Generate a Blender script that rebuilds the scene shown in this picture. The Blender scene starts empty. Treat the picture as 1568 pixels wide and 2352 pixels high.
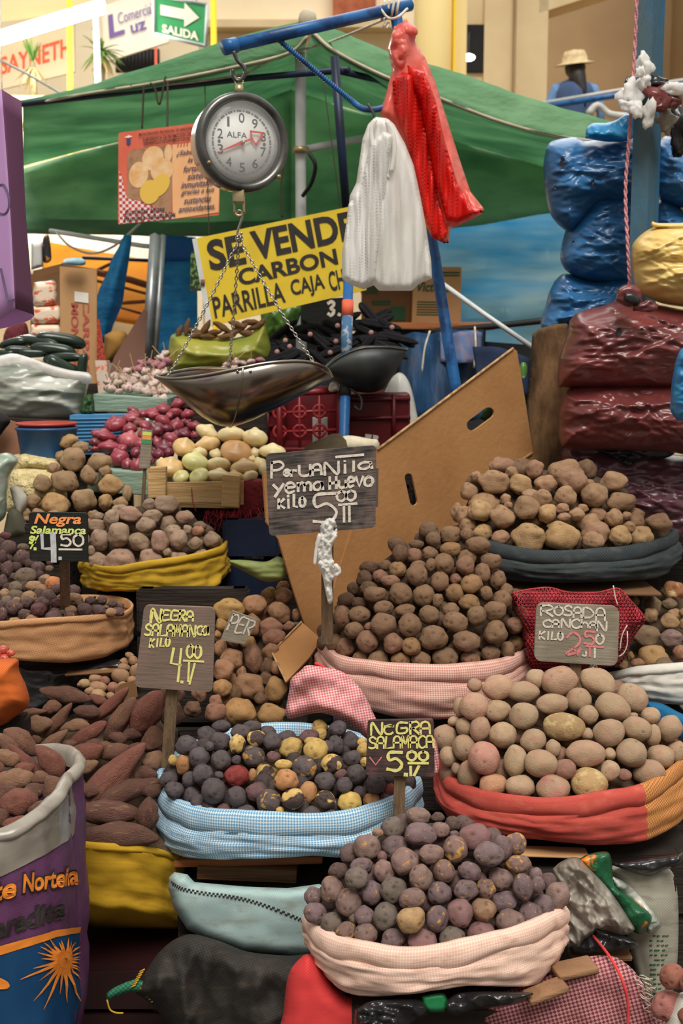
import bpy, bmesh, math, random
from mathutils import Vector, Matrix, Euler, noise
from mathutils.geometry import delaunay_2d_cdt
import mathutils
random.seed(11)
D = bpy.data
scene = bpy.context.scene
COL = scene.collection

# ------------------------------------------------------------------ camera
FPX, W, H = 2800.0, 1568, 2352
PITCH = math.radians(7.65)
CAM = Vector((0, 0, 1.6))
cam = D.cameras.new('camera'); cam_o = D.objects.new('camera', cam); COL.objects.link(cam_o)
cam.sensor_fit = 'HORIZONTAL'; cam.sensor_width = 24.0; cam.lens = FPX / W * 24.0
cam_o.location = CAM; cam_o.rotation_euler = (math.pi / 2 - PITCH, 0, 0)
cam.clip_end = 200
cam.dof.use_dof = True; cam.dof.focus_distance = 2.45; cam.dof.aperture_fstop = 6.5
scene.camera = cam_o

# ------------------------------------------------------------------ light
scene.view_settings.view_transform = 'Standard'; scene.view_settings.look = 'None'
scene.view_settings.gamma = 1.0; scene.view_settings.use_curve_mapping = False
scene.view_settings.exposure = 0.3
wd = D.worlds.new('overcast_sky'); scene.world = wd; wd.use_nodes = True
wn = wd.node_tree.nodes; wl = wd.node_tree.links
bg = wn['Background']
tc = wn.new('ShaderNodeTexCoord'); sep = wn.new('ShaderNodeSeparateXYZ')
rmp = wn.new('ShaderNodeValToRGB')
rmp.color_ramp.elements[0].position = 0.36; rmp.color_ramp.elements[0].color = (0.20, 0.17, 0.14, 1)
rmp.color_ramp.elements[1].position = 0.85; rmp.color_ramp.elements[1].color = (1.0, 0.97, 0.90, 1)
mr = wn.new('ShaderNodeMapRange'); mr.inputs[1].default_value = -1; mr.inputs[2].default_value = 1
wl.new(tc.outputs['Generated'], sep.inputs[0]); wl.new(sep.outputs['Z'], mr.inputs[0])
wl.new(mr.outputs[0], rmp.inputs[0]); wl.new(rmp.outputs[0], bg.inputs['Color'])
bg.inputs['Strength'].default_value = 0.55
def sun(name, rot, e, ang, col):
    l = D.lights.new(name, 'SUN'); l.energy = e; l.angle = math.radians(ang); l.color = col
    o = D.objects.new(name, l); o.rotation_euler = [math.radians(a) for a in rot]; COL.objects.link(o)
sun('hazy_daylight', (33, 0, 8), 2.6, 28, (1.0, 0.955, 0.88))
sun('added_back_sun', (-46, 0, -6), 1.1, 50, (1.0, 0.97, 0.92))  # second sun added to light the tarpaulins from behind

# ------------------------------------------------------------------ colour
def lin(c):
    return tuple((x / 12.92 if x <= 0.04045 else ((x + 0.055) / 1.055) ** 2.4) for x in c)
def C(r, g, b): return lin((r / 255, g / 255, b / 255))

# ------------------------------------------------------------------ pixel -> place
FW = Vector((0, math.cos(PITCH), -math.sin(PITCH))); UP = Vector((0, math.sin(PITCH), math.cos(PITCH)))
def ray(px, py):
    return FW + Vector(((px - 784) / FPX, 0, 0)) + UP * (-(py - 1176) / FPX)
def P(px, py, Y):
    d = ray(px, py)
    return CAM + d * (Y / d.y)
def mpp(p):                      # metres per pixel at a point
    return (p - CAM).dot(FW) / FPX
def S(px, py, Y): return mpp(P(px, py, Y))

# ------------------------------------------------------------------ materials
def nodes(name):
    m = D.materials.new(name); m.use_nodes = True
    nt = m.node_tree; nt.nodes.clear()
    out = nt.nodes.new('ShaderNodeOutputMaterial'); bs = nt.nodes.new('ShaderNodeBsdfPrincipled')
    nt.links.new(bs.outputs[0], out.inputs[0])
    return m, nt, bs, out
def N(nt, t, **kw):
    n = nt.nodes.new('ShaderNode' + t)
    for k, v in kw.items():
        if k == 'op': n.operation = v
        else: setattr(n, k, v)
    return n
def mixc(nt, f, a, b, mode='MIX'):
    n = nt.nodes.new('ShaderNodeMix'); n.data_type = 'RGBA'; n.blend_type = mode
    for s, v in ((0, f), (6, a), (7, b)):
        if hasattr(v, 'is_linked') or hasattr(v, 'links'): nt.links.new(v, n.inputs[s])
        else: n.inputs[s].default_value = v if s == 0 else (*v[:3], 1)
    return n.outputs[2]
def coords(nt, kind='Object', scale=(1, 1, 1), rnd=False, rot=(0, 0, 0)):
    tc = N(nt, 'TexCoord'); mp = N(nt, 'Mapping'); mp.inputs['Scale'].default_value = scale; mp.inputs['Rotation'].default_value = rot
    nt.links.new(tc.outputs[kind], mp.inputs[0])
    if rnd:
        oi = N(nt, 'ObjectInfo'); mu = N(nt, 'Math', op='MULTIPLY'); mu.inputs[1].default_value = 37.0
        nt.links.new(oi.outputs['Random'], mu.inputs[0]); nt.links.new(mu.outputs[0], mp.inputs['Location'])
    return mp.outputs[0]
def noisef(nt, vec, scale, lo=0.35, hi=0.65, detail=4, rough=0.55, dist=0.0, ridge=False):
    n = N(nt, 'TexNoise'); n.noise_type = 'RIDGED_MULTIFRACTAL' if ridge else 'FBM'; n.inputs['Scale'].default_value = scale; n.inputs['Detail'].default_value = detail
    n.inputs['Roughness'].default_value = rough; n.inputs['Distortion'].default_value = dist
    nt.links.new(vec, n.inputs['Vector'])
    m = N(nt, 'MapRange'); m.inputs[1].default_value = lo; m.inputs[2].default_value = hi
    nt.links.new(n.outputs['Fac'], m.inputs[0])
    return m.outputs[0]
def mulf(nt, a, k):
    m = N(nt, 'Math', op='MULTIPLY'); nt.links.new(a, m.inputs[0])
    if hasattr(k, 'links'): nt.links.new(k, m.inputs[1])
    else: m.inputs[1].default_value = k
    return m.outputs[0]
def bump(nt, bs, h, strength, dist=0.01):
    b = N(nt, 'Bump'); b.inputs['Strength'].default_value = strength; b.inputs['Distance'].default_value = dist
    nt.links.new(h, b.inputs['Height']); nt.links.new(b.outputs[0], bs.inputs['Normal'])

def mat(name, col, col2=None, scale=8, rough=0.7, metal=0, bmp=0, bscale=None, stretch=(1, 1, 1), spec=0.4, lo=0.35, hi=0.65,
        trans=0, alpha=1, coat=0, emit=0, kind='Object', dist=0.0, bdist=0.01, transmission=0, ridge=0):
    m, nt, bs, out = nodes(name)
    bs.inputs['Roughness'].default_value = rough; bs.inputs['Metallic'].default_value = metal
    bs.inputs['Specular IOR Level'].default_value = spec; bs.inputs['Coat Weight'].default_value = coat
    bs.inputs['Transmission Weight'].default_value = transmission
    v = coords(nt, kind, stretch)
    if col2:
        c = mixc(nt, noisef(nt, v, scale, lo, hi, dist=dist), col, col2); nt.links.new(c, bs.inputs['Base Color'])
    else:
        bs.inputs['Base Color'].default_value = (*col, 1); c = None
    if bmp:
        bump(nt, bs, noisef(nt, v, bscale or scale * 3, 0.2, 1.6, 3, 0.5, dist, True) if ridge else noisef(nt, v, bscale or scale * 3, 0.2, 0.8, dist=dist), bmp, bdist)
    if emit:
        bs.inputs['Emission Color'].default_value = (*col, 1); bs.inputs['Emission Strength'].default_value = emit
    if alpha < 1: bs.inputs['Alpha'].default_value = alpha
    if trans:
        tr = N(nt, 'BsdfTranslucent'); mx = N(nt, 'MixShader'); mx.inputs[0].default_value = trans
        if c: nt.links.new(c, tr.inputs[0])
        else: tr.inputs[0].default_value = (*col, 1)
        nt.links.new(bs.outputs[0], mx.inputs[1]); nt.links.new(tr.outputs[0], mx.inputs[2]); nt.links.new(mx.outputs[0], out.inputs[0])
    return m

def weave(name, a, b, thread=0.0045, rot=0.0, dirt=None, rough=0.85, contrast=1.0, streak=0.0):
    """woven plastic sacking: two thread colours crossing, a little grime"""
    m, nt, bs, out = nodes(name)
    bs.inputs['Roughness'].default_value = rough; bs.inputs['Specular IOR Level'].default_value = 0.25
    v = coords(nt, 'UV', (1, 1, 1), rot=(0, 0, rot))
    ck = N(nt, 'TexChecker'); ck.inputs['Scale'].default_value = 1.0 / thread
    nt.links.new(v, ck.inputs['Vector'])
    f = mulf(nt, ck.outputs['Fac'], contrast)
    c = mixc(nt, f, a, b)
    big = coords(nt, 'UV', (1, 4, 1))
    nz = noisef(nt, big, 9, 0.3, 0.7)
    if streak:
        st = noisef(nt, coords(nt, 'UV', (4, 160, 1)), 1.0, 0.35, 0.7)
        c = mixc(nt, mulf(nt, st, streak), c, [x * 0.62 for x in a])
    d = dirt or [x * 0.72 for x in a]
    gr = noisef(nt, coords(nt, 'UV', (1, 2.4, 1)), 22, 0.52, 0.72, detail=8)
    c = mixc(nt, mulf(nt, gr, 0.6), mixc(nt, mulf(nt, nz, 0.25), c, d), d)
    nt.links.new(c, bs.inputs['Base Color'])
    bump(nt, bs, ck.outputs['Fac'], 0.35, 0.0012)
    return m

def skin(name, rough=0.75, patch=None, lo=0.55, hi=0.6, pscale=1.6, dirt=(0.62, 0.52, 0.42), dirt_amt=0.55, bmp=0.35, spec=0.25, stretch=(1, 1, 1), bscale=14, dust=0.0, pd=3):
    """skin of a potato, onion ...: object colour, blotches, fine pits, dirt in the eyes"""
    m, nt, bs, out = nodes(name)
    bs.inputs['Roughness'].default_value = rough; bs.inputs['Specular IOR Level'].default_value = spec
    oi = N(nt, 'ObjectInfo'); v = coords(nt, 'Object', stretch, rnd=True)
    c = oi.outputs['Color']
    dk = mixc(nt, 1.0, c, dirt, 'MULTIPLY')
    c = mixc(nt, mulf(nt, noisef(nt, v, 1.7, 0.35, 0.7, detail=6), dirt_amt), c, dk)
    if patch:
        c = mixc(nt, noisef(nt, v, pscale, lo, hi, detail=pd, dist=0.3), c, patch)
    sp = noisef(nt, v, 9, 0.62, 0.72, detail=2)
    c = mixc(nt, mulf(nt, sp, 0.45), c, dk)
    at = N(nt, 'Attribute'); at.attribute_name = 'eye'
    c = mixc(nt, mulf(nt, at.outputs['Fac'], 0.9), c, mixc(nt, 1.0, c, (0.22, 0.16, 0.12), 'MULTIPLY'))
    if dust: c = mixc(nt, mulf(nt, noisef(nt, v, 2.4, 0.25, 0.65, detail=5), dust), c, C(152, 128, 102))
    nt.links.new(c, bs.inputs['Base Color'])
    bump(nt, bs, noisef(nt, v, bscale, 0.2, 0.8, detail=6), bmp, 0.06)
    return m

# ------------------------------------------------------------------ objects
def tag(o, label=None, cat=None, group=None, kind=None):
    if label: o['label'] = label
    if cat: o['category'] = cat
    if group: o['group'] = group
    if kind: o['kind'] = kind
    return o
def empty(name, loc, label=None, cat=None, group=None):
    o = D.objects.new(name, None); o.location = loc; o.empty_display_size = 0.05; COL.objects.link(o)
    return tag(o, label, cat, group)
def wloc(o):
    v = Vector(o.location)
    return v + wloc(o.parent) if o.parent else v
def obj(name, verts, faces, m, parent=None, smooth=True, uvs=None, mats=None, fm=None):
    """verts in world metres; origin at the parent's origin, else at the mesh's own centre base"""
    if parent is not None: org = wloc(parent); loc = Vector((0, 0, 0))
    else:
        n = len(verts)
        xs = [v[0] for v in verts]; ys = [v[1] for v in verts]; zs = [v[2] for v in verts]
        org = Vector(((min(xs) + max(xs)) / 2, (min(ys) + max(ys)) / 2, min(zs))); loc = org
    me = D.meshes.new(name)
    me.from_pydata([Vector(v) - org for v in verts], [], faces)
    if uvs:
        ul = me.uv_layers.new(name='UVMap')
        for lp in me.loops: ul.data[lp.index].uv = uvs[lp.vertex_index]
    for mm in (mats or [m]): me.materials.append(mm)
    if fm:
        for i, p in enumerate(me.polygons): p.material_index = fm[i]
    if smooth:
        for p in me.polygons: p.use_smooth = True
    me.update()
    o = D.objects.new(name, me); COL.objects.link(o); o.location = loc
    if parent is not None: o.parent = parent
    return o
def mod(o, t, **kw):
    m = o.modifiers.new(t.lower(), t)
    for k, v in kw.items(): setattr(m, k, v)
    return o

class MB:                       # collects shapes for one mesh
    def __init__(s): s.v = []; s.f = []; s.fm = []; s.uv = []
    def add(s, vs, fs, mi=0):
        b = len(s.v); s.v += [Vector(v) for v in vs]; s.f += [tuple(b + i for i in f) for f in fs]; s.fm += [mi] * len(fs)
        return s
    def box(s, c, d, R=None, mi=0, bev=0.0):
        c = Vector(c); x, y, z = [k / 2 for k in d]
        if bev <= 0:
            vs = [Vector((a * x, b * y, e * z)) for a in (-1, 1) for b in (-1, 1) for e in (-1, 1)]
            fs = [(0, 1, 3, 2), (4, 6, 7, 5), (0, 4, 5, 1), (2, 3, 7, 6), (0, 2, 6, 4), (1, 5, 7, 3)]
        else:
            bm = bmesh.new(); bmesh.ops.create_cube(bm, size=1)
            bmesh.ops.scale(bm, vec=(2 * x, 2 * y, 2 * z), verts=bm.verts)
            bmesh.ops.bevel(bm, geom=bm.edges[:], offset=min(bev, x * .9, y * .9, z * .9), segments=2, profile=0.5, affect='EDGES')
            bm.verts.index_update(); vs = [v.co.copy() for v in bm.verts]; fs = [tuple(v.index for v in f.verts) for f in bm.faces]; bm.free()
        if R is not None: vs = [R @ v for v in vs]
        return s.add([c + v for v in vs], fs, mi)
    def tube(s, pts, r, n=10, mi=0, cap=True):
        pts = [Vector(p) for p in pts]; rs = [r[min(i, len(r) - 1)] for i in range(len(pts))] if isinstance(r, (list, tuple)) else [r] * len(pts)
        rings = []; up = None
        for i, p in enumerate(pts):
            t = (pts[min(i + 1, len(pts) - 1)] - pts[max(i - 1, 0)]); t = t.normalized() if t.length > 1e-9 else Vector((0, 0, 1))
            if up is None:
                up = Vector((0, 0, 1)) if abs(t.z) < 0.9 else Vector((1, 0, 0))
            a = t.cross(up); a = a.normalized() if a.length > 1e-6 else t.orthogonal().normalized()
            b = a.cross(t).normalized(); up = b
            rings.append([p + (a * math.cos(q) + b * math.sin(q)) * rs[i] for q in (2 * math.pi * k / n for k in range(n))])
        vs = [v for ri in rings for v in ri]; fs = []
        for i in range(len(pts) - 1):
            for k in range(n):
                fs.append((i * n + k, i * n + (k + 1) % n, (i + 1) * n + (k + 1) % n, (i + 1) * n + k))
        if cap: fs += [tuple(range(n))[::-1], tuple((len(pts) - 1) * n + k for k in range(n))]
        return s.add(vs, fs, mi)
    def lathe(s, prof, c, n=40, R=None, mi=0, caps=True):
        """prof: (radius, height) pairs along local z"""
        c = Vector(c); vs = []; fs = []
        for r, h in prof:
            for k in range(n):
                q = 2 * math.pi * k / n; v = Vector((r * math.cos(q), r * math.sin(q), h)); vs.append(c + (R @ v if R is not None else v))
        for i in range(len(prof) - 1):
            for k in range(n): fs.append((i * n + k, i * n + (k + 1) % n, (i + 1) * n + (k + 1) % n, (i + 1) * n + k))
        if caps: fs += [tuple(range(n))[::-1], tuple((len(prof) - 1) * n + k for k in range(n))]
        return s.add(vs, fs, mi)
    def ball(s, c, r, d=(1, 1, 1), R=None, mi=0, sub=2):
        bm = bmesh.new(); bmesh.ops.create_icosphere(bm, subdivisions=sub, radius=1)
        bm.verts.index_update()
        vs = [Vector((v.co.x * d[0], v.co.y * d[1], v.co.z * d[2])) * r for v in bm.verts]; fs = [tuple(v.index for v in f.verts) for f in bm.faces]; bm.free()
        if R is not None: vs = [R @ v for v in vs]
        return s.add([Vector(c) + v for v in vs], fs, mi)
    def build(s, name, m, parent=None, smooth=True, mats=None):
        return obj(name, s.v, s.f, m, parent, smooth, mats=mats, fm=s.fm if mats else None)

def resample(pts, n):
    pts = [Vector(p) for p in pts]; L = [0]
    for a, b in zip(pts, pts[1:]): L.append(L[-1] + (b - a).length)
    out = []; j = 0
    for i in range(n):
        t = L[-1] * i / (n - 1)
        while j < len(pts) - 2 and L[j + 1] < t: j += 1
        d = L[j + 1] - L[j]; k = (t - L[j]) / d if d > 1e-9 else 0
        out.append(pts[j].lerp(pts[j + 1], min(1, max(0, k))))
    return out
def smooth_path(pts, n=24):
    pts = [Vector(p) for p in pts]
    if len(pts) < 3: return resample(pts, n)
    out = []
    q = [pts[0] * 2 - pts[1]] + pts + [pts[-1] * 2 - pts[-2]]
    seg = max(2, n // (len(pts) - 1))
    for i in range(1, len(q) - 2):
        p0, p1, p2, p3 = q[i - 1], q[i], q[i + 1], q[i + 2]
        for k in range(seg):
            t = k / seg
            out.append(0.5 * ((2 * p1) + (p2 - p0) * t + (2 * p0 - 5 * p1 + 4 * p2 - p3) * t * t + (3 * p1 - p0 - 3 * p2 + p3) * t ** 3))
    out.append(pts[-1]); return out
def PP(lst, Y=None): return [P(p[0], p[1], p[2] if len(p) > 2 else Y) for p in lst]

def loft(name, rows, m, parent=None, nx=30, ny=6, amp=0.0, nscale=4.0, thick=0.002, stretch=(1, 1, 1), smooth=True, curve=True):
    """cloth or sheet through rows of (px, py, Y) points"""
    R = [smooth_path(PP(r), nx * 2) if curve else PP(r) for r in rows]
    R = [resample(r, nx) for r in R]
    cols = []
    for i in range(nx):
        c = [r[i] for r in R]
        c = resample(smooth_path(c, ny * 3) if curve and len(c) > 2 else c, ny) if len(c) > 1 else c
        cols.append(c)
    vs = []; uv = []
    for j in range(ny):
        for i in range(nx):
            p = cols[i][j]
            if amp:
                q = Vector((p.x * stretch[0], p.y * stretch[1], p.z * stretch[2])) * nscale
                p = p + Vector((0, -1, 0.25)) * amp * noise.fractal(q, 1.0, 2.0, 3)
            vs.append(p)
            uv.append(((cols[i][j] - cols[0][j]).length, (cols[i][j] - cols[i][0]).length))
    fs = [(j * nx + i, j * nx + i + 1, (j + 1) * nx + i + 1, (j + 1) * nx + i) for j in range(ny - 1) for i in range(nx - 1)]
    o = obj(name, vs, fs, m, parent, smooth, uvs=uv)
    if thick: mod(o, 'SOLIDIFY', thickness=thick, offset=0)
    return o

def inside(p, poly):
    x, y = p; r = False; n = len(poly)
    for i in range(n):
        x1, y1 = poly[i]; x2, y2 = poly[(i + 1) % n]
        if (y1 > y) != (y2 > y) and x < (x2 - x1) * (y - y1) / (y2 - y1) + x1: r = not r
    return r
def segd(p, a, b):
    ax, ay = a; bx, by = b; px, py = p
    dx, dy = bx - ax, by - ay; L = dx * dx + dy * dy
    t = max(0, min(1, ((px - ax) * dx + (py - ay) * dy) / L)) if L else 0
    return math.hypot(px - ax - t * dx, py - ay - t * dy)
def pillow(name, poly, Y, thick, m, parent=None, res=None, rim=None, wr=0.0, ws=8.0, wdir=(1, 1), back=True, depth=None, ridged=False, roundp=True, seed=0, pow_=0.5, creases=0, cdir=0.0, camp=.006):
    """a filled soft body (bag, sack, folded cloth) of a given outline, at its own distance, with real thickness"""
    if roundp:
        q = [Vector((a, b, 0)) for a, b in poly]; q = smooth_path(q + [q[0]], len(q) * 5)[:-1]; poly = [(v.x, v.y) for v in q]
    xs = [a for a, b in poly]; ys = [b for a, b in poly]
    res = res or max(4.0, math.sqrt((max(xs) - min(xs)) * (max(ys) - min(ys))) / 46)
    rs = [Vector((a, b, 0)) for a, b in poly]; per = sum((rs[i] - rs[i - 1]).length for i in range(len(rs)))
    bnd = resample(rs + [rs[0]], max(12, int(per / res)))[:-1]; bnd = [(v.x, v.y) for v in bnd]
    rim = rim or min(max(xs) - min(xs), max(ys) - min(ys)) * 0.5
    pts = [Vector(b) for b in bnd]; nb = len(bnd); ds = [0.0] * nb
    y = min(ys) + res * 0.5; row = 0
    while y < max(ys):
        x = min(xs) + (res * 0.5 if row % 2 else 0)
        while x < max(xs):
            if inside((x, y), bnd):
                d = min(segd((x, y), bnd[i - 1], bnd[i]) for i in range(nb))
                if d > res * 0.5: pts.append(Vector((x, y))); ds.append(d)
            x += res
        y += res * 0.87; row += 1
    r = delaunay_2d_cdt(pts, [], [list(range(nb))], 1, 1e-4)
    V2, F2, orig = r[0], r[2], r[3]
    dd = []
    for i, v in enumerate(V2):
        dd.append(ds[orig[i][0]] if orig[i] and orig[i][0] < len(ds) else 0.0)
    def YY(px, py): return depth(px, py) if depth else Y
    rc = random.Random(seed * 7 + 1); CR = []
    for _ in range(creases):      # sharp creases pulled across the film
        cx, cy = rc.uniform(min(xs), max(xs)), rc.uniform(min(ys), max(ys)); a = math.radians(cdir + rc.gauss(0, 20)); CR.append((cx, cy, math.cos(a), math.sin(a), rc.uniform(.15, .55) * (max(xs) - min(xs)), rc.uniform(1.4, 3.0) * res, rc.choice((-1, 1, 1)) * rc.uniform(.4, 1) * camp))
    front = []; uv = []
    for v, d in zip(V2, dd):
        k = min(1.0, d / rim); h = thick * (1 - (1 - k) ** 2) ** pow_
        b = P(v.x, v.y, YY(v.x, v.y))
        if wr and d > 0:
            q = Vector((b.x * wdir[0] * ws + seed * 3.1, b.y, b.z * wdir[1] * ws))
            w = (noise.ridged_multi_fractal(q, 1.0, 2.1, 3, 1.0, 2.0) - 1.0 + .12 * (noise.ridged_multi_fractal(q * 2.7 + Vector((0, 0, seed)), 1.0, 2.1, 2, 1.0, 2.0) - 1.0)) if ridged else noise.fractal(q, 1.0, 2.0, 3)
            h += wr * w * min(1, k * 2.5)
        for cx, cy, ca, sa, L_, w_, A_ in CR:
            al = ((v.x - cx) * ca + (v.y - cy) * sa) / L_
            if abs(al) < 1:
                ac = abs(-(v.x - cx) * sa + (v.y - cy) * ca) / w_
                if ac < 1: h += A_ * (1 - ac) * (1 - al * al) * min(1, k * 3)
        dirn = (b - CAM).normalized()
        front.append(b - dirn * h); uv.append((b.x, b.z))
    vs = list(front); fs = [tuple(f) for f in F2]
    # orient
    n = sum(((front[f[1]] - front[f[0]]).cross(front[f[2]] - front[f[0]]) for f in fs), Vector())
    if n.y > 0: fs = [f[::-1] for f in fs]
    if back:
        bi = {}
        for i, (v, d) in enumerate(zip(V2, dd)):
            if d <= 0: bi[i] = i
            else:
                k = min(1.0, d / rim); b = P(v.x, v.y, YY(v.x, v.y)); dirn = (b - CAM).normalized()
                bi[i] = len(vs); vs.append(b + dirn * thick * 0.8 * (1 - (1 - k) ** 2) ** pow_); uv.append((b.x, b.z))
        fs += [tuple(bi[i] for i in f[::-1]) for f in fs[:len(F2)]]
        fs = [f for f in fs if len(set(f)) > 2]
    return obj(name, vs, fs, m, parent, True, uvs=uv)

def interp(poly, x):
    if x <= poly[0][0]: return poly[0][1]
    for (a, b), (c, d) in zip(poly, poly[1:]):
        if x <= c: return b + (d - b) * (x - a) / (c - a) if c > a else d
    return poly[-1][1]
def smpoly(poly, n=40):
    q = smooth_path([Vector((a, b, 0)) for a, b in poly], n); return sorted([(v.x, v.y) for v in q])

EYE = {}
def sack(name, label, cat, rim, bot, Yc, ry, m, m2=None, group=None, bulge=0.02, roll=0.012, hem=0.03, wrinkle=0.004, back_raise=0.0, split=None, seed=0, n=128, mv=16, hem_label=None, plastic=False):
    """an open sack: body and rolled rim follow measured edges; returns (root, front surface function)"""
    rim = smpoly(rim); bot = smpoly(bot)
    xc, hw = (rim[0][0] + rim[-1][0]) / 2, (rim[-1][0] - rim[0][0]) / 2
    bc, bh = (bot[0][0] + bot[-1][0]) / 2, (bot[-1][0] - bot[0][0]) / 2
    zl = P(rim[0][0], rim[0][1], Yc).z; zr = P(rim[-1][0], rim[-1][1], Yc).z
    bl = P(bot[0][0], bot[0][1], Yc).z; br = P(bot[-1][0], bot[-1][1], Yc).z
    tops, bots = [], []
    for k in range(n):
        th = 2 * math.pi * k / n; u = math.cos(th); s = math.sin(th)
        if s <= 1e-6:
            t = P(xc + hw * u, interp(rim, xc + hw * u), Yc + ry * s); b = P(bc + bh * u, interp(bot, bc + bh * u), Yc + ry * 0.94 * s)
        else:
            f = P(xc + hw * u, interp(rim, xc + hw * u), Yc - ry * s); g = P(bc + bh * u, interp(bot, bc + bh * u), Yc - ry * 0.94 * s)
            w = (u + 1) / 2
            t = Vector((f.x, 2 * Yc - f.y, zl + (zr - zl) * w + back_raise * s)); b = Vector((g.x, 2 * Yc - g.y, (bl + (br - bl) * w) * 0.5 + 0.5 * g.z))
        tops.append(t); bots.append(b)
    c0 = sum(tops, Vector()) / n
    base = min(b.z for b in bots)
    root = empty(name, Vector((c0.x, c0.y, base)), label, cat, group)
    arc = [0.0]
    for k in range(n): arc.append(arc[-1] + (tops[(k + 1) % n] - tops[k]).length)
    def out(k):
        d = tops[k % n] - c0; d = Vector((d.x, d.y * (hw * S(xc, rim[0][1], Yc) / ry) ** 1.0, 0)); return d.normalized()
    def wob(k, v, a):
        th = 2 * math.pi * k / n
        q = Vector((math.cos(th) * 2.2 + seed, math.sin(th) * 2.2, v * 7 + seed * 1.7))
        return a * noise.fractal(q, 1.0, 2.0, 3) + a * 0.5 * noise.noise(Vector((math.cos(th) * 7, math.sin(th) * 7 + seed, v * 3)))
    prof = [(-hem * 1.6, -roll * 2.4), (-roll * 0.7, -roll * 1.9), (roll * 0.15, -roll * 1.2), (roll * 0.1, -roll * 0.5), (-roll * 0.6, 0.0), (-hem * 0.6, roll * 0.25), (-hem, -roll * 0.05), (-hem * 1.12, -roll * 0.8)]
    vs, uv, fs = [], [], []
    for j, (dz, dr) in enumerate(prof):
        for k in range(n + 1):
            o = out(k); w = wob(k, j * 0.04, wrinkle)
            vs.append(tops[k % n] + Vector((0, 0, dz * (1 + 0.25 * noise.noise(Vector((seed + math.cos(2 * math.pi * k / n) * 3, math.sin(2 * math.pi * k / n) * 3, 9)))))) + o * (dr + w)); uv.append((arc[k], 0.5 + dz - (0.02 if j < 3 else 0)))
    for j in range(len(prof) - 1):
        for k in range(n): fs.append((j * (n + 1) + k, (j + 1) * (n + 1) + k, (j + 1) * (n + 1) + k + 1, j * (n + 1) + k + 1))
    fm = None; mats = [m2 or m]
    if split:
        mats = [m2 or m, split[1]]; fm = [1 if (xc + hw * math.cos(2 * math.pi * (i % n + .5) / n)) > split[0] else 0 for i in range(len(fs))]
    ho = obj('rolled_rim', vs, fs, m2 or m, root, True, uvs=uv, mats=mats, fm=fm)
    if hem_label: ho['label'] = hem_label
    def body(k, v, off=0.0):
        t, b = tops[k % n] + Vector((0, 0, -hem * 0.85)), bots[k % n]
        d = -roll * 0.45 + bulge * math.sin(math.pi * min(1, v) ** 0.8) - 0.02 * max(0, (v - 0.85) / 0.15) ** 2 + wob(k, v, wrinkle * 1.6)
        return t.lerp(b, v) + out(k) * (d + off)
    vs, uv, fs = [], [], []
    for j in range(mv + 1):
        v = j / mv
        for k in range(n + 1):
            vs.append(body(k, v)); uv.append((arc[k], 0.5 - hem - v * (tops[k % n] - bots[k % n]).length))
    for j in range(mv):
        for k in range(n): fs.append((j * (n + 1) + k, (j + 1) * (n + 1) + k, (j + 1) * (n + 1) + k + 1, j * (n + 1) + k + 1))
    cb = sum(bots, Vector()) / n; cb.z = base + 0.004; vs.append(cb); uv.append((0, 0))
    for k in range(n): fs.append((mv * (n + 1) + k, len(vs) - 1, mv * (n + 1) + k + 1))
    mats = [m]; fm = None
    if split:
        mats = [m, split[2] if len(split) > 2 else split[1]]; fm = [1 if (xc + hw * math.cos(2 * math.pi * (i % n + .5) / n)) > split[0] else 0 for i in range(len(fs))]
    obj('body', vs, fs, m, root, True, uvs=uv, mats=mats, fm=fm)
    def front(px, v, off=0.002):
        u = max(-1, min(1, (px - xc) / hw)); th = 2 * math.pi - math.acos(u); kk = th / (2 * math.pi) * n
        a = int(math.floor(kk)); f = kk - a
        return body(a, v, off).lerp(body(a + 1, v, off), f)
    root['sack_px'] = 0; del root['sack_px']
    return root, front

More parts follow.
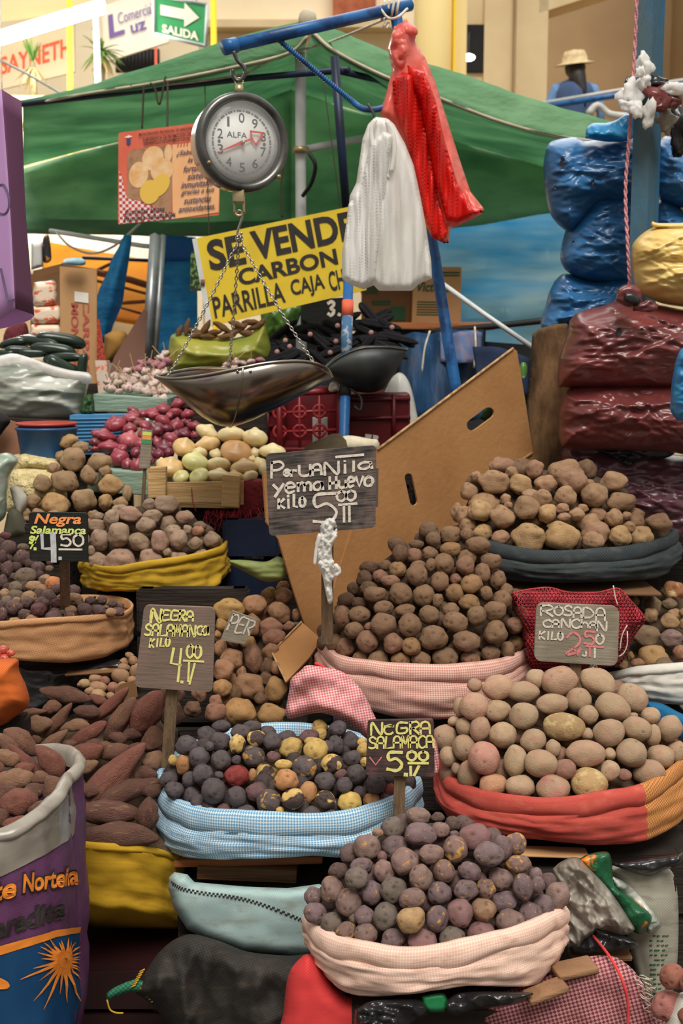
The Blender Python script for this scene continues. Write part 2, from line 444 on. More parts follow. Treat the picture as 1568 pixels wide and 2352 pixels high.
# ------------------------------------------------------------------ lettering
ST = {
 'A': [[(0, 0), (.05, .8), (.5, 1), (.9, .8), (1, 0)], [(0.05, .45), (.95, .45)]], 'B': [[(0, 0), (0, 1), (.8, .9), (.7, .55), (0, .5)], [(.7, .52), (1, .25), (.7, 0), (0, 0)]],
 'C': [[(1, .85), (.6, 1), (.1, .75), (0, .4), (.3, .02), (.7, 0), (1, .15)]], 'D': [[(0, 0), (0, 1), (.6, .95), (1, .5), (.7, .05), (0, 0)]],
 'E': [[(1, 1), (.1, .95), (0, 0), (1, .05)], [(.05, .5), (.8, .52)]], 'F': [[(1, 1), (0, 1), (0, 0)], [(0, .5), (.7, .5)]],
 'G': [[(1, .95), (.2, .95), (0, .5), (.1, .05), (.85, .05), (.95, .45), (.4, .45)]], 'H': [[(0, 0), (0, 1)], [(1, 0), (1, 1)], [(0, .45), (1, .5)]],
 'I': [[(.5, 0), (.5, 1)]], 'J': [[(.9, 1), (.9, .2), (.5, 0), (.1, .2)]], 'K': [[(0, 0), (0.05, 1)], [(1, 1), (.05, .45), (1, 0)]], 'L': [[(.1, 1), (0, 0), (.95, .05)]],
 'M': [[(0, 0), (.08, 1), (.5, .35), (.92, 1), (1, 0)]], 'N': [[(0, 0), (.05, 1), (.9, 0), (1, 1)]], 'O': [[(.5, 1), (.05, .75), (.05, .25), (.5, 0), (.95, .25), (.95, .75), (.5, 1)]],
 'P': [[(0, 0), (.05, 1)], [(0.05, .95), (.7, 1), (1, .75), (.7, .48), (.05, .45)]], 'R': [[(.05, 0), (0, 1)], [(0, .95), (.7, 1), (.95, .75), (.6, .5), (.1, .45)], [(.3, .45), (1, 0)]],
 'S': [[(.95, .85), (.5, 1), (.08, .8), (.3, .55), (.85, .4), (.9, .12), (.4, 0), (0, .1)]], 'T': [[(0, 1), (1, 1)], [(.5, 1), (.5, 0)]],
 'U': [[(0, 1), (.05, .2), (.5, 0), (.95, .2), (1, 1)], [(.97, .5), (1, 0)]], 'V': [[(0, 1), (.5, 0), (1, 1)]], 'Y': [[(0, 1), (.45, .45)], [(1, 1), (.1, -.5)]],
 'a': [[(.9, .9), (.4, 1), (0, .6), (.1, .1), (.5, 0), (.9, .4), (.9, 1), (1, 0)]], 'e': [[(.05, .5), (.95, .6), (.7, 1), (.2, .9), (0, .4), (.3, 0), (.9, .1)]],
 'h': [[(0, 1.4), (0, 0)], [(0, .5), (.5, .9), (.9, .6), (1, 0)]], 'i': [[(.5, .9), (.5, 0)], [(.5, 1.25), (.5, 1.32)]], 'l': [[(.3, 1.4), (.2, .1), (.8, 0)]],
 'm': [[(0, 0), (0, 1)], [(0, .7), (.3, 1), (.5, .7), (.5, 0)], [(.5, .7), (.8, 1), (1, .7), (1, 0)]], 'o': [[(.5, 1), (.05, .75), (.05, .25), (.5, 0), (.95, .25), (.95, .75), (.5, 1)]],
 'r': [[(0, 0), (0, 1)], [(0, .6), (.4, 1), (.9, .9)]], 'u': [[(0, 1), (.05, .2), (.5, 0), (.9, .3), (.95, 1)], [(.95, .5), (1, 0)]], 'v': [[(0, 1), (.5, 0), (1, 1)]],
 'y': [[(0, 1), (.45, .35)], [(1, 1), (.1, -.6)]], 'n': [[(0, 0), (0, 1)], [(0, .6), (.5, 1), (.95, .7), (1, 0)]],
 '0': [[(.5, 1), (.05, .75), (.05, .25), (.5, 0), (.95, .25), (.95, .75), (.5, 1)]], '2': [[(0, .75), (.4, 1), (.9, .8), (.8, .45), (0, 0), (.6, .05), (1, .3)]],
 '4': [[(.15, 1), (.0, .5), (.9, .45)], [(.85, 1), (.75, -.1)]], '5': [[(1, 1), (.12, .98), (.12, .58), (.6, .66), (1, .35), (.7, .02), (0, .08)]],
 '-': [[(0, .5), (1, .5)]], '|': [[(.5, 1), (.5, 0)]], '.': [[(.4, .05), (.6, .0)]], '/': [[(1, 1), (0, 0)]], '3': [[(0, .9), (.6, 1), (.9, .75), (.4, .5), (.95, .3), (.5, 0), (0, .1)]],
}
class Quad:
    """a flat board given by its four picture corners TL, TR, BR, BL at a distance"""
    def __init__(s, tl, tr, br, bl, Y):
        Y = Y if isinstance(Y, (list, tuple)) else [Y] * 4
        s.c = [P(*p, y) for p, y in zip((tl, tr, br, bl), Y)]
        s.n = (s.c[3] - s.c[0]).cross(s.c[1] - s.c[0]).normalized()
        if s.n.y > 0: s.n = -s.n
    def at(s, u, v, off=0.0):
        t = s.c[0].lerp(s.c[1], u); b = s.c[3].lerp(s.c[2], u); return t.lerp(b, v) + s.n * off
def board(q, name, m, parent, thick=0.012, rad=0.06, bite=None):
    pr = []
    wd = (q.c[1] - q.c[0]).length; ht = (q.c[3] - q.c[0]).length
    ru, rv = rad, rad * wd / ht
    for (cu, cv, a0) in ((1 - ru, rv, -90), (1 - ru, 1 - rv, 0), (ru, 1 - rv, 90), (ru, rv, 180)):
        for k in range(5):
            a = math.radians(a0 + 22.5 * k); pr.append((cu + ru * math.cos(a), cv + rv * math.sin(a)))
    if bite: pr = bite(pr)
    n = len(pr); vs = [q.at(u, v) for u, v in pr] + [q.at(u, v, -thick) for u, v in pr]
    uv = [(u * wd, v * ht) for u, v in pr] * 2
    fs = [tuple(range(n)), tuple(range(2 * n - 1, n - 1, -1))] + [(i, n + i, n + (i + 1) % n, (i + 1) % n) for i in range(n)]
    o = obj(name, vs, fs, m, parent, False, uvs=uv)
    return o
def holder(p):
    """printing belongs to the board, sheet or body it is on"""
    for c in p.children:
        if c.name.split('.')[0] in ('board', 'panel', 'sheet', 'box', 'dial_face', 'body', 'side_panel'): return c
    return p
def strokes(q, text, box, w, m, parent, off=0.0015, gap=0.28, widths=None, name='lettering', jit=0.02, seed=1):
    """brush or chalk letters drawn stroke by stroke in a box (u0,v0,u1,v1) of the board"""
    rnd = random.Random(seed); mb = MB()
    u0, v0, u1, v1 = box[:4]; n = len(text); sl = box[4] if len(box) > 4 else 0.0
    cw = (u1 - u0) / (n + (n - 1) * gap) if n else 0
    for i, ch in enumerate(text):
        if ch == ' ': continue
        x0 = u0 + i * cw * (1 + gap); dv = sl * (i / max(1, n - 1))
        for st in ST.get(ch, []):
            sp = [(x0 + (a + rnd.uniform(-jit, jit)) * cw, v0 + dv + (1 - b + rnd.uniform(-jit, jit)) * (v1 - v0)) for a, b in st]
            sp = smooth_path([Vector((a, b, 0)) for a, b in sp], 5 * len(sp)) if len(sp) > 3 or ch in 'OoDSCG0253' else [Vector((a, b, 0)) for a, b in sp]
            pts = [q.at(v.x, v.y, off) for v in sp]
            ribbon(mb, pts, q.n, w, rnd)
    o = mb.build(name, m, holder(parent), False)
    return o
def ribbon(mb, pts, n, w, rnd=None):
    L, R = [], []
    for i, p in enumerate(pts):
        t = pts[min(i + 1, len(pts) - 1)] - pts[max(i - 1, 0)]
        if t.length < 1e-9: t = Vector((1, 0, 0))
        s = t.normalized().cross(n).normalized(); k = w / 2 * (rnd.uniform(.82, 1.15) if rnd else 1)
        e = t.normalized() * (w * 0.3 if i == len(pts) - 1 else (-w * 0.3 if i == 0 else 0))
        L.append(p + s * k + e); R.append(p - s * k + e)
    m = len(pts); mb.add(L + R, [(i, i + 1, m + i + 1, m + i) for i in range(m - 1)])
def text_mesh(text, bold=0.0, shear=0.0):
    cu = D.curves.new('text', 'FONT'); cu.body = text; cu.offset = bold; cu.shear = shear; cu.resolution_u = 4
    o = D.objects.new('text', cu); COL.objects.link(o)
    dg = bpy.context.evaluated_depsgraph_get(); me = D.meshes.new_from_object(o.evaluated_get(dg))
    vs = [v.co.copy() for v in me.vertices]; fs = [tuple(p.vertices) for p in me.polygons]
    D.objects.remove(o); D.curves.remove(cu); D.meshes.remove(me)
    return vs, fs
def print_text(fn, text, box, m, parent, bold=0.0, shear=0.0, name='lettering', slope=0.0):
    """printed letters; fn(u, v) gives the place on the surface, box = (u0, v0, u1, v1)"""
    vs, fs = text_mesh(text, bold, shear)
    if not vs: return None
    xa, xb = min(v.x for v in vs), max(v.x for v in vs); ya, yb = min(v.y for v in vs), max(v.y for v in vs)
    u0, v0, u1, v1 = box
    out = []
    for v in vs:
        a = (v.x - xa) / (xb - xa or 1); b = (v.y - ya) / (yb - ya or 1)
        out.append(fn(u0 + a * (u1 - u0), v1 + (v0 - v1) * b + slope * a))
    return obj(name, out, fs, m, holder(parent), False)
# ================================================================== materials
M = {}
M['ground'] = mat('ground', C(95, 88, 80), C(70, 64, 58), 3, 0.9, bmp=0.3)
M['cream'] = mat('cream_plaster', C(226, 204, 164), C(206, 182, 140), 1.2, 0.85, bmp=0.1, bscale=20)
M['cream_lit'] = mat('lit_cream_plaster', C(244, 230, 200), C(230, 212, 178), 0.8, 0.85)  # lit copy of the cream plaster, overexposed brightness put into its colour
M['tan'] = mat('tan_plaster', C(178, 150, 112), C(158, 130, 96), 0.7, 0.9)
M['yellow_col'] = mat('yellow_plaster', C(250, 226, 160), C(238, 208, 138), 0.6, 0.7)
M['yellow_paint'] = mat('yellow_paint', C(250, 214, 50), None, rough=0.5)
M['white_paint'] = mat('white_paint', C(222, 224, 222), C(190, 194, 194), 6, 0.45)
M['grey_metal'] = mat('galvanised_metal', C(168, 172, 174), C(130, 134, 136), 9, 0.4, metal=0.5)
M['brick'] = mat('red_brick', C(190, 110, 75), C(160, 85, 60), 6, 0.9)
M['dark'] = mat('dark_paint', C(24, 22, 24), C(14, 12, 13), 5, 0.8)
M['black_iron'] = mat('black_iron', C(40, 38, 38), None, rough=0.6)
M['tube_light'] = mat('fluorescent_tube', C(255, 250, 240), None, emit=110)
M['bulb'] = mat('lit_bulb', C(255, 252, 240), None, emit=5)
M['roof_sheet'] = mat('translucent_roof_sheet', C(255, 246, 214), C(248, 232, 186), 0.6, 0.6, trans=0.6)
M['sign_white'] = mat('white_sign_board', C(244, 238, 228), C(226, 216, 204), 1.5, 0.6)
M['sign_cream'] = mat('cream_sign_board', C(246, 230, 200), C(214, 206, 196), 1.2, 0.6)
M['letter_red'] = mat('red_letter_paint', C(232, 106, 74))
M['letter_violet'] = mat('violet_letter_paint', C(116, 96, 160))
M['sign_green'] = mat('green_sign', C(66, 160, 100), C(52, 146, 88), 2, 0.5)
M['sign_arrow'] = mat('sign_white_paint', C(246, 236, 216))
M['leaf'] = mat('yucca_leaf', C(120, 160, 70), C(84, 122, 56), 8, 0.5, trans=0.25)
M['leaf_dry'] = mat('dry_leaf', C(206, 184, 130), C(170, 146, 96), 8, 0.7, trans=0.2)
M['trunk'] = mat('palm_trunk', C(150, 140, 104), C(110, 98, 70), 12, 0.9)
# green awning: translucent cloth
def tarp(name, a, b, tr=0.55, sc=2.2, rough=0.6, st=(1, 1, 3), bmp=0.25):
    m = mat(name, a, b, sc, rough, bmp=bmp, bscale=5, stretch=st, trans=tr, spec=0.3, bdist=0.05); return m
M['awning_out'] = tarp('faded_green_tarp', C(128, 172, 128), C(84, 142, 96), 0.25)
M['awning_in'] = tarp('green_tarp_underside', C(150, 190, 156), C(116, 158, 128), 0.65)
M['awning_hem'] = mat('tarp_hem', C(206, 196, 170), C(176, 164, 140), 9, 0.8)
M['tarp_blue'] = tarp('blue_tarp', C(112, 198, 242), C(214, 238, 250), 0.8, 1.5, st=(0.5, 1, 3.5))
M['tarp_blue_d'] = tarp('deep_blue_tarp', C(72, 168, 214), C(44, 134, 188), 0.65, 5)
M['tarp_orange'] = tarp('orange_tarp', C(255, 206, 70), C(255, 184, 44), 0.8, 2)
M['tarp_white'] = tarp('white_tarp', C(244, 236, 222), C(226, 214, 196), 0.4, 2)
M['pipe_dark'] = mat('navy_pipe', C(28, 44, 74), C(20, 28, 48), 9, 0.45)
M['pipe_blue'] = mat('chipped_blue_pipe', C(34, 98, 160), C(20, 66, 118), 14, 0.38, bmp=0.1, lo=0.5, hi=0.6)
M['blue_timber'] = mat('blue_painted_timber', C(38, 96, 128), C(72, 92, 98), 16, 0.7, bmp=0.35, stretch=(1, 1, 0.2), bscale=60)
M['rope_white'] = mat('white_rope', C(228, 220, 204), C(190, 180, 160), 60, 0.9)
M['rope_pink'] = mat('pink_rope', C(226, 160, 165), C(200, 130, 138), 80, 0.9, bmp=0.5, bscale=200)
M['twine'] = mat('dark_twine', C(60, 52, 38), None, rough=0.9)
M['steel'] = mat('polished_steel', C(176, 168, 158), C(146, 136, 124), 3, 0.22, metal=1.0, bmp=0.06, bscale=9)
M['chain'] = mat('chain_steel', C(170, 165, 155), None, rough=0.3, metal=1.0)
M['brass'] = mat('old_brass', C(190, 176, 140), C(150, 130, 90), 30, 0.4, metal=0.6)
M['bezel'] = mat('worn_bezel', C(120, 120, 116), C(60, 60, 58), 7, 0.35, metal=0.8)
M['scale_red'] = mat('salmon_enamel', C(206, 128, 100), C(186, 88, 62), 4, 0.3, coat=0.4)
M['dial'] = mat('dial_white', C(232, 232, 228), C(222, 222, 218), 4, 0.5)
M['dial_grey'] = mat('dial_print_grey', C(112, 112, 110))
M['dial_ink'] = mat('dial_print_dark', C(70, 74, 76))
M['needle'] = mat('red_needle', C(206, 80, 62), rough=0.4)
gm, nt, bs, out = nodes('dial_glass')
bs.inputs['Roughness'].default_value = 0.03; bs.inputs['Alpha'].default_value = 0.12; bs.inputs['Base Color'].default_value = (1, 1, 1, 1); bs.inputs['Specular IOR Level'].default_value = 0.7; M['glass'] = gm
M['sign_yellow'] = mat('yellow_sign_paint', C(226, 196, 50), C(206, 172, 44), 7, 0.6, lo=0.45, hi=0.75)
M['ink_black'] = mat('black_sign_paint', C(38, 34, 34), C(52, 46, 42), 20, 0.6)
M['lilac'] = mat('lilac_card', C(220, 180, 228), C(210, 168, 218), 2, 0.7, trans=0.4)
M['plum'] = mat('plum_card_reverse', C(108, 62, 96), C(98, 54, 86), 2, 0.8)
M['ink_grey'] = mat('grey_marker', C(96, 80, 110))
def poster_mat():
    m = mat('poster_salmon', C(226, 120, 92), C(214, 98, 76), 6, 0.4); return m
M['poster'] = poster_mat()
M['poster_peach'] = mat('poster_peach', C(244, 190, 140), C(236, 172, 118), 6, 0.4)
M['poster_photo'] = mat('poster_photo_ground', C(176, 132, 100), C(90, 66, 50), 14, 0.4, lo=0.5, hi=0.75)
M['poster_potato'] = mat('printed_potato', C(224, 166, 100), C(240, 204, 160), 20, 0.4)
M['poster_cut'] = mat('printed_cut_potato', C(232, 190, 84), None, rough=0.4)
ck, nt, bs, out = nodes('red_gingham'); tx = N(nt, 'TexChecker'); tx.inputs['Scale'].default_value = 90
tx.inputs[1].default_value = (*C(200, 60, 66), 1); tx.inputs[2].default_value = (*C(236, 222, 214), 1)
nt.links.new(coords(nt, 'Object'), tx.inputs[0]); nt.links.new(tx.outputs[0], bs.inputs['Base Color']); M['gingham'] = ck
M['ink_navy'] = mat('navy_print', C(60, 66, 100))
M['white_print'] = mat('white_print', C(238, 230, 220))
M['emblem_blue'] = mat('emblem_blue', C(64, 70, 110))
M['bag_white'] = mat('white_plastic_film', C(252, 251, 248), C(242, 240, 234), 6, 0.42, bmp=0.4, bscale=22, stretch=(1.6, 1, 0.25), trans=0.4, spec=0.5)
M['bag_red'] = mat('red_plastic_film', C(244, 46, 34), C(226, 30, 24), 10, 0.32, bmp=0.4, bscale=30, stretch=(2.5, 1, 0.3), trans=0.3, spec=0.5)
M['bag_pink'] = mat('pale_red_plastic_film', C(252, 160, 146), C(248, 110, 96), 8, 0.3, bmp=0.3, bscale=16, trans=0.35, spec=0.5)
def film(name, a, b, rough=0.3, bmp=0.55, st=(1, 1, 2.2), sc=5, spec=0.55, bs_=11, tr=0.0, dirt=None):
    return mat(name, a, b, sc, rough, bmp=bmp * .7, bscale=bs_ * .7, stretch=st, spec=spec, dist=0.6, trans=tr, bdist=0.035, ridge=1)
M['film_blue'] = film('blue_plastic_film', C(52, 112, 164), C(30, 80, 128))
M['film_cyan'] = film('bright_blue_plastic_film', C(30, 140, 200), C(60, 165, 215), tr=0.2)
M['film_yellow'] = film('yellow_plastic_film', C(228, 196, 118), C(212, 178, 98), st=(1, 1, 2.8))
M['film_maroon'] = film('maroon_plastic_film', C(124, 58, 56), C(92, 46, 46), st=(1, 1, 3), spec=0.6)
M['film_wine'] = film('wine_plastic_film', C(104, 62, 72), C(84, 50, 58), st=(1, 1, 3), spec=0.6)
M['film_black'] = film('black_plastic_film', C(38, 38, 40), C(22, 22, 24), 0.25)
M['film_clear'] = film('cloudy_plastic_film', C(188, 180, 168), C(140, 132, 120), 0.2, tr=0.3)
M['film_olive'] = film('yellow_green_plastic_film', C(172, 166, 62), C(120, 138, 58), 0.35, tr=0.2)
M['film_milky'] = film('milky_plastic_film', C(206, 206, 196), C(90, 104, 88), 0.25, st=(0.5, 1, 4), tr=0.1)
M['film_green'] = film('leaf_green_plastic_film', C(88, 128, 52), C(52, 92, 36), 0.35)
M['card'] = mat('brown_cardboard', C(172, 124, 76), C(154, 106, 60), 5, 0.8, bmp=0.1, bscale=60, lo=0.4, hi=0.7)
M['card_edge'] = mat('cardboard_edge', C(196, 160, 116), C(150, 112, 72), 60, 0.9)
M['card_pale'] = mat('pale_cardboard', C(196, 152, 106), C(182, 138, 94), 4, 0.8)
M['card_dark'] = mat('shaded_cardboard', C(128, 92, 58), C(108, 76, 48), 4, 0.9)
M['print_red'] = mat('faded_red_print', C(186, 84, 76))
M['print_green'] = mat('green_print', C(46, 88, 58))
M['bark'] = mat('rough_brown_board', C(126, 94, 62), C(62, 44, 28), 16, 0.95, bmp=0.7, bscale=30, stretch=(1, 1, 0.3))
M['wood_dark'] = mat('shade_dark_wood', C(48, 36, 28), C(30, 23, 18), 10, 0.85, bmp=0.4, bscale=30, stretch=(0.3, 1, 4))  # wood darkened to put the shade of the gaps into its colour
M['wood'] = mat('weathered_wood', C(146, 108, 76), C(112, 82, 58), 14, 0.85, bmp=0.4, bscale=40, stretch=(0.3, 1, 5))
M['wood_orange'] = mat('raw_orange_plank', C(196, 126, 80), C(164, 98, 60), 10, 0.85, bmp=0.4, bscale=40, stretch=(0.3, 1, 5))
M['wood_pale'] = mat('pale_crate_wood', C(214, 180, 126), C(190, 150, 98), 10, 0.8, bmp=0.3, bscale=40, stretch=(0.4, 1, 4))
M['stick'] = mat('grey_stick_wood', C(128, 104, 78), C(98, 78, 58), 30, 0.9, bmp=0.4, stretch=(4, 4, 0.4))
M['pale_green'] = mat('worn_pale_green_paint', C(146, 168, 150), C(116, 138, 120), 12, 0.8, bmp=0.4, bscale=30, stretch=(0.4, 1, 3))
def slate(name, a, b, w, lo=0.42, hi=0.62, sc=3.0):
    m, nt, bs, out = nodes(name); bs.inputs['Roughness'].default_value = 0.85; bs.inputs['Specular IOR Level'].default_value = 0.2
    v = coords(nt, 'UV', (12, 160, 1)); v2 = coords(nt, 'UV', (1, 1, 1))
    c = mixc(nt, noisef(nt, v, 1.0, 0.35, 0.7), a, b)
    c = mixc(nt, mulf(nt, noisef(nt, v2, 14, lo, hi + .1, detail=6), 0.75), c, w)
    nt.links.new(c, bs.inputs['Base Color']); bump(nt, bs, noisef(nt, v, 1.0, 0.2, 0.8), 0.3, 0.003); return m
M['slate_black'] = slate('worn_blackboard', C(44, 42, 42), C(104, 94, 88), C(158, 134, 124), 0.46, 0.70)
M['slate_brown'] = slate('faded_brown_board', C(122, 104, 92), C(108, 96, 82), C(138, 112, 104))
M['slate_grey'] = slate('weathered_grey_board', C(146, 136, 118), C(118, 108, 92), C(160, 150, 134))
M['slate_plum'] = slate('dark_board_with_pink_smears', C(56, 46, 44), C(82, 66, 62), C(146, 92, 96), 0.5, 0.7)
M['slate_ink'] = slate('clean_blackboard', C(30, 31, 28), C(40, 41, 37), C(56, 56, 52), 0.55, 0.75)
M['chalk_w'] = mat('white_chalk', C(224, 214, 200), C(190, 176, 160), 160, 0.95, lo=0.45, hi=0.7)
M['chalk_y'] = mat('yellow_chalk', C(232, 222, 136), C(206, 194, 112), 160, 0.95, lo=0.5, hi=0.75)
M['chalk_p'] = mat('pink_chalk', C(228, 140, 140), C(206, 120, 122), 160, 0.95)
M['chalk_o'] = mat('orange_marker', C(240, 140, 72), C(246, 160, 96), 30, 0.8)
M['chalk_l'] = mat('lime_marker', C(206, 222, 88), C(216, 226, 140), 40, 0.8)
M['chalk_g'] = mat('grey_chalk', C(170, 172, 172), C(200, 200, 198), 60, 0.9)
# sacking
M['sk_F'] = weave('peach_pink_sacking', C(232, 192, 172), C(244, 216, 200), 0.0036, 0.785, dirt=C(176, 128, 104))
M['sk_B'] = weave('blue_white_sacking', C(100, 158, 196), C(212, 226, 232), 0.0042, 0.785, dirt=C(150, 176, 196))
M['sk_R'] = weave('red_sacking', C(192, 78, 68), C(176, 66, 58), 0.003, 0, dirt=C(206, 108, 92), streak=0.5)
M['sk_O'] = weave('orange_sacking', C(206, 146, 84), C(164, 98, 56), 0.004, 0.5)
M['sk_C'] = weave('pale_pink_sacking', C(234, 200, 186), C(200, 140, 128), 0.0040, 0.785, dirt=C(190, 130, 110))
M['sk_C2'] = weave('deep_pink_sacking', C(232, 190, 188), C(196, 104, 108), 0.0042, 0.6, dirt=C(190, 110, 116))
M['sk_K'] = weave('charcoal_sacking', C(58, 66, 68), C(40, 46, 50), 0.004, 0, dirt=C(84, 88, 86), streak=0.4)
M['sk_Y'] = weave('mustard_sacking', C(196, 158, 44), C(186, 148, 40), 0.003, 0, dirt=C(140, 108, 36))
M['sk_N'] = weave('tan_sacking', C(206, 158, 112), C(186, 136, 92), 0.004, 0.5, dirt=C(170, 116, 80), streak=0.3)
M['sk_S'] = weave('golden_sacking', C(208, 164, 42), C(196, 152, 36), 0.003, 0, dirt=C(156, 118, 34), streak=0.3)
M['sk_W'] = weave('white_sacking', C(224, 220, 210), C(206, 202, 192), 0.003, 0, dirt=C(168, 160, 146))
M['sk_W2'] = weave('dirty_white_sacking', C(172, 168, 152), C(156, 152, 138), 0.003, 0, dirt=C(96, 86, 70))
M['sk_T'] = weave('pale_teal_sacking', C(172, 198, 196), C(156, 184, 184), 0.003, 0.3, dirt=C(136, 132, 112))
M['sk_D'] = weave('black_sacking', C(52, 50, 48), C(38, 37, 36), 0.004, 0.4, dirt=C(76, 66, 56))
M['sk_red'] = weave('bright_red_sacking', C(214, 66, 66), C(204, 58, 58), 0.003, 0)
M['sk_M'] = weave('rose_mesh_sacking', C(190, 144, 144), C(122, 52, 58), 0.0052, 0.5, dirt=C(110, 50, 56))
M['sk_G'] = weave('green_sacking', C(60, 130, 100), C(40, 96, 74), 0.005, 0)
M['sk_Or'] = weave('orange_cloth', C(206, 104, 42), C(190, 92, 36), 0.003, 0, dirt=C(150, 70, 34))
M['sk_P'] = weave('printed_purple_sack', C(96, 56, 92), C(104, 64, 100), 0.003, 0, dirt=C(70, 40, 62), rough=0.45)
M['sk_Bl'] = weave('printed_blue_sack', C(24, 68, 108), C(34, 88, 134), 0.003, 0, dirt=C(22, 40, 66), rough=0.45)
M['ink_orange'] = mat('orange_print', C(230, 134, 44))
M['mesh_red'] = mat('red_net_twine', C(190, 56, 66), C(140, 36, 46), 30, 0.6)
M['crate_red'] = mat('dark_red_plastic', C(108, 24, 30), C(88, 20, 26), 5, 0.4)
M['crate_redl'] = mat('red_plastic', C(150, 42, 46), C(128, 34, 38), 5, 0.4)
M['crate_wine'] = mat('very_dark_red_plastic', C(46, 18, 20), C(34, 14, 16), 5, 0.5)
M['crate_blue'] = mat('light_blue_plastic', C(84, 146, 190), C(66, 122, 166), 6, 0.5)
M['tub_blue'] = mat('navy_tub_plastic', C(32, 78, 124), C(44, 96, 146), 9, 0.4)
M['tub_red'] = mat('red_tub_plastic', C(176, 70, 60), C(160, 56, 48), 5, 0.45)
M['earth'] = mat('earth_core', C(92, 74, 56), C(60, 48, 38), 20, 1.0, bmp=0.8, bscale=60)  # red sack's earth; elsewhere an added core, gap shade put into its colour
M['kernels'] = mat('pale_corn_kernels', C(232, 214, 164), C(206, 186, 128), 60, 0.6, bmp=0.9, bscale=90)
M['skin_tone'] = mat('skin', C(150, 104, 78))
M['hair'] = mat('black_hair', C(34, 30, 30), C(54, 48, 46), 20, 0.6, stretch=(4, 4, 0.5))
M['shirt'] = mat('light_blue_shirt', C(112, 150, 196), C(96, 134, 180), 8, 0.8)
M['vest'] = mat('slate_blue_vest', C(70, 92, 132), C(60, 80, 118), 8, 0.8)
M['hat'] = mat('straw_hat', C(226, 204, 162), C(200, 176, 132), 30, 0.8)
M['trouser'] = mat('dark_trousers', C(40, 42, 54))
# produce
M['pot_plain'] = skin('potato_skin', dust=.2)
M['pot_purple'] = skin('purple_potato_skin', 0.6, C(196, 142, 66), 0.63, 0.70, 2.6, dirt=(0.5, 0.44, 0.44), dust=.14)
M['pot_marble'] = skin('marbled_potato_skin', 0.6, C(198, 148, 66), 0.56, 0.62, 1.6, dirt=(0.6, 0.5, 0.5), dust=.2)
M['pot_half'] = skin('half_yellow_potato_skin', 0.5, C(66, 52, 54), 0.50, 0.53, 0.75, dirt=(0.8, 0.66, 0.5), dirt_amt=0.3, pd=1.5, dust=.1)
M['pot_dark'] = skin('black_potato_skin', 0.5, None, dirt=(0.7, 0.6, 0.62), dust=.14)
M['pot_pink'] = skin('pink_eyed_potato_skin', 0.75, C(196, 112, 112), 0.56, 0.74, 1.5, dirt=(0.8, 0.72, 0.6), dirt_amt=0.3, dust=.35)
M['pot_rosada'] = skin('dusty_pink_potato_skin', 0.8, C(192, 128, 118), 0.54, 0.8, 1.2, dirt=(0.82, 0.76, 0.66), dirt_amt=0.3, dust=.4)
M['pot_peel'] = skin('peeling_potato_skin', 0.8, C(214, 190, 136), 0.5, 0.62, 1.2, dirt=(0.75, 0.65, 0.5), dust=.3)
M['yam'] = skin('sweet_potato_skin', 0.65, C(172, 132, 98), 0.6, 0.78, 2.2, dirt=(0.6, 0.5, 0.45), stretch=(0.6, 1.4, 1.4), bmp=0.6, dust=.22)
M['onion_red'] = skin('red_onion_skin', 0.3, C(196, 130, 130), 0.58, 0.75, 1.2, dirt=(0.55, 0.4, 0.45), spec=0.5, stretch=(2.5, 2.5, 0.3), bmp=0.1)
M['onion_white'] = skin('white_onion_skin', 0.32, C(204, 150, 90), 0.6, 0.76, 0.8, dirt=(0.85, 0.75, 0.5), dirt_amt=0.4, spec=0.5, stretch=(1.6, 1.6, 0.5), bmp=0.08)
M['garlic'] = skin('garlic_skin', 0.6, C(150, 92, 104), 0.52, 0.7, 1.1, dirt=(0.8, 0.7, 0.65), stretch=(3, 3, 0.4), bmp=0.15)
M['stalk'] = mat('dry_garlic_stalk', C(206, 180, 134), C(170, 140, 96), 30, 0.9)
M['zucchini'] = skin('zucchini_skin', 0.25, C(70, 100, 62), 0.62, 0.8, 4, dirt=(0.6, 0.7, 0.6), spec=0.5, stretch=(0.3, 2, 2), bmp=0.05)
M['maize'] = skin('black_maize', 0.45, None, dirt=(0.6, 0.5, 0.6), spec=0.25, bscale=30, bmp=0.4)
M['cob_end'] = mat('cut_cob_end', C(196, 150, 140), C(120, 80, 84), 30, 0.8)
M['ginger'] = skin('turmeric_root', 0.85, None, dirt=(0.6, 0.5, 0.4))
M['husk'] = mat('maize_husk', C(140, 148, 88), C(104, 116, 60), 20, 0.7, stretch=(1, 1, 4))
M['greens'] = mat('green_leaves', C(50, 84, 40), C(30, 56, 26), 12, 0.6)
M['dirtwhite'] = mat('off_white_plastic', C(206, 206, 200), C(182, 182, 176), 8, 0.4)

# ================================================================== setting
def struct(name, o): o.name = name; o['kind'] = 'structure'; return o
def slab(name, x0, x1, y0, y1, z0, z1, m):
    o = MB().box(((x0 + x1) / 2, (y0 + y1) / 2, (z0 + z1) / 2), (x1 - x0, y1 - y0, z1 - z0)).build(name, m, None, False)
    o['kind'] = 'structure'; return o
def X(px, Y, py=1000): return P(px, py, Y).x
slab('floor', -9, 9, -1.5, 19, -0.2, 0.0, M['ground'])
slab('wall_back', -9, X(1000, 16), 16, 16.3, 0, 7.2, M['cream_lit'])
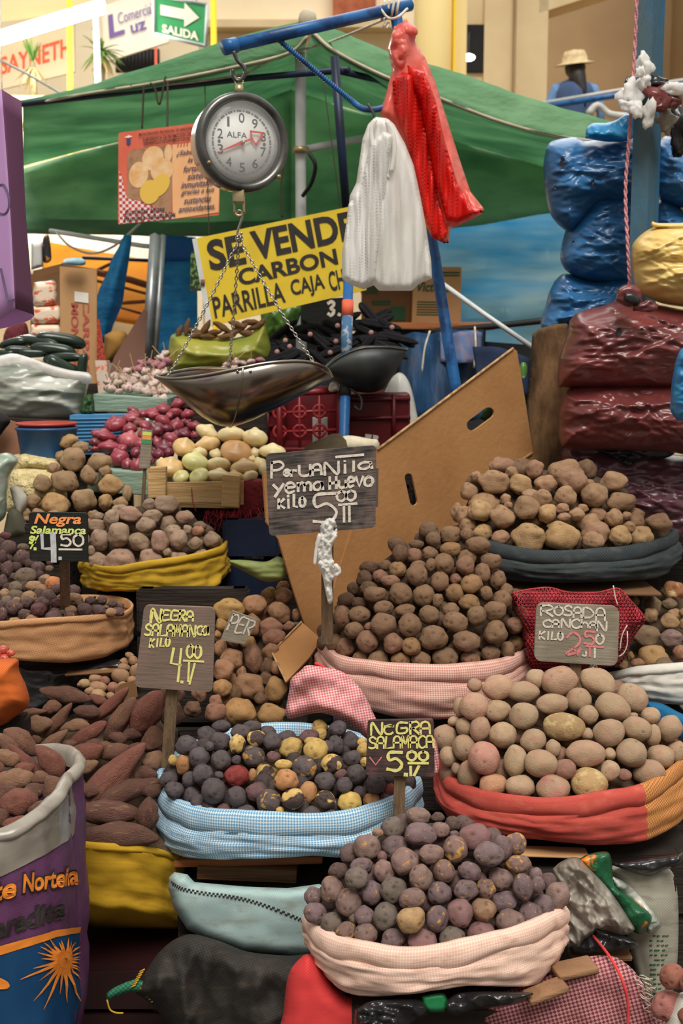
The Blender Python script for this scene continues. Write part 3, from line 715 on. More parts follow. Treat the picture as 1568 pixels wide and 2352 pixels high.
# right-hand building: pier, lintel and a deep opening
slab('wall_right', X(1098, 12.4), X(1238, 12.4), 12.4, 12.8, 0, 5.8, M['cream'])
lo = MB(); a = [P(1238, 30, 12.4), P(1420, -28, 12.4), P(1420, -130, 12.4), P(1238, -130, 12.4)]
lo.add([*a, *[v + Vector((0, 0.4, 0)) for v in a]], [(0, 1, 2, 3), (7, 6, 5, 4), (0, 4, 5, 1), (0, 3, 7, 4), (1, 5, 6, 2), (2, 6, 7, 3)])
struct('wall_lintel', lo.build('wall_lintel', M['cream'], None, False))
slab('wall_recess', X(1238, 12.4) - 0.3, 9, 14.6, 14.9, 0, 6.2, M['tan'])
slab('wall_recess_side', X(1540, 14), X(1540, 14) + 0.3, 12.9, 14.6, 0, 8, M['tan'])
slab('floor_gallery', X(1238, 12.4), 9, 10.6, 14.6, 2.55, 2.75, M['tan'])
slab('wall_gallery_front', X(1100, 10.6), 9, 10.6, 10.75, 0, 2.55, M['cream'])
slab('trim_1', X(1163, 12.36), X(1168, 12.36), 12.34, 12.42, 0, 8, M['tan'])
colm = MB(); cx = X(990, 11); rr = X(1034, 11) - cx
colm.lathe([(rr, 0), (rr, 8)], (cx, 11 + rr, 0), 40); struct('pillar_round', colm.build('pillar_round', M['yellow_col']))
slab('pillar_edge', X(1033, 11), X(1062, 11), 11.1, 11.6, 0, 8, M['yellow_col'])
slab('trim_2', X(1031, 11), X(1036, 11), 11.05, 11.2, 0, 8, M['yellow_paint'])
w = slab('window_1', X(1060, 12.4), X(1100, 12.4), 12.42, 12.5, P(0, 165, 12.4).z, P(0, 55, 12.4).z, M['dark'])
slab('wall_under_window', X(1060, 12.4), X(1100, 12.4), 12.45, 12.8, 0, P(0, 165, 12.4).z, M['cream'])
slab('wall_over_window', X(1060, 12.4), X(1100, 12.4), 12.45, 12.8, P(0, 55, 12.4).z, 8, M['cream'])
slab('trim_brick', X(765, 15.6), X(860, 15.6), 15.7, 16.0, P(0, 38, 15.7).z, 9, M['brick'])
slab('trim_ledge', X(480, 15.6), X(930, 15.6), 15.7, 16.0, P(0, 62, 15.7).z, P(0, 44, 15.7).z, M['cream'])
slab('window_2', X(285, 12), X(382, 12), 12.0, 12.05, P(0, 165, 12).z, P(0, 112, 12).z, M['dark'])
slab('wall_left', X(-400, 12.2), X(470, 12.2), 12.2, 12.4, 0, P(0, 70, 12.2).z, M['cream_lit'])
gr = MB()
for i in range(12):
    x = X(290 + i * 8, 11.9); gr.tube([(x, 11.95, P(0, 163, 11.95).z), (x, 11.95, P(0, 114, 11.95).z)], 0.008, 6)
g = gr.build('window_grille', M['black_iron']); g['kind'] = 'structure'
# translucent roof over the left-hand stalls
rf = loft('ceiling', [[(-500, -40, 10.5), (235, -120, 10.5)], [(-500, 105, 9.0), (232, 22, 9.0)], ], M['roof_sheet'], nx=12, ny=6, thick=0.01, curve=False); rf['kind'] = 'structure'

t = MB(); a, b = P(-160, 140, 8.0), P(238, 18, 8.0)
lamp = empty('ceiling_light', a.lerp(b, .5), 'long lit fluorescent tube under the pale roof sheet', 'lamp')
MB().tube([a, b], 0.034, 14).build('tube', M['tube_light'], lamp)
MB().tube([a + Vector((0, 0.06, 0.05)), b + Vector((0, 0.06, 0.05))], 0.03, 8).build('fitting', M['white_paint'], lamp)
lb = empty('wall_lamp', P(1075, 130, 12.2), 'small round lit lamp by the dark window beside the yellow pillar', 'lamp')
MB().ball(P(1075, 132, 12.1), 0.05, (1.35, 1, 0.7)).build('globe', M['bulb'], lb)
MB().tube([P(1075, 122, 12.1), P(1076, 90, 12.3), P(1078, 75, 12.4)], 0.012, 6).build('bracket', M['black_iron'], lb)

def post(name, px0, py0, px1, py1, Y, wpx, m, label, cat='post', toground=True, n=12):
    a, b = P(px0, py0, Y), P(px1, py1, Y)
    if toground:
        d = (b - a); b = a + d * ((a.z - 0.0) / (a.z - b.z))
    o = MB().tube([a, b], S(px0, py0, Y) * wpx / 2, n).build(name, m); return tag(o, label, cat)
post('street_post', 159, -40, 161, 195, 8.55, 13, M['yellow_paint'], 'yellow post rising between the plants in front of the red lettered sign')
post('street_post', 490, -40, 491, 110, 9, 14, M['yellow_paint'], 'yellow post beside the green exit sign')
post('street_post', 217, -40, 225, 180, 8.5, 15, M['white_paint'], 'white post in front of the spiky plant by the violet lettered sign')
post('thin_pole', 358, 90, 358, 145, 11, 6, M['letter_red'], 'thin red pole under the green exit sign', 'pole')

# shop signs
def signboard(name, q, m, label, thick=0.03, cat='sign'):
    r = empty(name, q.at(.5, 1), label, cat); board(q, 'panel', m, r, thick, 0.01); return r
q = Quad((-40, 118), (170, 50), (172, 165), (-40, 215), 9.6)
r = signboard('shop_sign', q, M['sign_cream'], 'cream shop sign with red capitals behind the fluorescent tube')
print_text(lambda u, v: q.at(u, v, 0.01), 'SAYNETH', (.2, .28, .96, .68), M['letter_red'], r, bold=0.02)
q2 = Quad((234, 14), (356, -26), (388, 96), (240, 143), 9.8)
r = signboard('shop_sign', q2, M['sign_white'], 'white shop sign with violet lettering left of the green exit sign')
print_text(lambda u, v: q2.at(u, v, 0.01), 'L', (.10, .20, .36, .62), M['letter_violet'], r, bold=0.03)
print_text(lambda u, v: q2.at(u, v, 0.01), 'Comercial', (.27, .22, .88, .42), M['letter_violet'], r)
print_text(lambda u, v: q2.at(u, v, 0.01), 'uz', (.46, .50, .72, .66), M['letter_violet'], r, bold=0.02)
q3 = Quad((352, -12), (476, 10), (472, 106), (354, 78), 8.2)
r = signboard('exit_sign', q3, M['sign_green'], 'green exit sign with white arrow hung above the awning')
bo = MB()
for a, b in (((0, 0), (1, 0)), ((1, 0), (1, 1)), ((1, 1), (0, 1)), ((0, 1), (0, 0))):
    bo.tube([q3.at(*a), q3.at(*b)], 0.012, 6)
bo.build('frame', M['white_paint'], r)
ar = [(.13, .22), (.13, .48), (.58, .48), (.58, .66), (.86, .36), (.58, .06), (.58, .22)]
obj('arrow', [q3.at(u, v, .006) for u, v in ar], [tuple(range(7))], M['sign_arrow'], r, False)
print_text(lambda u, v: q3.at(u, v, 0.006), 'SALIDA', (.16, .70, .86, .92), M['sign_arrow'], r, bold=0.04)
MB().tube([q3.at(.2, 0), q3.at(.2, -1.2)], 0.006, 6).build('hanger', M['black_iron'], r)
MB().tube([q3.at(.8, 0), q3.at(.8, -1.2)], 0.006, 6).build('hanger', M['black_iron'], r)

# spiky plants
def yucca(px, py, Y, n, Lpx, label, up, dry=0, trunk=60):
    s = S(px, py, Y); c = P(px, py, Y); r = empty('yucca_plant', Vector((c.x, c.y, P(0, 226, 8.8).z)), label, 'plant')
    rnd = random.Random(px)
    def blades(k, name, m, lo, hi, base, L):
        mb = MB()
        for i in range(k):
            az = rnd.uniform(0, 6.28); el = math.radians(rnd.uniform(lo, hi)); ln = L * s * rnd.uniform(.7, 1.1)
            d = Vector((math.cos(az) * math.cos(el), math.sin(az) * math.cos(el), math.sin(el)))
            sd = d.cross(Vector((0, 0, 1))); sd = sd.normalized() if sd.length > .05 else Vector((1, 0, 0))
            pts = []
            for j in range(6):
                t = j / 5; p = base + d * ln * t - Vector((0, 0, 1)) * ln * .35 * t * t * math.cos(el); wd = 4.5 * s * (1 - t) ** .6 * (0.6 + t)
                pts.append((p, wd))
            L_ = [p + sd * w for p, w in pts]; R_ = [p - sd * w for p, w in pts]; M_ = [p - d.cross(sd) * w * .4 for p, w in pts]
            vs = L_ + M_ + R_
            mb.add(vs, [(j, j + 1, 6 + j + 1, 6 + j) for j in range(5)] + [(6 + j, 6 + j + 1, 12 + j + 1, 12 + j) for j in range(5)])
        mb.build(name, m, r)
    blades(n, 'foliage', M['leaf'], *up, c, Lpx)
    if dry: blades(dry, 'dry_leaves', M['leaf_dry'], -80, -20, c - Vector((0, 0, 1)) * 10 * s, Lpx * .9)
    MB().tube([c, c - Vector((0, 0, 1)) * trunk * s, Vector((c.x, c.y, P(0, 228, 8.8).z))], [6 * s, 7 * s, 9 * s], 10).build('trunk', M['trunk'], r)
    return r
slab('wall_planter', X(-80, 8.8), X(320, 8.8), 8.7, 9.5, 0, P(0, 226, 8.8).z, M['cream'])
yucca(75, 142, 8.8, 16, 62, 'upright green spiky plant in front of the red lettered sign', (55, 85), 14, 50)
yucca(232, 118, 9.2, 44, 66, 'round spiky plant behind the white post', (-30, 70), 18, 40)

# awning: pale outer flap, hem, dark underside and hanging back cloth
aw = empty('market_awning', P(700, 540, 5.2), 'green tarpaulin awning stretched over the stall behind the scale', 'awning')
Lt = [(48, 232, 5.4), (200, 196, 5.2), (350, 150, 5.0), (500, 101, 4.85), (600, 72, 4.75), (712, 43, 4.65)]
Lh = [(52, 243, 5.38), (200, 215, 5.16), (352, 191, 4.95), (510, 160, 4.8), (658, 124, 4.68), (706, 84, 4.62)]
Rt = [(712, 43, 4.65), (800, 80, 4.65), (900, 122, 4.7), (1000, 150, 4.75), (1100, 184, 4.8), (1200, 219, 4.85), (1300, 250, 4.9), (1440, 292, 5.0)]
Rh = [(718, 74, 4.6), (768, 117, 4.58), (880, 174, 4.62), (1023, 231, 4.68), (1125, 271, 4.75), (1227, 302, 4.8), (1310, 318, 4.85), (1440, 330, 4.95)]
loft('outer_flap', [Lt, Lh], M['awning_out'], aw, 40, 5, amp=0.012, nscale=5)
loft('outer_flap', [Rt, Rh], M['awning_out'], aw, 40, 6, amp=0.018, nscale=5)
MB().tube(smooth_path(PP(Lh), 30), 0.006, 6).build('hem', M['awning_hem'], aw)
MB().tube(smooth_path(PP(Rh), 30), 0.007, 6).build('hem', M['awning_hem'], aw)
Lb = [(52, 384, 7.2), (200, 345, 7.0), (440, 287, 6.6), (668, 206, 6.2)]
Rb = [(668, 206, 6.2), (800, 250, 6.3), (1000, 310, 6.5), (1200, 370, 6.8), (1420, 430, 7.0)]
loft('underside', [Lh, [(52, 320, 6.4), (300, 275, 6.0), (560, 205, 5.6), (690, 150, 5.4)], Lb], M['awning_in'], aw, 34, 10, amp=0.02, nscale=2)
loft('underside', [Rh, [(690, 150, 5.4), (850, 210, 5.4), (1100, 290, 5.6), (1420, 360, 5.9)], Rb], M['awning_in'], aw, 34, 10, amp=0.02, nscale=2)
Bb = [(40, 534, 7.0), (200, 535, 6.9), (450, 541, 6.6), (668, 535, 6.2)]
loft('back_cloth', [Lb, [(45, 460, 7.1), (300, 440, 6.8), (668, 380, 6.2)], Bb], M['awning_in'], aw, 34, 10, amp=0.03, nscale=1.5)
loft('back_cloth', [Rb, [(668, 380, 6.2), (1000, 430, 6.4), (1420, 470, 6.9)], [(668, 535, 6.2), (900, 530, 6.3), (1100, 520, 6.5), (1260, 490, 6.7), (1420, 480, 6.9)]], M['awning_in'], aw, 34, 10, amp=0.03, nscale=1.5)
loft('bottom_band', [[(40, 498, 6.95), (250, 505, 6.8), (450, 510, 6.55), (668, 505, 6.15)], [(40, 536, 6.96), (250, 538, 6.8), (450, 543, 6.56), (668, 538, 6.16)]], M['awning_in'], aw, 24, 4, amp=0.03, nscale=2)
MB().ball(P(706, 44, 4.66), 0.035, (1, .6, 1.1)).build('corner_knot', M['awning_hem'], aw)
# awning frame
fr = empty('awning_frame', P(690, 1100, 4.9), 'white and navy pipe frame holding up the green awning', 'frame')
bar = PP([(50, 240, 5.36), (566, 180, 4.9), (800, 160, 4.5)])
MB().tube(bar, 0.012, 10).build('front_bar', M['pipe_dark'], fr)
MB().tube(PP([(690, 118, 4.75), (690, 345, 4.85)]) + [P(690, 345, 4.85) * 1 - Vector((0, 0, 2.4))], 0.021, 12).build('corner_pole', M['white_paint'], fr)
MB().tube([P(690, 352, 4.84), P(690, 338, 4.84)], 0.032, 12).build('clamp', M['brass'], fr)
MB().tube(PP([(690, 345, 4.86), (860, 312, 5.0)]), 0.015, 10).build('cross_bar', M['white_paint'], fr)
MB().tube(PP([(768, 130, 4.45), (795, 480, 4.45)]), 0.016, 10).build('inner_post', M['pipe_dark'], fr)
MB().tube(PP([(768, 160, 4.45), (1000, 215, 5.6)]), 0.012, 10).build('rear_bar', M['pipe_dark'], fr)
MB().tube(smooth_path(PP([(710, 352, 4.7), (724, 380, 4.7), (715, 420, 4.75), (695, 450, 4.8)]), 16), 0.008, 8).build('black_hose', M['black_iron'], fr)
for i, (pts, m_) in enumerate([([(380, 175, 4.9), (366, 240, 4.88), (356, 205, 4.9), (345, 190, 4.9)], 'twine'), ([(330, 200, 4.92), (326, 295, 4.9)], 'twine'), ([(385, 190, 4.9), (384, 295, 4.7)], 'twine'), ([(565, 170, 4.85), (640, 130, 4.7), (760, 95, 4.6), (905, 35, 3.7)], 'rope_white'), ([(655, 350, 4.8), (645, 430, 4.8), (648, 500, 4.8)], 'twine'), ([(380, 195, 4.95), (470, 185, 4.9), (565, 170, 4.85)], 'rope_white')]):
    o = MB().tube(smooth_path(PP(pts), 20), 0.004, 6).build('tie_cord', M[m_])
    tag(o, ['bent dark cord looped over the navy front bar', 'dark cord from the navy bar to the poster corner', 'thin dark cord holding the potato poster', 'white string from the awning bar up to the blue stand', 'brown cord dangling beside the white pole behind the dial', 'pale string lying along the navy bar'][i], 'cord')
cb = MB().tube(smooth_path(PP([(128, 532, 6.5), (160, 565, 6.3), (210, 582, 6.2), (262, 565, 6.0), (320, 515, 5.6)]), 30), 0.006, 6).build('power_cable', M['dirtwhite'])
tag(cb, 'pale cable sagging under the awning above the orange tarp', 'cable')
cb = MB().tube(PP([(-20, 128, 7), (60, 168, 7), (140, 214, 6.5)]), 0.008, 6).build('power_cable', M['dirtwhite'])
tag(cb, 'pale cable slanting in front of the green spiky plant', 'cable')

# person on the gallery, seen from behind
Yp = 11.4
pc = P(1318, 236, Yp); zf = 2.75
person = empty('person', (pc.x, Yp, zf), 'person in straw hat and blue vest standing on the gallery, seen from behind', 'person')
sp = S(1318, 200, Yp)
hd = P(1318, 158, Yp + .02); 
hs = 0.235 / 0.27
bm = bmesh.new()
J = {'pelvis': (0, 0, .88), 'waist': (0, .0, 1.06), 'chest': (0, -.01, 1.28), 'neck': (0, 0, 1.44), 'head': (0, .02, 1.60), 'shL': (-.20, 0, 1.34), 'elL': (-.29, -.02, 1.10), 'haL': (-.24, .08, .88), 'shR': (.20, 0, 1.34), 'elR': (.29, -.02, 1.10), 'haR': (.24, .08, .88), 'hipL': (-.09, 0, .84), 'knL': (-.1, .02, .46), 'ftL': (-.1, 0, .06), 'hipR': (.09, 0, .84), 'knR': (.1, .02, .46), 'ftR': (.1, 0, .06)}
Rr = {'pelvis': .15, 'waist': .14, 'chest': .16, 'neck': .055, 'head': .1, 'shL': .075, 'elL': .05, 'haL': .035, 'shR': .075, 'elR': .05, 'haR': .035, 'hipL': .095, 'knL': .06, 'ftL': .05, 'hipR': .095, 'knR': .06, 'ftR': .05}
E_ = [('pelvis', 'waist'), ('waist', 'chest'), ('chest', 'neck'), ('neck', 'head'), ('chest', 'shL'), ('shL', 'elL'), ('elL', 'haL'), ('chest', 'shR'), ('shR', 'elR'), ('elR', 'haR'), ('pelvis', 'hipL'), ('hipL', 'knL'), ('knL', 'ftL'), ('pelvis', 'hipR'), ('hipR', 'knR'), ('knR', 'ftR')]
topz = P(1318, 120, Yp).z; k_ = (topz - zf) / 1.72
ks = list(J); me = D.meshes.new('body')
me.from_pydata([Vector(J[a]) * k_ for a in ks], [(ks.index(a), ks.index(b)) for a, b in E_], [])
pb = D.objects.new('body', me); COL.objects.link(pb); pb.parent = person
sk = pb.modifiers.new('skin', 'SKIN')
for i, a in enumerate(ks): me.skin_vertices[0].data[i].radius = (Rr[a] * k_, Rr[a] * k_ * (.75 if a in ('pelvis', 'waist', 'chest') else 1))
me.skin_vertices[0].data[0].use_root = True
mod(pb, 'SUBSURF', levels=2, render_levels=2); me.materials.append(M['shirt'])
pz = Vector((pc.x, Yp, zf))
MB().lathe([(.19 * k_, .85 * k_), (.195 * k_, 1.0 * k_), (.205 * k_, 1.2 * k_), (.21 * k_, 1.31 * k_), (.17 * k_, 1.39 * k_), (.07 * k_, 1.44 * k_)], pz, 24).build('vest', M['vest'], person)
MB().ball(pz + Vector((0, -.01, 1.56 * k_)), .11 * k_, (1, 1, 1.1)).tube([pz + Vector((0, -.06 * k_, 1.53 * k_)), pz + Vector((0.01, -.12 * k_, 1.43 * k_)), pz + Vector((0.06 * k_, -.17 * k_, 1.3 * k_)), pz + Vector((0.08 * k_, -.18 * k_, 1.14 * k_))], [.09 * k_, .085 * k_, .04 * k_, .012 * k_], 12).build('hair', M['hair'], person)
Rt_ = Euler((math.radians(8), math.radians(-6), 0)).to_matrix()
MB().lathe([(.215 * k_, .015), (.2 * k_, .02), (.135 * k_, .035), (.125 * k_, .1 * k_), (.1 * k_, .15 * k_), (.0, .165 * k_)], pz + Vector((0, 0, 1.58 * k_)), 32, Rt_).build('hat', M['hat'], person)
MB().tube([pz + Vector((-.1 * k_, 0, .84 * k_)), pz + Vector((-.1 * k_, 0, .05))], [.11 * k_, .07 * k_], 14).tube([pz + Vector((.1 * k_, 0, .84 * k_)), pz + Vector((.1 * k_, 0, .05))], [.11 * k_, .07 * k_], 14).build('trousers', M['trouser'], person)
rl = empty('gallery_railing', P(1400, 230, 10.8), 'blue and white pipe railing in front of the person on the gallery', 'railing')
MB().tube(PP([(1240, 246, 10.7), (1430, 217, 10.7), (1620, 186, 10.7)]), 0.024, 10).build('top_rail', M['pipe_blue'], rl)
MB().tube(PP([(1240, 238, 10.75), (1430, 206, 10.75), (1620, 176, 10.75)]), 0.016, 10).build('upper_pipe', M['dirtwhite'], rl)
for x in (1250, 1440, 1600):
    a = P(x, 236 if x < 1300 else 208, 10.72); MB().tube([a, Vector((a.x, a.y, 2.6))], 0.018, 8).build('post', M['pipe_blue'], rl)
MB().tube(smooth_path(PP([(1350, 262, 10.5), (1372, 242, 10.5), (1400, 262, 10.5), (1440, 268, 10.4)]), 14), 0.03, 8).build('white_hose', M['dirtwhite'], rl)
# ================================================================== scale stand, scale, bags
st = empty('hanging_stand', P(1180, 1500, 3.55), 'blue painted pipe post with overhanging arm carrying the scale', 'stand')
pa, pb_ = P(908, 30, 3.48), P(1046, 890, 3.55); d_ = pb_ - pa
pe = pb_ + d_ * (pb_.z / -d_.z)
MB().tube([pa - d_ * 0.012, pe], 0.0165, 16).build('post', M['pipe_blue'], st)
MB().tube(PP([(942, 11, 3.50), (516, 109, 3.22)]), 0.0165, 16).build('arm', M['pipe_blue'], st)
MB().tube(PP([(542, 103, 3.235), (514, 109.5, 3.218)]), 0.0195, 16).build('arm_sleeve', M['pipe_blue'], st)
br = smooth_path(PP([(640, 92, 3.3), (720, 160, 3.34), (800, 226, 3.38), (830, 248, 3.38), (860, 252, 3.4), (888, 244, 3.44)]), 90)
mb = MB(); mb.tube(br, 0.0062, 8)
for i in range(2, len(br) - 1, 1):
    t = (br[i] - br[i - 1]).normalized(); mb.tube([br[i] - t * .0012, br[i] + t * .0012], 0.0078, 8)
mb.build('brace_rod', M['pipe_blue'], st)
mb = MB()
for k in range(4):
    x = 880 + k * 11; c = P(x, 24 - k * 2.5, 3.47)
    mb.tube([c + Vector((0.004 * math.sin(q), 0.022 * math.cos(q), 0.024 * math.sin(q))) for q in [i * math.pi / 6 for i in range(13)]], 0.004, 6)
mb.tube(smooth_path(PP([(872, 18, 3.44), (892, 42, 3.43), (915, 38, 3.43), (935, 20, 3.46)]), 12), 0.004, 6)
mb.tube(smooth_path(PP([(884, 45, 3.44), (880, 60, 3.44), (893, 52, 3.44), (888, 66, 3.43)]), 12), 0.003, 6)
mb.build('rope_lashing', M['rope_white'], st)

Ys = 3.2
sc = empty('hanging_scale', P(548, 430, Ys), 'round dial hanging scale with chains, hanging from the blue arm', 'scale')
s1 = S(548, 320, Ys)
# hook above
hk = smooth_path(PP([(536, 118, Ys), (545, 138, Ys), (560, 155, Ys), (562, 172, Ys), (548, 186, Ys), (536, 176, Ys), (534, 160, Ys)]), 40)
MB().tube(hk, 0.0052, 8).build('hook', M['bezel'], sc)
ring = [P(549, 189, Ys) + Vector((math.cos(q) * .010, 0, math.sin(q) * .010)) for q in [i * math.pi / 10 for i in range(21)]]
MB().tube(ring, 0.003, 6).tube(PP([(549, 196, Ys), (549, 216, Ys)]), 0.011, 10).build('top_eye', M['brass'], sc)
# dial drum: axis a little to the right of the camera
fc = P(557, 327, Ys)
ax = Vector((0.44, -0.9, 0.0)).normalized()
q_ = ax.to_track_quat('Z', 'Y').to_matrix()
xr = Vector((0, 0, 1)).cross(ax).normalized() * -1
xr = ax.cross(Vector((0, 0, 1))).normalized() * -1
upv = ax.cross(xr).normalized()
if upv.z < 0: upv = -upv
if xr.x < 0: xr = -xr
Rm = Matrix((xr, upv, ax)).transposed()
R0 = 105 * s1
MB().lathe([(0.0, -.07), (R0 * .94, -.07), (R0 * 1.0, -.066), (R0 * 1.02, -.02), (R0 * 1.02, -.012)], fc, 72, Rm).build('housing', M['scale_red'], sc)
MB().lathe([(R0 * 1.0, -.022), (R0 * 1.05, -.02), (R0 * 1.07, -.005), (R0 * 1.05, .012), (R0 * .98, .017), (R0 * .90, .013), (R0 * .865, .004), (R0 * .85, -.004)], fc, 72, Rm, caps=False).build('bezel', M['bezel'], sc)
df = MB().lathe([(0, -.006), (R0 * .87, -.006), (R0 * .87, -.008)], fc, 72, Rm, caps=False).build('dial_face', M['dial'], sc)
def dp(x, y, o=0.0): return fc + xr * (x * R0) + upv * (y * R0) + ax * (-.006 + o)
mb = MB()
for i in range(60):
    a0, a1 = i * math.pi / 30, (i + .62 if i % 3 else i + .95) * math.pi / 30
    vs = [dp(math.cos(a0) * .70, math.sin(a0) * .70, .0006), dp(math.cos(a1) * .70, math.sin(a1) * .70, .0006), dp(math.cos(a1) * .655, math.sin(a1) * .655, .0006), dp(math.cos(a0) * .655, math.sin(a0) * .655, .0006)]
    mb.add(vs, [(0, 1, 2, 3)])
for i in range(200):
    a0 = i * math.pi / 100; r1 = .83 if i % 10 else .80
    a1 = a0 + .006
    mb.add([dp(math.cos(a0) * .845, math.sin(a0) * .845, .0006), dp(math.cos(a1) * .845, math.sin(a1) * .845, .0006), dp(math.cos(a1) * (r1 - .05), math.sin(a1) * (r1 - .05), .0006), dp(math.cos(a0) * (r1 - .05), math.sin(a0) * (r1 - .05), .0006)], [(0, 1, 2, 3)])
mb.build('scale_marks', M['dial_grey'], df, False)
for dgt in range(10):
    a = math.radians(90 + 36 * dgt); cxy = (math.cos(a) * .53, math.sin(a) * .53)
    hh, ww = .1, (.028 if dgt == 1 else .065)
    print_text(lambda u, v: dp(u, v, .001), str(dgt), (cxy[0] - ww, cxy[1] + hh, cxy[0] + ww, cxy[1] - hh), M['dial_ink'], sc, name='numeral')
print_text(lambda u, v: dp(u, v, .001), 'ALFA', (-.35, .22, .12, .10), M['dial_ink'], sc, bold=0.0)
for x in (-.53, .53):
    obj('dial_dot', [dp(x + math.cos(q) * .035, 0.0 + math.sin(q) * .035, .001) for q in [i * math.pi / 8 for i in range(16)]], [tuple(range(16))], M['dial_ink'], df, False)
na = math.radians(203); nd = (math.cos(na), math.sin(na)); nn = (-nd[1], nd[0])
def nv(a, b, o=.006): return dp(nd[0] * a + nn[0] * b, nd[1] * a + nn[1] * b, o)
mb = MB()
pts = [nv(.72, 0), nv(.10, .035), nv(-.02, .05), nv(-.02, -.05), nv(.10, -.035)]
mb.add(pts + [p - ax * .001 for p in pts], [(0, 1, 2, 3, 4), (9, 8, 7, 6, 5), (0, 5, 6, 1), (0, 4, 9, 5)])
for a, b in (((-.02, 0), (-.26, .0)), ((-.24, .03), (-.28, .16)), ((-.28, .15), (-.55, -.02)), ((-.55, -.02), (-.28, -.15)), ((-.28, -.16), (-.24, -.03))):
    ribbon(mb, [nv(*a), nv((a[0] + b[0]) / 2, (a[1] + b[1]) / 2), nv(*b)], ax, .035 * R0 * 1.3)
mb.build('needle', M['needle'], sc, False)
MB().lathe([(0, .010), (.035 * R0, .009), (.045 * R0, .004), (.045 * R0, -.004)], fc, 16, Rm, caps=False).build('needle_hub', M['brass'], sc)
gl = MB().lathe([(R0 * .88, .004), (R0 * .86, .012), (R0 * .7, .018), (R0 * .4, .022), (0.001, .024)], fc, 64, Rm, caps=False).build('glass', M['glass'], sc)
for a in ((.80, -.70), (-.83, -.50)): MB().ball(dp(*a, .02), .0065).build('bezel_screw', M['brass'], sc)
# shackle, link, chains, pan
R3 = Matrix.Identity(3)
mb = MB(); mb.box(P(548, 450, Ys), (.030, .03, .035), None, 0, .003)
for x in (-.012, .012): mb.box(P(549, 468, Ys) + Vector((x, 0, 0)), (.006, .018, .045), None, 0, .002)
mb.tube([P(549, 484, Ys) + Vector((math.cos(q) * .012, 0, -abs(math.sin(q)) * .013)) for q in [i * math.pi / 8 for i in range(9)]], 0.004, 8)
mb.build('shackle', M['brass'], sc)
MB().tube(smooth_path(PP([(544, 492, Ys), (547, 484, Ys), (554, 486, Ys), (556, 500, Ys), (549, 520, Ys), (545, 535, Ys), (549, 541, Ys), (556, 534, Ys)]), 30), 0.0032, 8).build('link_hook', M['chain'], sc)
hub = P(549, 548, Ys)
def chain(a, b, name='chain', lk=0.0125, r=0.0016, sag=0.01):
    n = int((b - a).length / (lk * .78)); mb = MB()
    for i in range(n):
        t = (i + .5) / n; c = a.lerp(b, t) - Vector((0, 0, sag * 4 * t * (1 - t)))
        d = (b - a).normalized(); s = d.cross(Vector((0, 1, 0.3))).normalized()
        if i % 2: s = d.cross(s).normalized()
        mb.tube([c + d * (lk * .5 * math.cos(q)) + s * (lk * .27 * math.sin(q)) for q in [k * math.pi / 5 for k in range(11)]], r, 5, cap=False)
    mb.build(name, M['chain'], sc)
mb = MB()
for k in range(3):
    a = k * 2.1; mb.tube([hub + Vector((math.cos(q) * .009 * math.cos(a), math.cos(q) * .009 * math.sin(a), math.sin(q) * .009)) for q in [i * math.pi / 6 for i in range(13)]], .002, 6)
mb.build('gather_ring', M['chain'], sc)
# pan: scoop with curved bottom, rim from left lip to round right end
rimF = [(356, 866, 3.16), (400, 870, 3.11), (470, 862, 3.08), (540, 848, 3.07), (620, 833, 3.08), (700, 830, 3.12), (748, 845, 3.18), (764, 868, 3.25)]
rimB = [(356, 866, 3.16), (395, 855, 3.25), (450, 846, 3.33), (505, 846, 3.38), (560, 848, 3.40), (640, 846, 3.40), (720, 850, 3.35), (764, 868, 3.25)]
keel = [(356, 866, 3.16), (395, 898, 3.18), (440, 938, 3.2), (480, 966, 3.22), (520, 979, 3.24), (570, 968, 3.24), (660, 925, 3.24), (764, 868, 3.25)]
nk = 48
A_ = resample(smooth_path(PP(rimF), 60), nk); B_ = resample(smooth_path(PP(keel), 60), nk); C_ = resample(smooth_path(PP(rimB), 60), nk)
vs = []; npr = 21
for i in range(nk):
    for j in range(npr):
        t = math.pi * j / (npr - 1)
        mid = (A_[i] + C_[i]) / 2; half = (A_[i] - C_[i]) / 2; dn = B_[i] - mid
        vs.append(mid + half * math.cos(t) + dn * math.sin(t) ** 0.8)
fs = [(i * npr + j, i * npr + j + 1, (i + 1) * npr + j + 1, (i + 1) * npr + j) for i in range(nk - 1) for j in range(npr - 1)]
pan = obj('pan', vs, fs, M['steel'], sc); mod(pan, 'SOLIDIFY', thickness=.0022, offset=0)
MB().tube(A_, .0038, 8).tube(C_, .0038, 8).build('pan_rim', M['steel'], pan)
ks_ = 21
sm = [vs[ks_ * npr + j] for j in range(0, npr // 2 + 3)]
MB().tube([p + (p - (A_[ks_] + C_[ks_]) / 2).normalized() * .002 for p in sm], .003, 6).build('pan_seam', M['steel'], pan)
for px in (545, 575): MB().ball(P(px, 853, 3.068), .0042, (1, .6, 1), None, 0, 1).build('rivet', M['steel'], pan)
chain(hub, P(384, 868, 3.13)); chain(hub, P(526, 846, 3.39)); chain(hub, P(722, 834, 3.14))

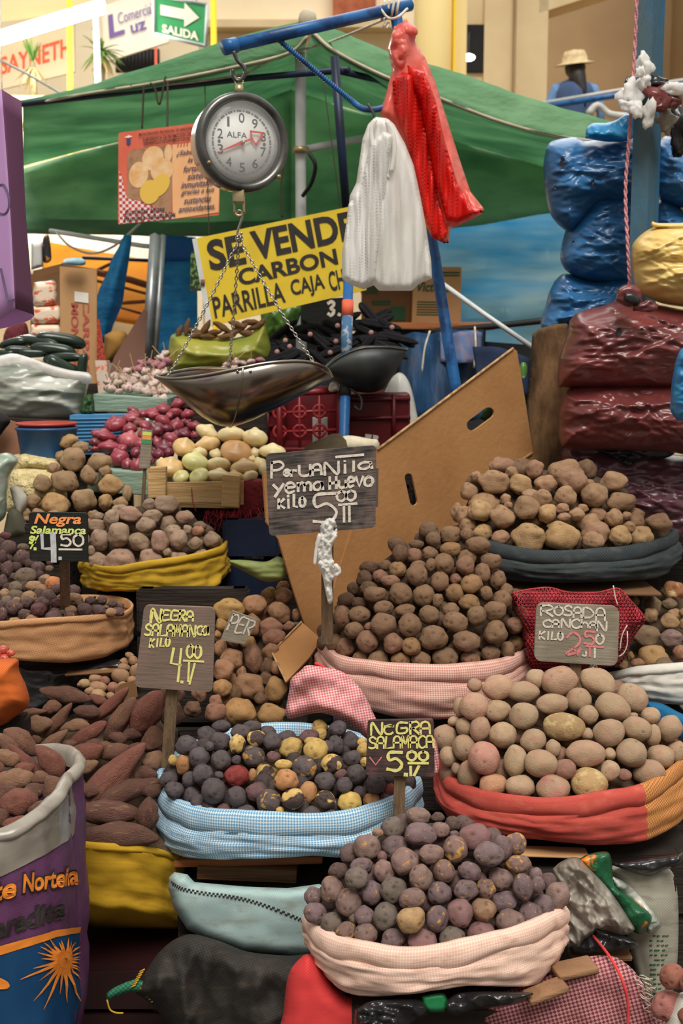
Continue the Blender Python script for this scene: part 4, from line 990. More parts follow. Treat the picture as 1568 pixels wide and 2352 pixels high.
# shopping bags
wb = empty('plastic_bag_bundle', P(890, 670, 3.32), 'bundle of white plastic carrier bags hanging from the blue post', 'plastic bags')
pw = [(862, 268), (890, 272), (905, 285), (930, 330), (950, 380), (965, 450), (978, 520), (990, 600), (992, 640), (965, 650), (945, 668), (870, 668), (858, 655), (835, 665), (800, 652), (785, 640), (785, 580), (800, 480), (803, 450), (818, 420), (832, 320), (845, 285)]
pillow('bags', pw, 3.32, 0.04, M['bag_white'], wb, res=5, rim=18, wr=0.03, ws=16, wdir=(2.4, .16), seed=3, roundp=False)
pillow('front_fold', [(800, 470), (825, 430), (850, 330), (880, 300), (905, 310), (895, 360), (885, 480), (870, 560), (862, 640), (835, 662), (800, 650), (786, 638), (788, 570)], 3.28, 0.03, M['bag_white'], wb, res=4, rim=14, wr=0.034, ws=22, wdir=(3, .12), seed=8, roundp=False)
for pts in ([(862, 275), (852, 300), (858, 345), (875, 385), (892, 410)], [(888, 278), (902, 305), (905, 350), (898, 395)]):
    MB().tube(smooth_path([P(a, b, 3.27) for a, b in pts], 18), [.006] * 17, 8).build('handle', M['bag_white'], wb)
MB().tube(smooth_path(PP([(845, 240, 3.37), (858, 262, 3.33), (866, 285, 3.31), (860, 300, 3.3)]), 14), .004, 6).build('wire_hook', M['black_iron'], wb)
rb = empty('plastic_bag_bundle', P(1020, 560, 3.42), 'bundle of red plastic carrier bags hanging from the blue post', 'plastic bags')
pr = [(905, 60), (935, 45), (958, 70), (952, 95), (975, 130), (1000, 190), (1025, 270), (1050, 350), (1080, 440), (1112, 480), (1105, 492), (1060, 515), (1035, 525), (1030, 560), (995, 545), (978, 520), (960, 440), (935, 380), (925, 335), (905, 290), (880, 270), (870, 262), (885, 220), (900, 160), (890, 110)]
pillow('bags', pr, 3.43, 0.045, M['bag_pink'], rb, res=6, rim=22, wr=0.03, ws=12, wdir=(2, .3), seed=5, roundp=False)
pillow('left_fold', [(900, 185), (925, 165), (950, 170), (965, 230), (985, 330), (1000, 420), (1020, 500), (1030, 535), (1022, 560), (990, 545), (978, 515), (955, 420), (930, 320), (905, 240)], 3.37, 0.035, M['bag_red'], rb, res=5, rim=14, wr=0.045, ws=24, wdir=(3.2, .1), seed=9, roundp=False)
pillow('right_fold', [(935, 150), (975, 165), (1000, 230), (1020, 320), (1050, 420), (1085, 475), (1112, 486), (1050, 512), (1025, 505), (1000, 420), (985, 320), (965, 230), (940, 190)], 3.36, 0.032, M['bag_red'], rb, res=5, rim=14, wr=0.045, ws=24, wdir=(3.2, .1), seed=12, roundp=False)
pillow('hung_loop', [(900, 75), (930, 50), (955, 62), (958, 80), (940, 88), (945, 140), (925, 160), (905, 150), (893, 110)], 3.40, 0.03, M['bag_pink'], rb, res=5, rim=16, wr=0.02, ws=30, seed=2)

# ================================================================== banner signs over the stall
q = Quad((272, 305), (508, 276), (503, 494), (271, 516), 4.55)
po = empty('potato_poster', q.at(.5, 1), 'salmon poster with potato photo hanging behind the scale dial', 'poster')
board(q, 'sheet', M['poster'], po, 0.003, 0.02)
def flat(name, uvs_, m, off, par, qq): return obj(name, [qq.at(u, v, off) for u, v in uvs_], [tuple(range(len(uvs_)))], m, par, False)
def disc(cu, cv, ru, rv, rot=0, n=28):
    return [(cu + ru * math.cos(a) * math.cos(rot) - rv * math.sin(a) * math.sin(rot), cv + ru * math.cos(a) * math.sin(rot) + rv * math.sin(a) * math.cos(rot)) for a in [2 * math.pi * i / n for i in range(n)]]
flat('peach_panel', [(.52, .2), (.995, .2), (.995, .97), (.56, .995), (.54, .9)], M['poster_peach'], .002, po, q)
flat('gingham_print', [(.01, .42), (.03, .45), (.06, .62), (.09, .72), (.2, .76), (.4, .86), (.56, .96), (.56, .995), (.01, .995)], M['gingham'], .002, po, q)
flat('photo_print', [(.09, .26), (.13, .2), (.53, .2), (.53, .92), (.48, .94), (.30, .80), (.09, .72)], M['poster_photo'], .0025, po, q)
for i, (cu, cv, ru, rv) in enumerate([(.34, .32, .105, .13), (.20, .48, .095, .14), (.43, .46, .11, .13), (.49, .28, .04, .09)]):
    flat('printed_potato', disc(cu, cv, ru, rv), M['poster_potato'], .003 + i * .0003, po, q)
flat('printed_potato', disc(.41, .62, .09, .13, .5), M['poster_cut'], .0045, po, q)['label'] = 'yellow cut potato printed behind'
flat('printed_potato', disc(.315, .68, .10, .13), M['poster_cut'], .005, po, q)['label'] = 'yellow cut potato half printed in front'
pt = lambda u, v: q.at(u, v, .0055)
print_text(pt, 'MUNICIPALIDAD PROVINCIAL DE AREQUIPA', (.20, .035, .72, .07), M['ink_black'], po, bold=.02, shear=.2)
print_text(pt, 'SUBGERENCIA DE PROMOCION DEL', (.24, .09, .72, .125), M['ink_black'], po, bold=.02)
print_text(pt, 'DESARROLLO ECONOMICO LOCAL', (.25, .135, .70, .17), M['ink_black'], po, bold=.02)
for i, (tx_, a, b, v0) in enumerate([('¿Sabías que', .57, .90, .27), ('la papa', .68, .9, .355), ('fortalece el', .64, .95, .44), ('sistema', .68, .92, .525), ('inmunitario', .62, .94, .61), ('gracias a sus', .62, .95, .695), ('sustancias', .65, .92, .78), ('antioxidantes.', .60, .96, .865)]):
    print_text(pt, tx_, (a, v0, b, v0 + .068), M['ink_navy'], po, bold=.01, shear=.35)
print_text(pt, 'Comidas Sanas', (.07, .845, .46, .905), M['ink_black'], po, bold=.015, shear=.15)
print_text(pt, 'Familias Saludables', (.06, .915, .57, .975), M['ink_black'], po, bold=.015, shear=.15)
flat('emblem', [(.08, .08), (.12, .08), (.12, .13), (.10, .15), (.08, .13)], M['emblem_blue'], .003, po, q)
flat('emblem_band', [(.06, .06), (.10, .04), (.14, .06), (.10, .07)], M['white_print'], .003, po, q)
mb = MB()
for k in range(4): mb.add([q.at(.58 + k * .03, .19, .004), q.at(.592 + k * .03, .19, .004), q.at(.587 + k * .03, .23, .004), q.at(.577 + k * .03, .23, .004)], [(0, 1, 2, 3)])
mb.build('red_dashes', M['print_red'], po, False)

q = Quad((452, 547), (806, 474), (842, 666), (488, 748), 4.3)
se = empty('charcoal_sign', q.at(.5, 1), 'yellow board with black capitals hung behind the scale chains', 'sign')
board(q, 'board', M['sign_yellow'], se, 0.012, 0.008)
MB().box(q.at(-.012, .5), (.014, .02, .02)).build('nail_block', M['wood'], se)
qs = [q.at(-.03, 0, .004), q.at(.0, 0, .004), q.at(.0, 1, .004), q.at(-.03, 1, .004)]
obj('white_batten', qs + [p - q.n * .016 for p in qs], [(0, 1, 2, 3), (7, 6, 5, 4), (0, 4, 5, 1), (1, 5, 6, 2), (2, 6, 7, 3), (3, 7, 4, 0)], M['white_paint'], se, False)
pt = lambda u, v: q.at(u, v, .002)
print_text(pt, 'SE', (.05, .05, .285, .40), M['ink_black'], se, bold=.035)
print_text(pt, 'VENDE', (.335, .05, 1.0, .385), M['ink_black'], se, bold=.035)
print_text(pt, 'CARBON', (.215, .44, .855, .63), M['ink_black'], se, bold=.03)
print_text(pt, 'PARRILLA', (.025, .685, .485, .925), M['ink_black'], se, bold=.02)
print_text(pt, 'CAJA', (.53, .69, .745, .925), M['ink_black'], se, bold=.02)
print_text(pt, 'CHINA', (.775, .69, 1.0, .925), M['ink_black'], se, bold=.02)
for w_ in ([(480, 540, 4.32), (470, 190, 4.93)], [(782, 482, 4.32), (740, 170, 4.6)]): MB().tube(PP(w_), .002, 5).build('hanging_wire', M['twine'], se)

pp = empty('purple_paper_sign', P(20, 750, 2.6), 'folded lilac card with grey letters, hanging past the left side', 'sign')
loft('sheet', [[(-110, 240, 2.62), (-40, 222, 2.62), (4, 206, 2.6)], [(-110, 500, 2.64), (-40, 500, 2.62), (22, 460, 2.58)], [(-110, 765, 2.66), (-40, 758, 2.64), (35, 708, 2.56)]], M['lilac'], pp, 20, 12, thick=.0015)
loft('turned_flap', [[(4, 206, 2.6), (30, 222, 2.63), (49, 232, 2.66)], [(22, 460, 2.58), (40, 470, 2.62), (58, 480, 2.66)], [(35, 708, 2.56), (58, 716, 2.62), (78, 724, 2.68)]], M['plum'], pp, 10, 12, thick=.0015)
loft('curled_corner', [[(35, 706, 2.561), (58, 716, 2.62), (79, 724, 2.68)], [(-30, 745, 2.64), (20, 748, 2.66), (60, 738, 2.68)], [(-110, 766, 2.66), (-50, 764, 2.67), (0, 752, 2.67)]], M['lilac'], pp, 12, 8, thick=.0015)
mb = MB()
ribbon(mb, PP([(2, 618, 2.575), (10, 655, 2.572), (18, 692, 2.565)]), Vector((0, -1, 0)), .0055); ribbon(mb, PP([(18, 692, 2.565), (26, 691, 2.562), (33, 688, 2.558)]), Vector((0, -1, 0)), .004)
ribbon(mb, smooth_path(PP([(-8, 430, 2.60), (8, 425, 2.588), (19, 448, 2.58), (20, 478, 2.578), (10, 492, 2.585), (-8, 488, 2.60)]), 20), Vector((0, -1, 0)), .005)
mb.build('lettering', M['ink_grey'], pp, False)
MB().tube(PP([(4, 206, 2.6), (2, 120, 2.7), (0, -60, 2.8)]), .0015, 5).build('hanging_string', M['rope_white'], pp)

# ================================================================== right side: post, rope, bags of charcoal
Yq = 3.56
po2 = empty('timber_post', P(1450, 1500, 3.6), 'square blue painted timber post between the piled plastic bags', 'post')
top = [P(1464, -60, Yq), P(1502, -60, Yq), P(1530, -60, Yq + .07), P(1490, -60, Yq + .075)]
b0 = [P(1442, 640, Yq), P(1482, 640, Yq), P(1508, 640, Yq + .07), P(1468, 640, Yq + .075)]
bt = [t + (b - t) * (t.z / (t.z - b.z)) for t, b in zip(top, b0)]
vs = bt + top
o = obj('beam', vs, [(0, 1, 5, 4), (1, 2, 6, 5), (2, 3, 7, 6), (3, 0, 4, 7), (3, 2, 1, 0), (4, 5, 6, 7)], M['blue_timber'], po2, False); mod(o, 'BEVEL', width=.003, segments=2)
ro = MB(); pth = smooth_path(PP([(1464, -60, 3.52), (1457, 120, 3.52), (1450, 230, 3.5), (1444, 320, 3.52), (1436, 440, 3.53), (1441, 560, 3.51), (1446, 660, 3.51)]), 120)
for k in range(2):
    ro.tube([p + Vector((math.cos(i * .9 + k * math.pi), 0, 0)) * .0028 + Vector((0, math.sin(i * .9 + k * math.pi) * .0028, 0)) for i, p in enumerate(pth)], .0032, 6)
tag(ro.build('pink_rope', M['rope_pink']), 'pink twisted rope hanging down the blue timber post', 'rope')
kn = empty('plastic_knot', P(1490, 300, 3.5), 'clump of white, red and black plastic scraps tied round the blue post', 'plastic scraps')
rnd = random.Random(4)
def crumple(name, px, py, Y, rpx, m, par, d=(1, .7, 1), sd=0):
    bm = bmesh.new(); bmesh.ops.create_icosphere(bm, subdivisions=3, radius=1); bm.verts.index_update(); s = S(px, py, Y) * rpx; c = P(px, py, Y)
    vs = []
    for v in bm.verts:
        n = v.co.normalized(); k = 1 + .7 * noise.fractal(n * 1.15 + Vector((sd * 7.3, 0, 0)), .8, 2.2, 5)
        vs.append(c + Vector((n.x * d[0], n.y * d[1], n.z * d[2])) * s * k)
    fs = [tuple(v.index for v in f.verts) for f in bm.faces]; bm.free()
    return obj(name, vs, fs, m, par)
for i, (px, py, r, d) in enumerate([(1482, 148, 18, (1, .7, 1.3)), (1448, 215, 24, (1.1, .6, 1.2)), (1478, 190, 16, (1, .7, 1)), (1440, 240, 18, (1.2, .6, .8)), (1490, 262, 22, (.8, .6, 1.5)), (1460, 252, 16, (.8, .6, 1.2)), (1545, 205, 20, (1.4, .7, .8)), (1470, 165, 12, (.8, .6, 1))]):
    crumple('white_scrap', px, py, 3.5 - .005 * i, r, M['bag_white'], kn, d, i)
for i, (px, py, r, d) in enumerate([(1522, 222, 28, (1.2, .7, .9)), (1515, 240, 20, (1, .7, .8)), (1545, 235, 18, (1, .7, .7))]):
    crumple('red_scrap', px, py, 3.48, r, M['film_maroon'], kn, d, 20 + i)
crumple('black_scrap', 1500, 195, 3.52, 24, M['film_black'], kn, (1.6, .7, .7), 31); crumple('black_scrap', 1440, 195, 3.52, 10, M['film_black'], kn, (.7, .7, 1.6), 32)
crumple('silver_scrap', 1532, 280, 3.53, 24, M['film_clear'], kn, (.9, .7, 1.1), 33)
crumple('black_bag', 1570, 300, 3.6, 34, M['film_black'], kn, (.8, .7, 1.6), 34)

BAGS = []
def bagthing(name, poly, Y, th, m, label, group=None, holes=(), knot=None, cat='plastic bag', rim=None, wr=.02, ws=7, wdir=(.7, 2.2), seed=1, res=None, creases=120, cdir=0.0):
    xs = [a for a, b in poly]; ys = [b for a, b in poly]
    r = empty(name, P(sum(xs) / len(xs), max(ys), Y), label, cat, group)
    BAGS.append(r); pillow('film', poly, Y, th, m, r, rim=rim, wr=wr, ws=ws, wdir=wdir, ridged=True, seed=seed, res=res or 3.6, camp=.006, creases=creases, cdir=cdir)
    if knot: knot(r)
    return r
GB = 'bulging plastic bags piled beside the timber post'
def knot_cyan(r): pillow('tied_top', [(1344, 318), (1346, 296), (1360, 283), (1392, 282), (1416, 275), (1438, 262), (1456, 270), (1452, 318), (1400, 326)], 3.72, .05, M['film_cyan'], r, rim=22, wr=.02, ws=18, ridged=True, seed=4)
bagthing('plastic_bag', [(1253, 341), (1268, 324), (1320, 315), (1350, 324), (1420, 306), (1480, 306), (1512, 360), (1505, 440), (1440, 478), (1378, 470), (1331, 521), (1304, 532), (1268, 500), (1253, 451), (1247, 390)], 3.82, .14, M['film_blue'], 'blue plastic bag with bright knotted top, topmost of the pile left of the post', GB, knot=knot_cyan, seed=2)
bagthing('plastic_bag', [(1298, 530), (1330, 490), (1372, 445), (1450, 440), (1520, 474), (1532, 590), (1470, 640), (1370, 650), (1308, 628), (1287, 598), (1290, 560)], 3.84, .13, M['film_blue'], 'blue plastic bag in the middle of the pile left of the post', GB, seed=3)
bagthing('plastic_bag', [(1273, 645), (1300, 628), (1370, 642), (1440, 635), (1500, 690), (1490, 780), (1259, 775), (1256, 690)], 3.86, .12, M['film_blue'], 'blue plastic bag squashed at the bottom, above the knotted maroon bag', GB, seed=5)
bagthing('plastic_bag', [(1506, 330), (1535, 312), (1580, 350), (1640, 400), (1640, 480), (1545, 472), (1506, 440)], 3.82, .13, M['film_blue'], 'blue plastic bag right of the post, above the other blue one', GB, seed=6)
bagthing('plastic_bag', [(1500, 470), (1530, 452), (1580, 490), (1640, 540), (1640, 600), (1500, 560)], 3.84, .12, M['film_blue'], 'blue plastic bag right of the post, directly above the yellow bag', GB, seed=7)
def yk(r): pillow('tied_tail', [(1494, 522), (1497, 508), (1510, 512), (1560, 512), (1640, 510), (1640, 530), (1560, 528)], 3.36, .02, M['film_yellow'], r, rim=8, seed=4)
bagthing('plastic_bag', [(1449, 590), (1453, 560), (1478, 534), (1510, 520), (1560, 516), (1640, 520), (1660, 610), (1640, 700), (1545, 702), (1485, 682), (1458, 655)], 3.4, .14, M['film_yellow'], 'yellow plastic bag resting on the knotted maroon bag', GB, knot=yk, seed=8, ws=7, wr=.02)
def mk(r):
    pillow('knot_loop', [(1412, 690), (1421, 662), (1446, 652), (1470, 664), (1474, 690), (1462, 706), (1434, 704)], 3.24, .03, M['film_maroon'], r, rim=12, wr=.01, ws=20, seed=1)
    pillow('knot_filling', [(1432, 690), (1434, 675), (1452, 672), (1468, 684), (1468, 698), (1448, 698)], 3.205, .008, M['film_black'], r, rim=8)
    crumple('knot', 1484, 702, 3.22, 16, M['film_maroon'], r, (1.5, .7, .7), 44)
bagthing('plastic_bag', [(1308, 737), (1328, 716), (1384, 702), (1413, 692), (1470, 705), (1508, 700), (1568, 711), (1640, 720), (1640, 890), (1540, 893), (1400, 896), (1300, 890), (1280, 884), (1284, 821), (1301, 773)], 3.41, .15, M['film_maroon'], 'knotted maroon plastic bag with torn holes under the yellow bag', GB, knot=mk, seed=9, wr=.022, ws=6)
bagthing('plastic_bag', [(1282, 940), (1306, 892), (1403, 880), (1508, 880), (1640, 886), (1640, 1050), (1550, 1040), (1413, 1034), (1310, 1032), (1284, 1011)], 3.42, .14, M['film_maroon'], 'flattened maroon plastic bag second in the maroon pile, under the knotted one', GB, seed=10, wr=.02)
bagthing('plastic_bag', [(1286, 1040), (1310, 1022), (1400, 1024), (1480, 1032), (1568, 1045), (1640, 1030), (1640, 1280), (1500, 1270), (1400, 1200), (1300, 1120)], 3.53, .12, M['film_wine'], 'wine coloured plastic bag lying behind the potatoes in the charcoal sack', GB, seed=11, wr=.02)
bagthing('plastic_bag', [(1362, 1032), (1420, 1027), (1545, 1028), (1536, 1050), (1475, 1058), (1440, 1072), (1402, 1050)], 3.46, .05, M['film_black'], 'crushed black plastic bag between the two lower maroon bags', GB, seed=12)
bagthing('plastic_bag', [(1538, 940), (1542, 880), (1556, 815), (1580, 795), (1640, 800), (1640, 960), (1566, 966), (1548, 958)], 2.95, .1, M['film_cyan'], 'bright blue plastic bag at the edge beside the knotted maroon bag', GB, seed=13)

bd = empty('bark_board', P(1255, 1080, 3.62), 'rough brown board standing on end beside the maroon bags', 'board')
pillow('slab', [(1222, 768), (1238, 755), (1270, 745), (1304, 742), (1312, 900), (1300, 1090), (1216, 1090), (1208, 950)], 3.62, .02, M['bark'], bd, rim=10, roundp=False, wr=.006, ws=20, wdir=(1, .3))

# ================================================================== big carton
def sheet(name, poly, Yf, m, parent=None, holes=(), thick=.006, res=22):
    xs = [a for a, b in poly]; ys = [b for a, b in poly]
    pts = [Vector(p) for p in poly]; edges = [(i, (i + 1) % len(poly)) for i in range(len(poly))]
    for h in holes:
        b = len(pts); pts += [Vector(p) for p in h]; edges += [(b + i, b + (i + 1) % len(h)) for i in range(len(h))]
    y = min(ys) + res / 2
    while y < max(ys):
        x = min(xs) + res / 2
        while x < max(xs):
            if inside((x, y), poly) and min(segd((x, y), poly[i - 1], poly[i]) for i in range(len(poly))) > res * .4 and not any(inside((x, y), h) or min(segd((x, y), h[i - 1], h[i]) for i in range(len(h))) < res * .3 for h in holes): pts.append(Vector((x, y)))
            x += res
        y += res
    r = delaunay_2d_cdt(pts, edges, [], 0, 1e-4)
    fs = []
    for f in r[2]:
        c = sum((r[0][i] for i in f), Vector((0, 0))) / len(f)
        if inside((c.x, c.y), poly) and not any(inside((c.x, c.y), h) for h in holes): fs.append(tuple(f))
    vs = [P(v.x, v.y, Yf(v.x, v.y)) for v in r[0]]
    n = sum(((vs[f[1]] - vs[f[0]]).cross(vs[f[2]] - vs[f[0]]) for f in fs), Vector())
    if n.y > 0: fs = [f[::-1] for f in fs]
    o = obj(name, vs, fs, m, parent, False, uvs=[(v.x, v.z) for v in vs]); mod(o, 'SOLIDIFY', thickness=thick, offset=-1)
    return o
def slot(ax_, ay, bx, by, w):
    d = Vector((bx - ax_, by - ay)); L = d.length; d /= L; n = Vector((-d.y, d.x)) * w; out = []
    for k in range(7):
        a = math.pi * k / 6; out.append((bx + d.x * math.sin(a) * w + n.x * math.cos(a), by + d.y * math.sin(a) * w + n.y * math.cos(a)))
    for k in range(7):
        a = math.pi * k / 6; out.append((ax_ - d.x * math.sin(a) * w - n.x * math.cos(a), ay - d.y * math.sin(a) * w - n.y * math.cos(a)))
    return out
ct = empty('cardboard_carton', P(850, 1400, 3.2), 'large brown cardboard carton side with two handle slots behind the potatoes', 'carton')
Yr = lambda x, y: 3.16 + (x - 775) * .00098
sheet('side_panel', [(866, 1033), (1020, 918), (1178, 800), (1187, 806), (1206, 920), (1224, 1042), (1222, 1200), (1100, 1380), (800, 1440), (740, 1452), (775, 1320), (820, 1180)], Yr, M['card'], ct, [slot(1084, 976, 1122, 948, 13), slot(938, 1096, 950, 1152, 9)])
Yl = lambda x, y: 3.248 - (866 - x) * .00085
sheet('front_panel', [(604, 1085), (866, 1033), (820, 1180), (775, 1320), (742, 1462), (735, 1474), (700, 1436), (672, 1350), (640, 1240), (612, 1200)], Yl, M['card'], ct)
sheet('bottom_flap', [(692, 1428), (738, 1468), (710, 1510), (657, 1566), (624, 1498)], lambda x, y: 3.09 - (y - 1436) * .0016, M['card'], ct)
MB().tube(PP([(866, 1033, 3.248), (1020, 918, 3.398), (1178, 800, 3.553)]), .004, 6).build('corrugated_edge', M['card_edge'], ct)
MB().tube(PP([(692, 1428, 3.095), (624, 1498, 2.99), (657, 1566, 2.88)]), .0028, 6).build('corrugated_edge', M['card_edge'], ct)
MB().tube(PP([(1178, 1070, 3.552), (1222, 1040, 3.595)]), .004, 6).build('crease', M['card_edge'], ct)
lf = pillow('lettuce_leaf', [(1100, 960), (1112, 940), (1135, 928), (1140, 950), (1120, 968)], 3.56, .01, M['greens']); tag(lf, 'green leaf seen through the upper slot of the carton', 'leaf')

# ================================================================== back of the stall, centre and right
bt_ = loft('blue_tarpaulin', [[(880, 505, 6.9), (1000, 500, 6.8), (1130, 495, 6.8), (1330, 470, 6.9)], [(880, 600, 6.7), (1000, 595, 6.75), (1130, 602, 6.7), (1330, 605, 6.8)], [(880, 700, 6.7), (1010, 690, 6.6), (1150, 705, 6.65), (1330, 720, 6.7)], [(880, 800, 6.5), (1130, 815, 6.5), (1330, 830, 6.5)], [(880, 1490, 6.5), (1130, 1490, 6.5), (1330, 1490, 6.5)]], M['tarp_blue'], None, 40, 24, amp=.05, nscale=2.2, stretch=(1, 1, 2))
tag(bt_, 'pale blue tarpaulin wall behind the red carrier bags', 'tarpaulin')
o = MB().tube(PP([(1000, 640, 4.6), (1110, 720, 4.5), (1226, 800, 4.4)]), .009, 8).build('white_rod', M['white_paint']); tag(o, 'thin white rod slanting down in front of the blue tarpaulin', 'rod')
o = MB().tube(smooth_path(PP([(840, 760, 5.2), (960, 762, 5.2), (1100, 752, 5.1), (1270, 734, 5.0)]), 16), .013, 8).build('black_pole', M['black_iron']); tag(o, 'black horizontal pole across the blue tarpaulin', 'pole')
def carton(name, f, Y, dp_, m, label, side=None, group=None):
    """closed box: four front corners plus depth"""
    r = empty(name, P((f[3][0] + f[2][0]) / 2, f[2][1], Y), label, 'box', group)
    a = [P(x, y, Y) for x, y in f]; b = [v + Vector((0, dp_, 0)) for v in a]
    o = obj('box', a + b, [(3, 2, 1, 0), (4, 5, 6, 7), (0, 1, 5, 4), (1, 2, 6, 5), (2, 3, 7, 6), (3, 0, 4, 7)], m, r, False); mod(o, 'BEVEL', width=.004, segments=2)
    return r, Quad(*f, Y)
r, qv = carton('cardboard_box', [(950, 612), (1060, 613), (1058, 744), (945, 742)], 5.3, .3, M['card_pale'], 'pale cardboard box with green print on the shelf left of the blue tarpaulin')
print_text(lambda u, v: qv.at(u, v, .003), 'Victoria', (.08, .27, .78, .44), M['print_green'], r, bold=.02, shear=.2)
for v in (.10, .15): mb = MB(); ribbon(mb, [qv.at(.55, v, .003), qv.at(.95, v, .003)], qv.n, .006); mb.build('print_line', M['print_green'], r, False)
mb = MB()
for k in range(6): ribbon(mb, [qv.at(.1, .62 + k * .045, .003), qv.at(.55, .62 + k * .045, .003)], qv.n, .004)
mb.build('print_lines', M['print_green'], r, False)
r, qv = carton('cardboard_box', [(832, 640), (948, 640), (945, 742), (832, 744)], 5.35, .3, M['card_dark'], 'darker cardboard box beside the green printed box, under the white bags')
print_text(lambda u, v: qv.at(u, v, .003), 'Victoria', (-.05, .12, .30, .34), M['print_green'], r, bold=.02, shear=.2)
mb = MB()
for v in (.50, .56): mb = MB(); ribbon(mb, [qv.at(.2, v, .003), qv.at(.55, v, .003)], qv.n, .008); mb.build('print_line', M['print_green'], r, False)
MB().box(qv.at(.72, .78, .002), (.06, .004, .06)).build('printed_square', M['print_green'], r, False)
sh = empty('wooden_shelf', P(990, 762, 5.3), 'orange brown wooden shelf plank carrying the cardboard boxes', 'shelf')
MB().box(P(960, 751, 5.42), (.62, .5, .03), None, 0, .004).build('plank', M['wood_orange'], sh)
for x in (850, 1105): a = P(x, 756, 5.5); MB().tube([a, Vector((a.x, a.y, 0))], .02, 8).build('leg', M['wood_dark'], sh)
cl = loft('hanging_cloth', [[(915, 765, 5.0), (1000, 762, 4.9), (1110, 758, 4.95)], [(915, 850, 4.9), (1010, 850, 4.8), (1112, 840, 4.9)], [(918, 960, 4.8), (1010, 965, 4.7), (1110, 960, 4.8)]], tarp('dark_blue_cloth', C(30, 70, 110), C(20, 34, 52), 0.1, 5, st=(3, 1, .5)), None, 30, 10, amp=.05, nscale=5, stretch=(2.5, 1, .4)); tag(cl, 'dark blue cloth hanging under the black pole behind the blue post', 'cloth')
cl = loft('hanging_cloth', [[(1010, 764, 4.85), (1050, 762, 4.8), (1108, 760, 4.85)], [(1012, 830, 4.8), (1060, 835, 4.75), (1105, 830, 4.85)]], mat('checked_cloth', C(70, 104, 150), C(120, 110, 130), 30, .8), None, 20, 8, amp=.04, nscale=6, stretch=(2.5, 1, .4)); tag(cl, 'short blue patterned cloth hanging over the dark blue cloth', 'cloth')
for pts, lb in (([(987, 760, 4.7), (975, 800, 4.68), (968, 858, 4.68)], 'white string hanging left of the blue post under the black pole'), ([(1090, 750, 4.7), (1092, 800, 4.68), (1088, 845, 4.68)], 'white string hanging right of the blue post under the black pole')):
    tag(MB().tube(smooth_path(PP(pts), 8), .004, 6).build('white_string', M['rope_white']), lb, 'string')
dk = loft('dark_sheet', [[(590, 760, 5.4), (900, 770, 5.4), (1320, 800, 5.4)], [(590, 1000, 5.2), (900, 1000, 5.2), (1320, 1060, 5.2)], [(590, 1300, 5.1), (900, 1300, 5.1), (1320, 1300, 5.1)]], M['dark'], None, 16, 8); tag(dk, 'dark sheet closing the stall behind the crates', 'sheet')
cl = loft('navy_cloth', [[(1085, 795, 3.7), (1150, 800, 3.66), (1230, 828, 3.66)], [(1090, 830, 3.68), (1160, 850, 3.64), (1240, 870, 3.64)], [(1100, 900, 3.6), (1170, 900, 3.62), (1240, 920, 3.62)]], mat('navy_cloth', C(26, 42, 72), C(20, 32, 56), 10, .9), None, 20, 8, amp=.02, nscale=6); tag(cl, 'navy cloth peeking over the top corner of the carton', 'cloth')
gp = pillow('green_bag', [(1180, 870), (1195, 830), (1215, 840), (1225, 900), (1210, 930), (1190, 915)], 3.66, .03, M['film_green']); tag(gp, 'green bag wedged between the carton and the rough brown board', 'plastic bag')

# crates
def crate_side(mb, q, nu, nv, w, ring=True):
    for i in range(nu + 1):
        ribbon(mb, [q.at(i / nu, 0), q.at(i / nu, .5), q.at(i / nu, 1)], q.n, w)
    for j in range(nv + 1):
        ribbon(mb, [q.at(0, j / nv), q.at(.5, j / nv), q.at(1, j / nv)], q.n, w)
cr = empty('plastic_crate', P(712, 1040, 4.0), 'dark red lattice bottle crate behind the white onions', 'crate', 'red plastic crates')
qc = Quad((638, 900), (782, 893), (782, 1036), (640, 1040), 4.0)
mb = MB()
for i in range(4):
    u = .02 + i * .32
    mb.tube([qc.at(u, 0), qc.at(u, 1)], .006 if 0 < i < 3 else .012, 6)
for j in range(4):
    v = .03 + j * .313
    mb.tube([qc.at(0, v), qc.at(1, v)], .006 if 0 < j else .012, 6)
for i in (1, 2):
    for j in (1, 2):
        c = qc.at(.02 + i * .32, .03 + j * .313); mb.tube([c + Vector((math.cos(a) * .02, 0, math.sin(a) * .02)) for a in [k * math.pi / 6 for k in range(13)]], .006, 6)
for j in (1, 2): c = qc.at(.02, .03 + j * .313); mb.tube([c + Vector((math.cos(a) * .02, 0, math.sin(a) * .02)) for a in [k * math.pi / 6 for k in range(13)]], .006, 6)
mb.build('lattice_front', M['crate_redl'], cr)
mb = MB(); a = qc.at(1, 0); mb.box(qc.at(1.0, .5) + Vector((-.004, .16, 0)), (.02, .34, .21), None, 0, .004); mb.box(qc.at(0, .5) + Vector((.004, .16, 0)), (.02, .34, .21), None, 0, .004); mb.box(qc.at(.5, 1.0) + Vector((0, .16, .008)), (.22, .34, .012), None, 0, .002); mb.box(qc.at(.5, .5) + Vector((0, .33, 0)), (.22, .012, .21), None, 0, .002)
mb.build('shell', M['crate_red'], cr)
crumple('rope_knot', 770, 890, 3.97, 12, M['rope_white'], cr, (1.2, .7, .8), 51)
mb = MB(); mb.box(P(735, 1000, 4.12), (.05, .05, .12)); tag(mb.build('white_carton', M['dirtwhite'], None, False), 'white pack standing inside the red lattice crate', 'carton')
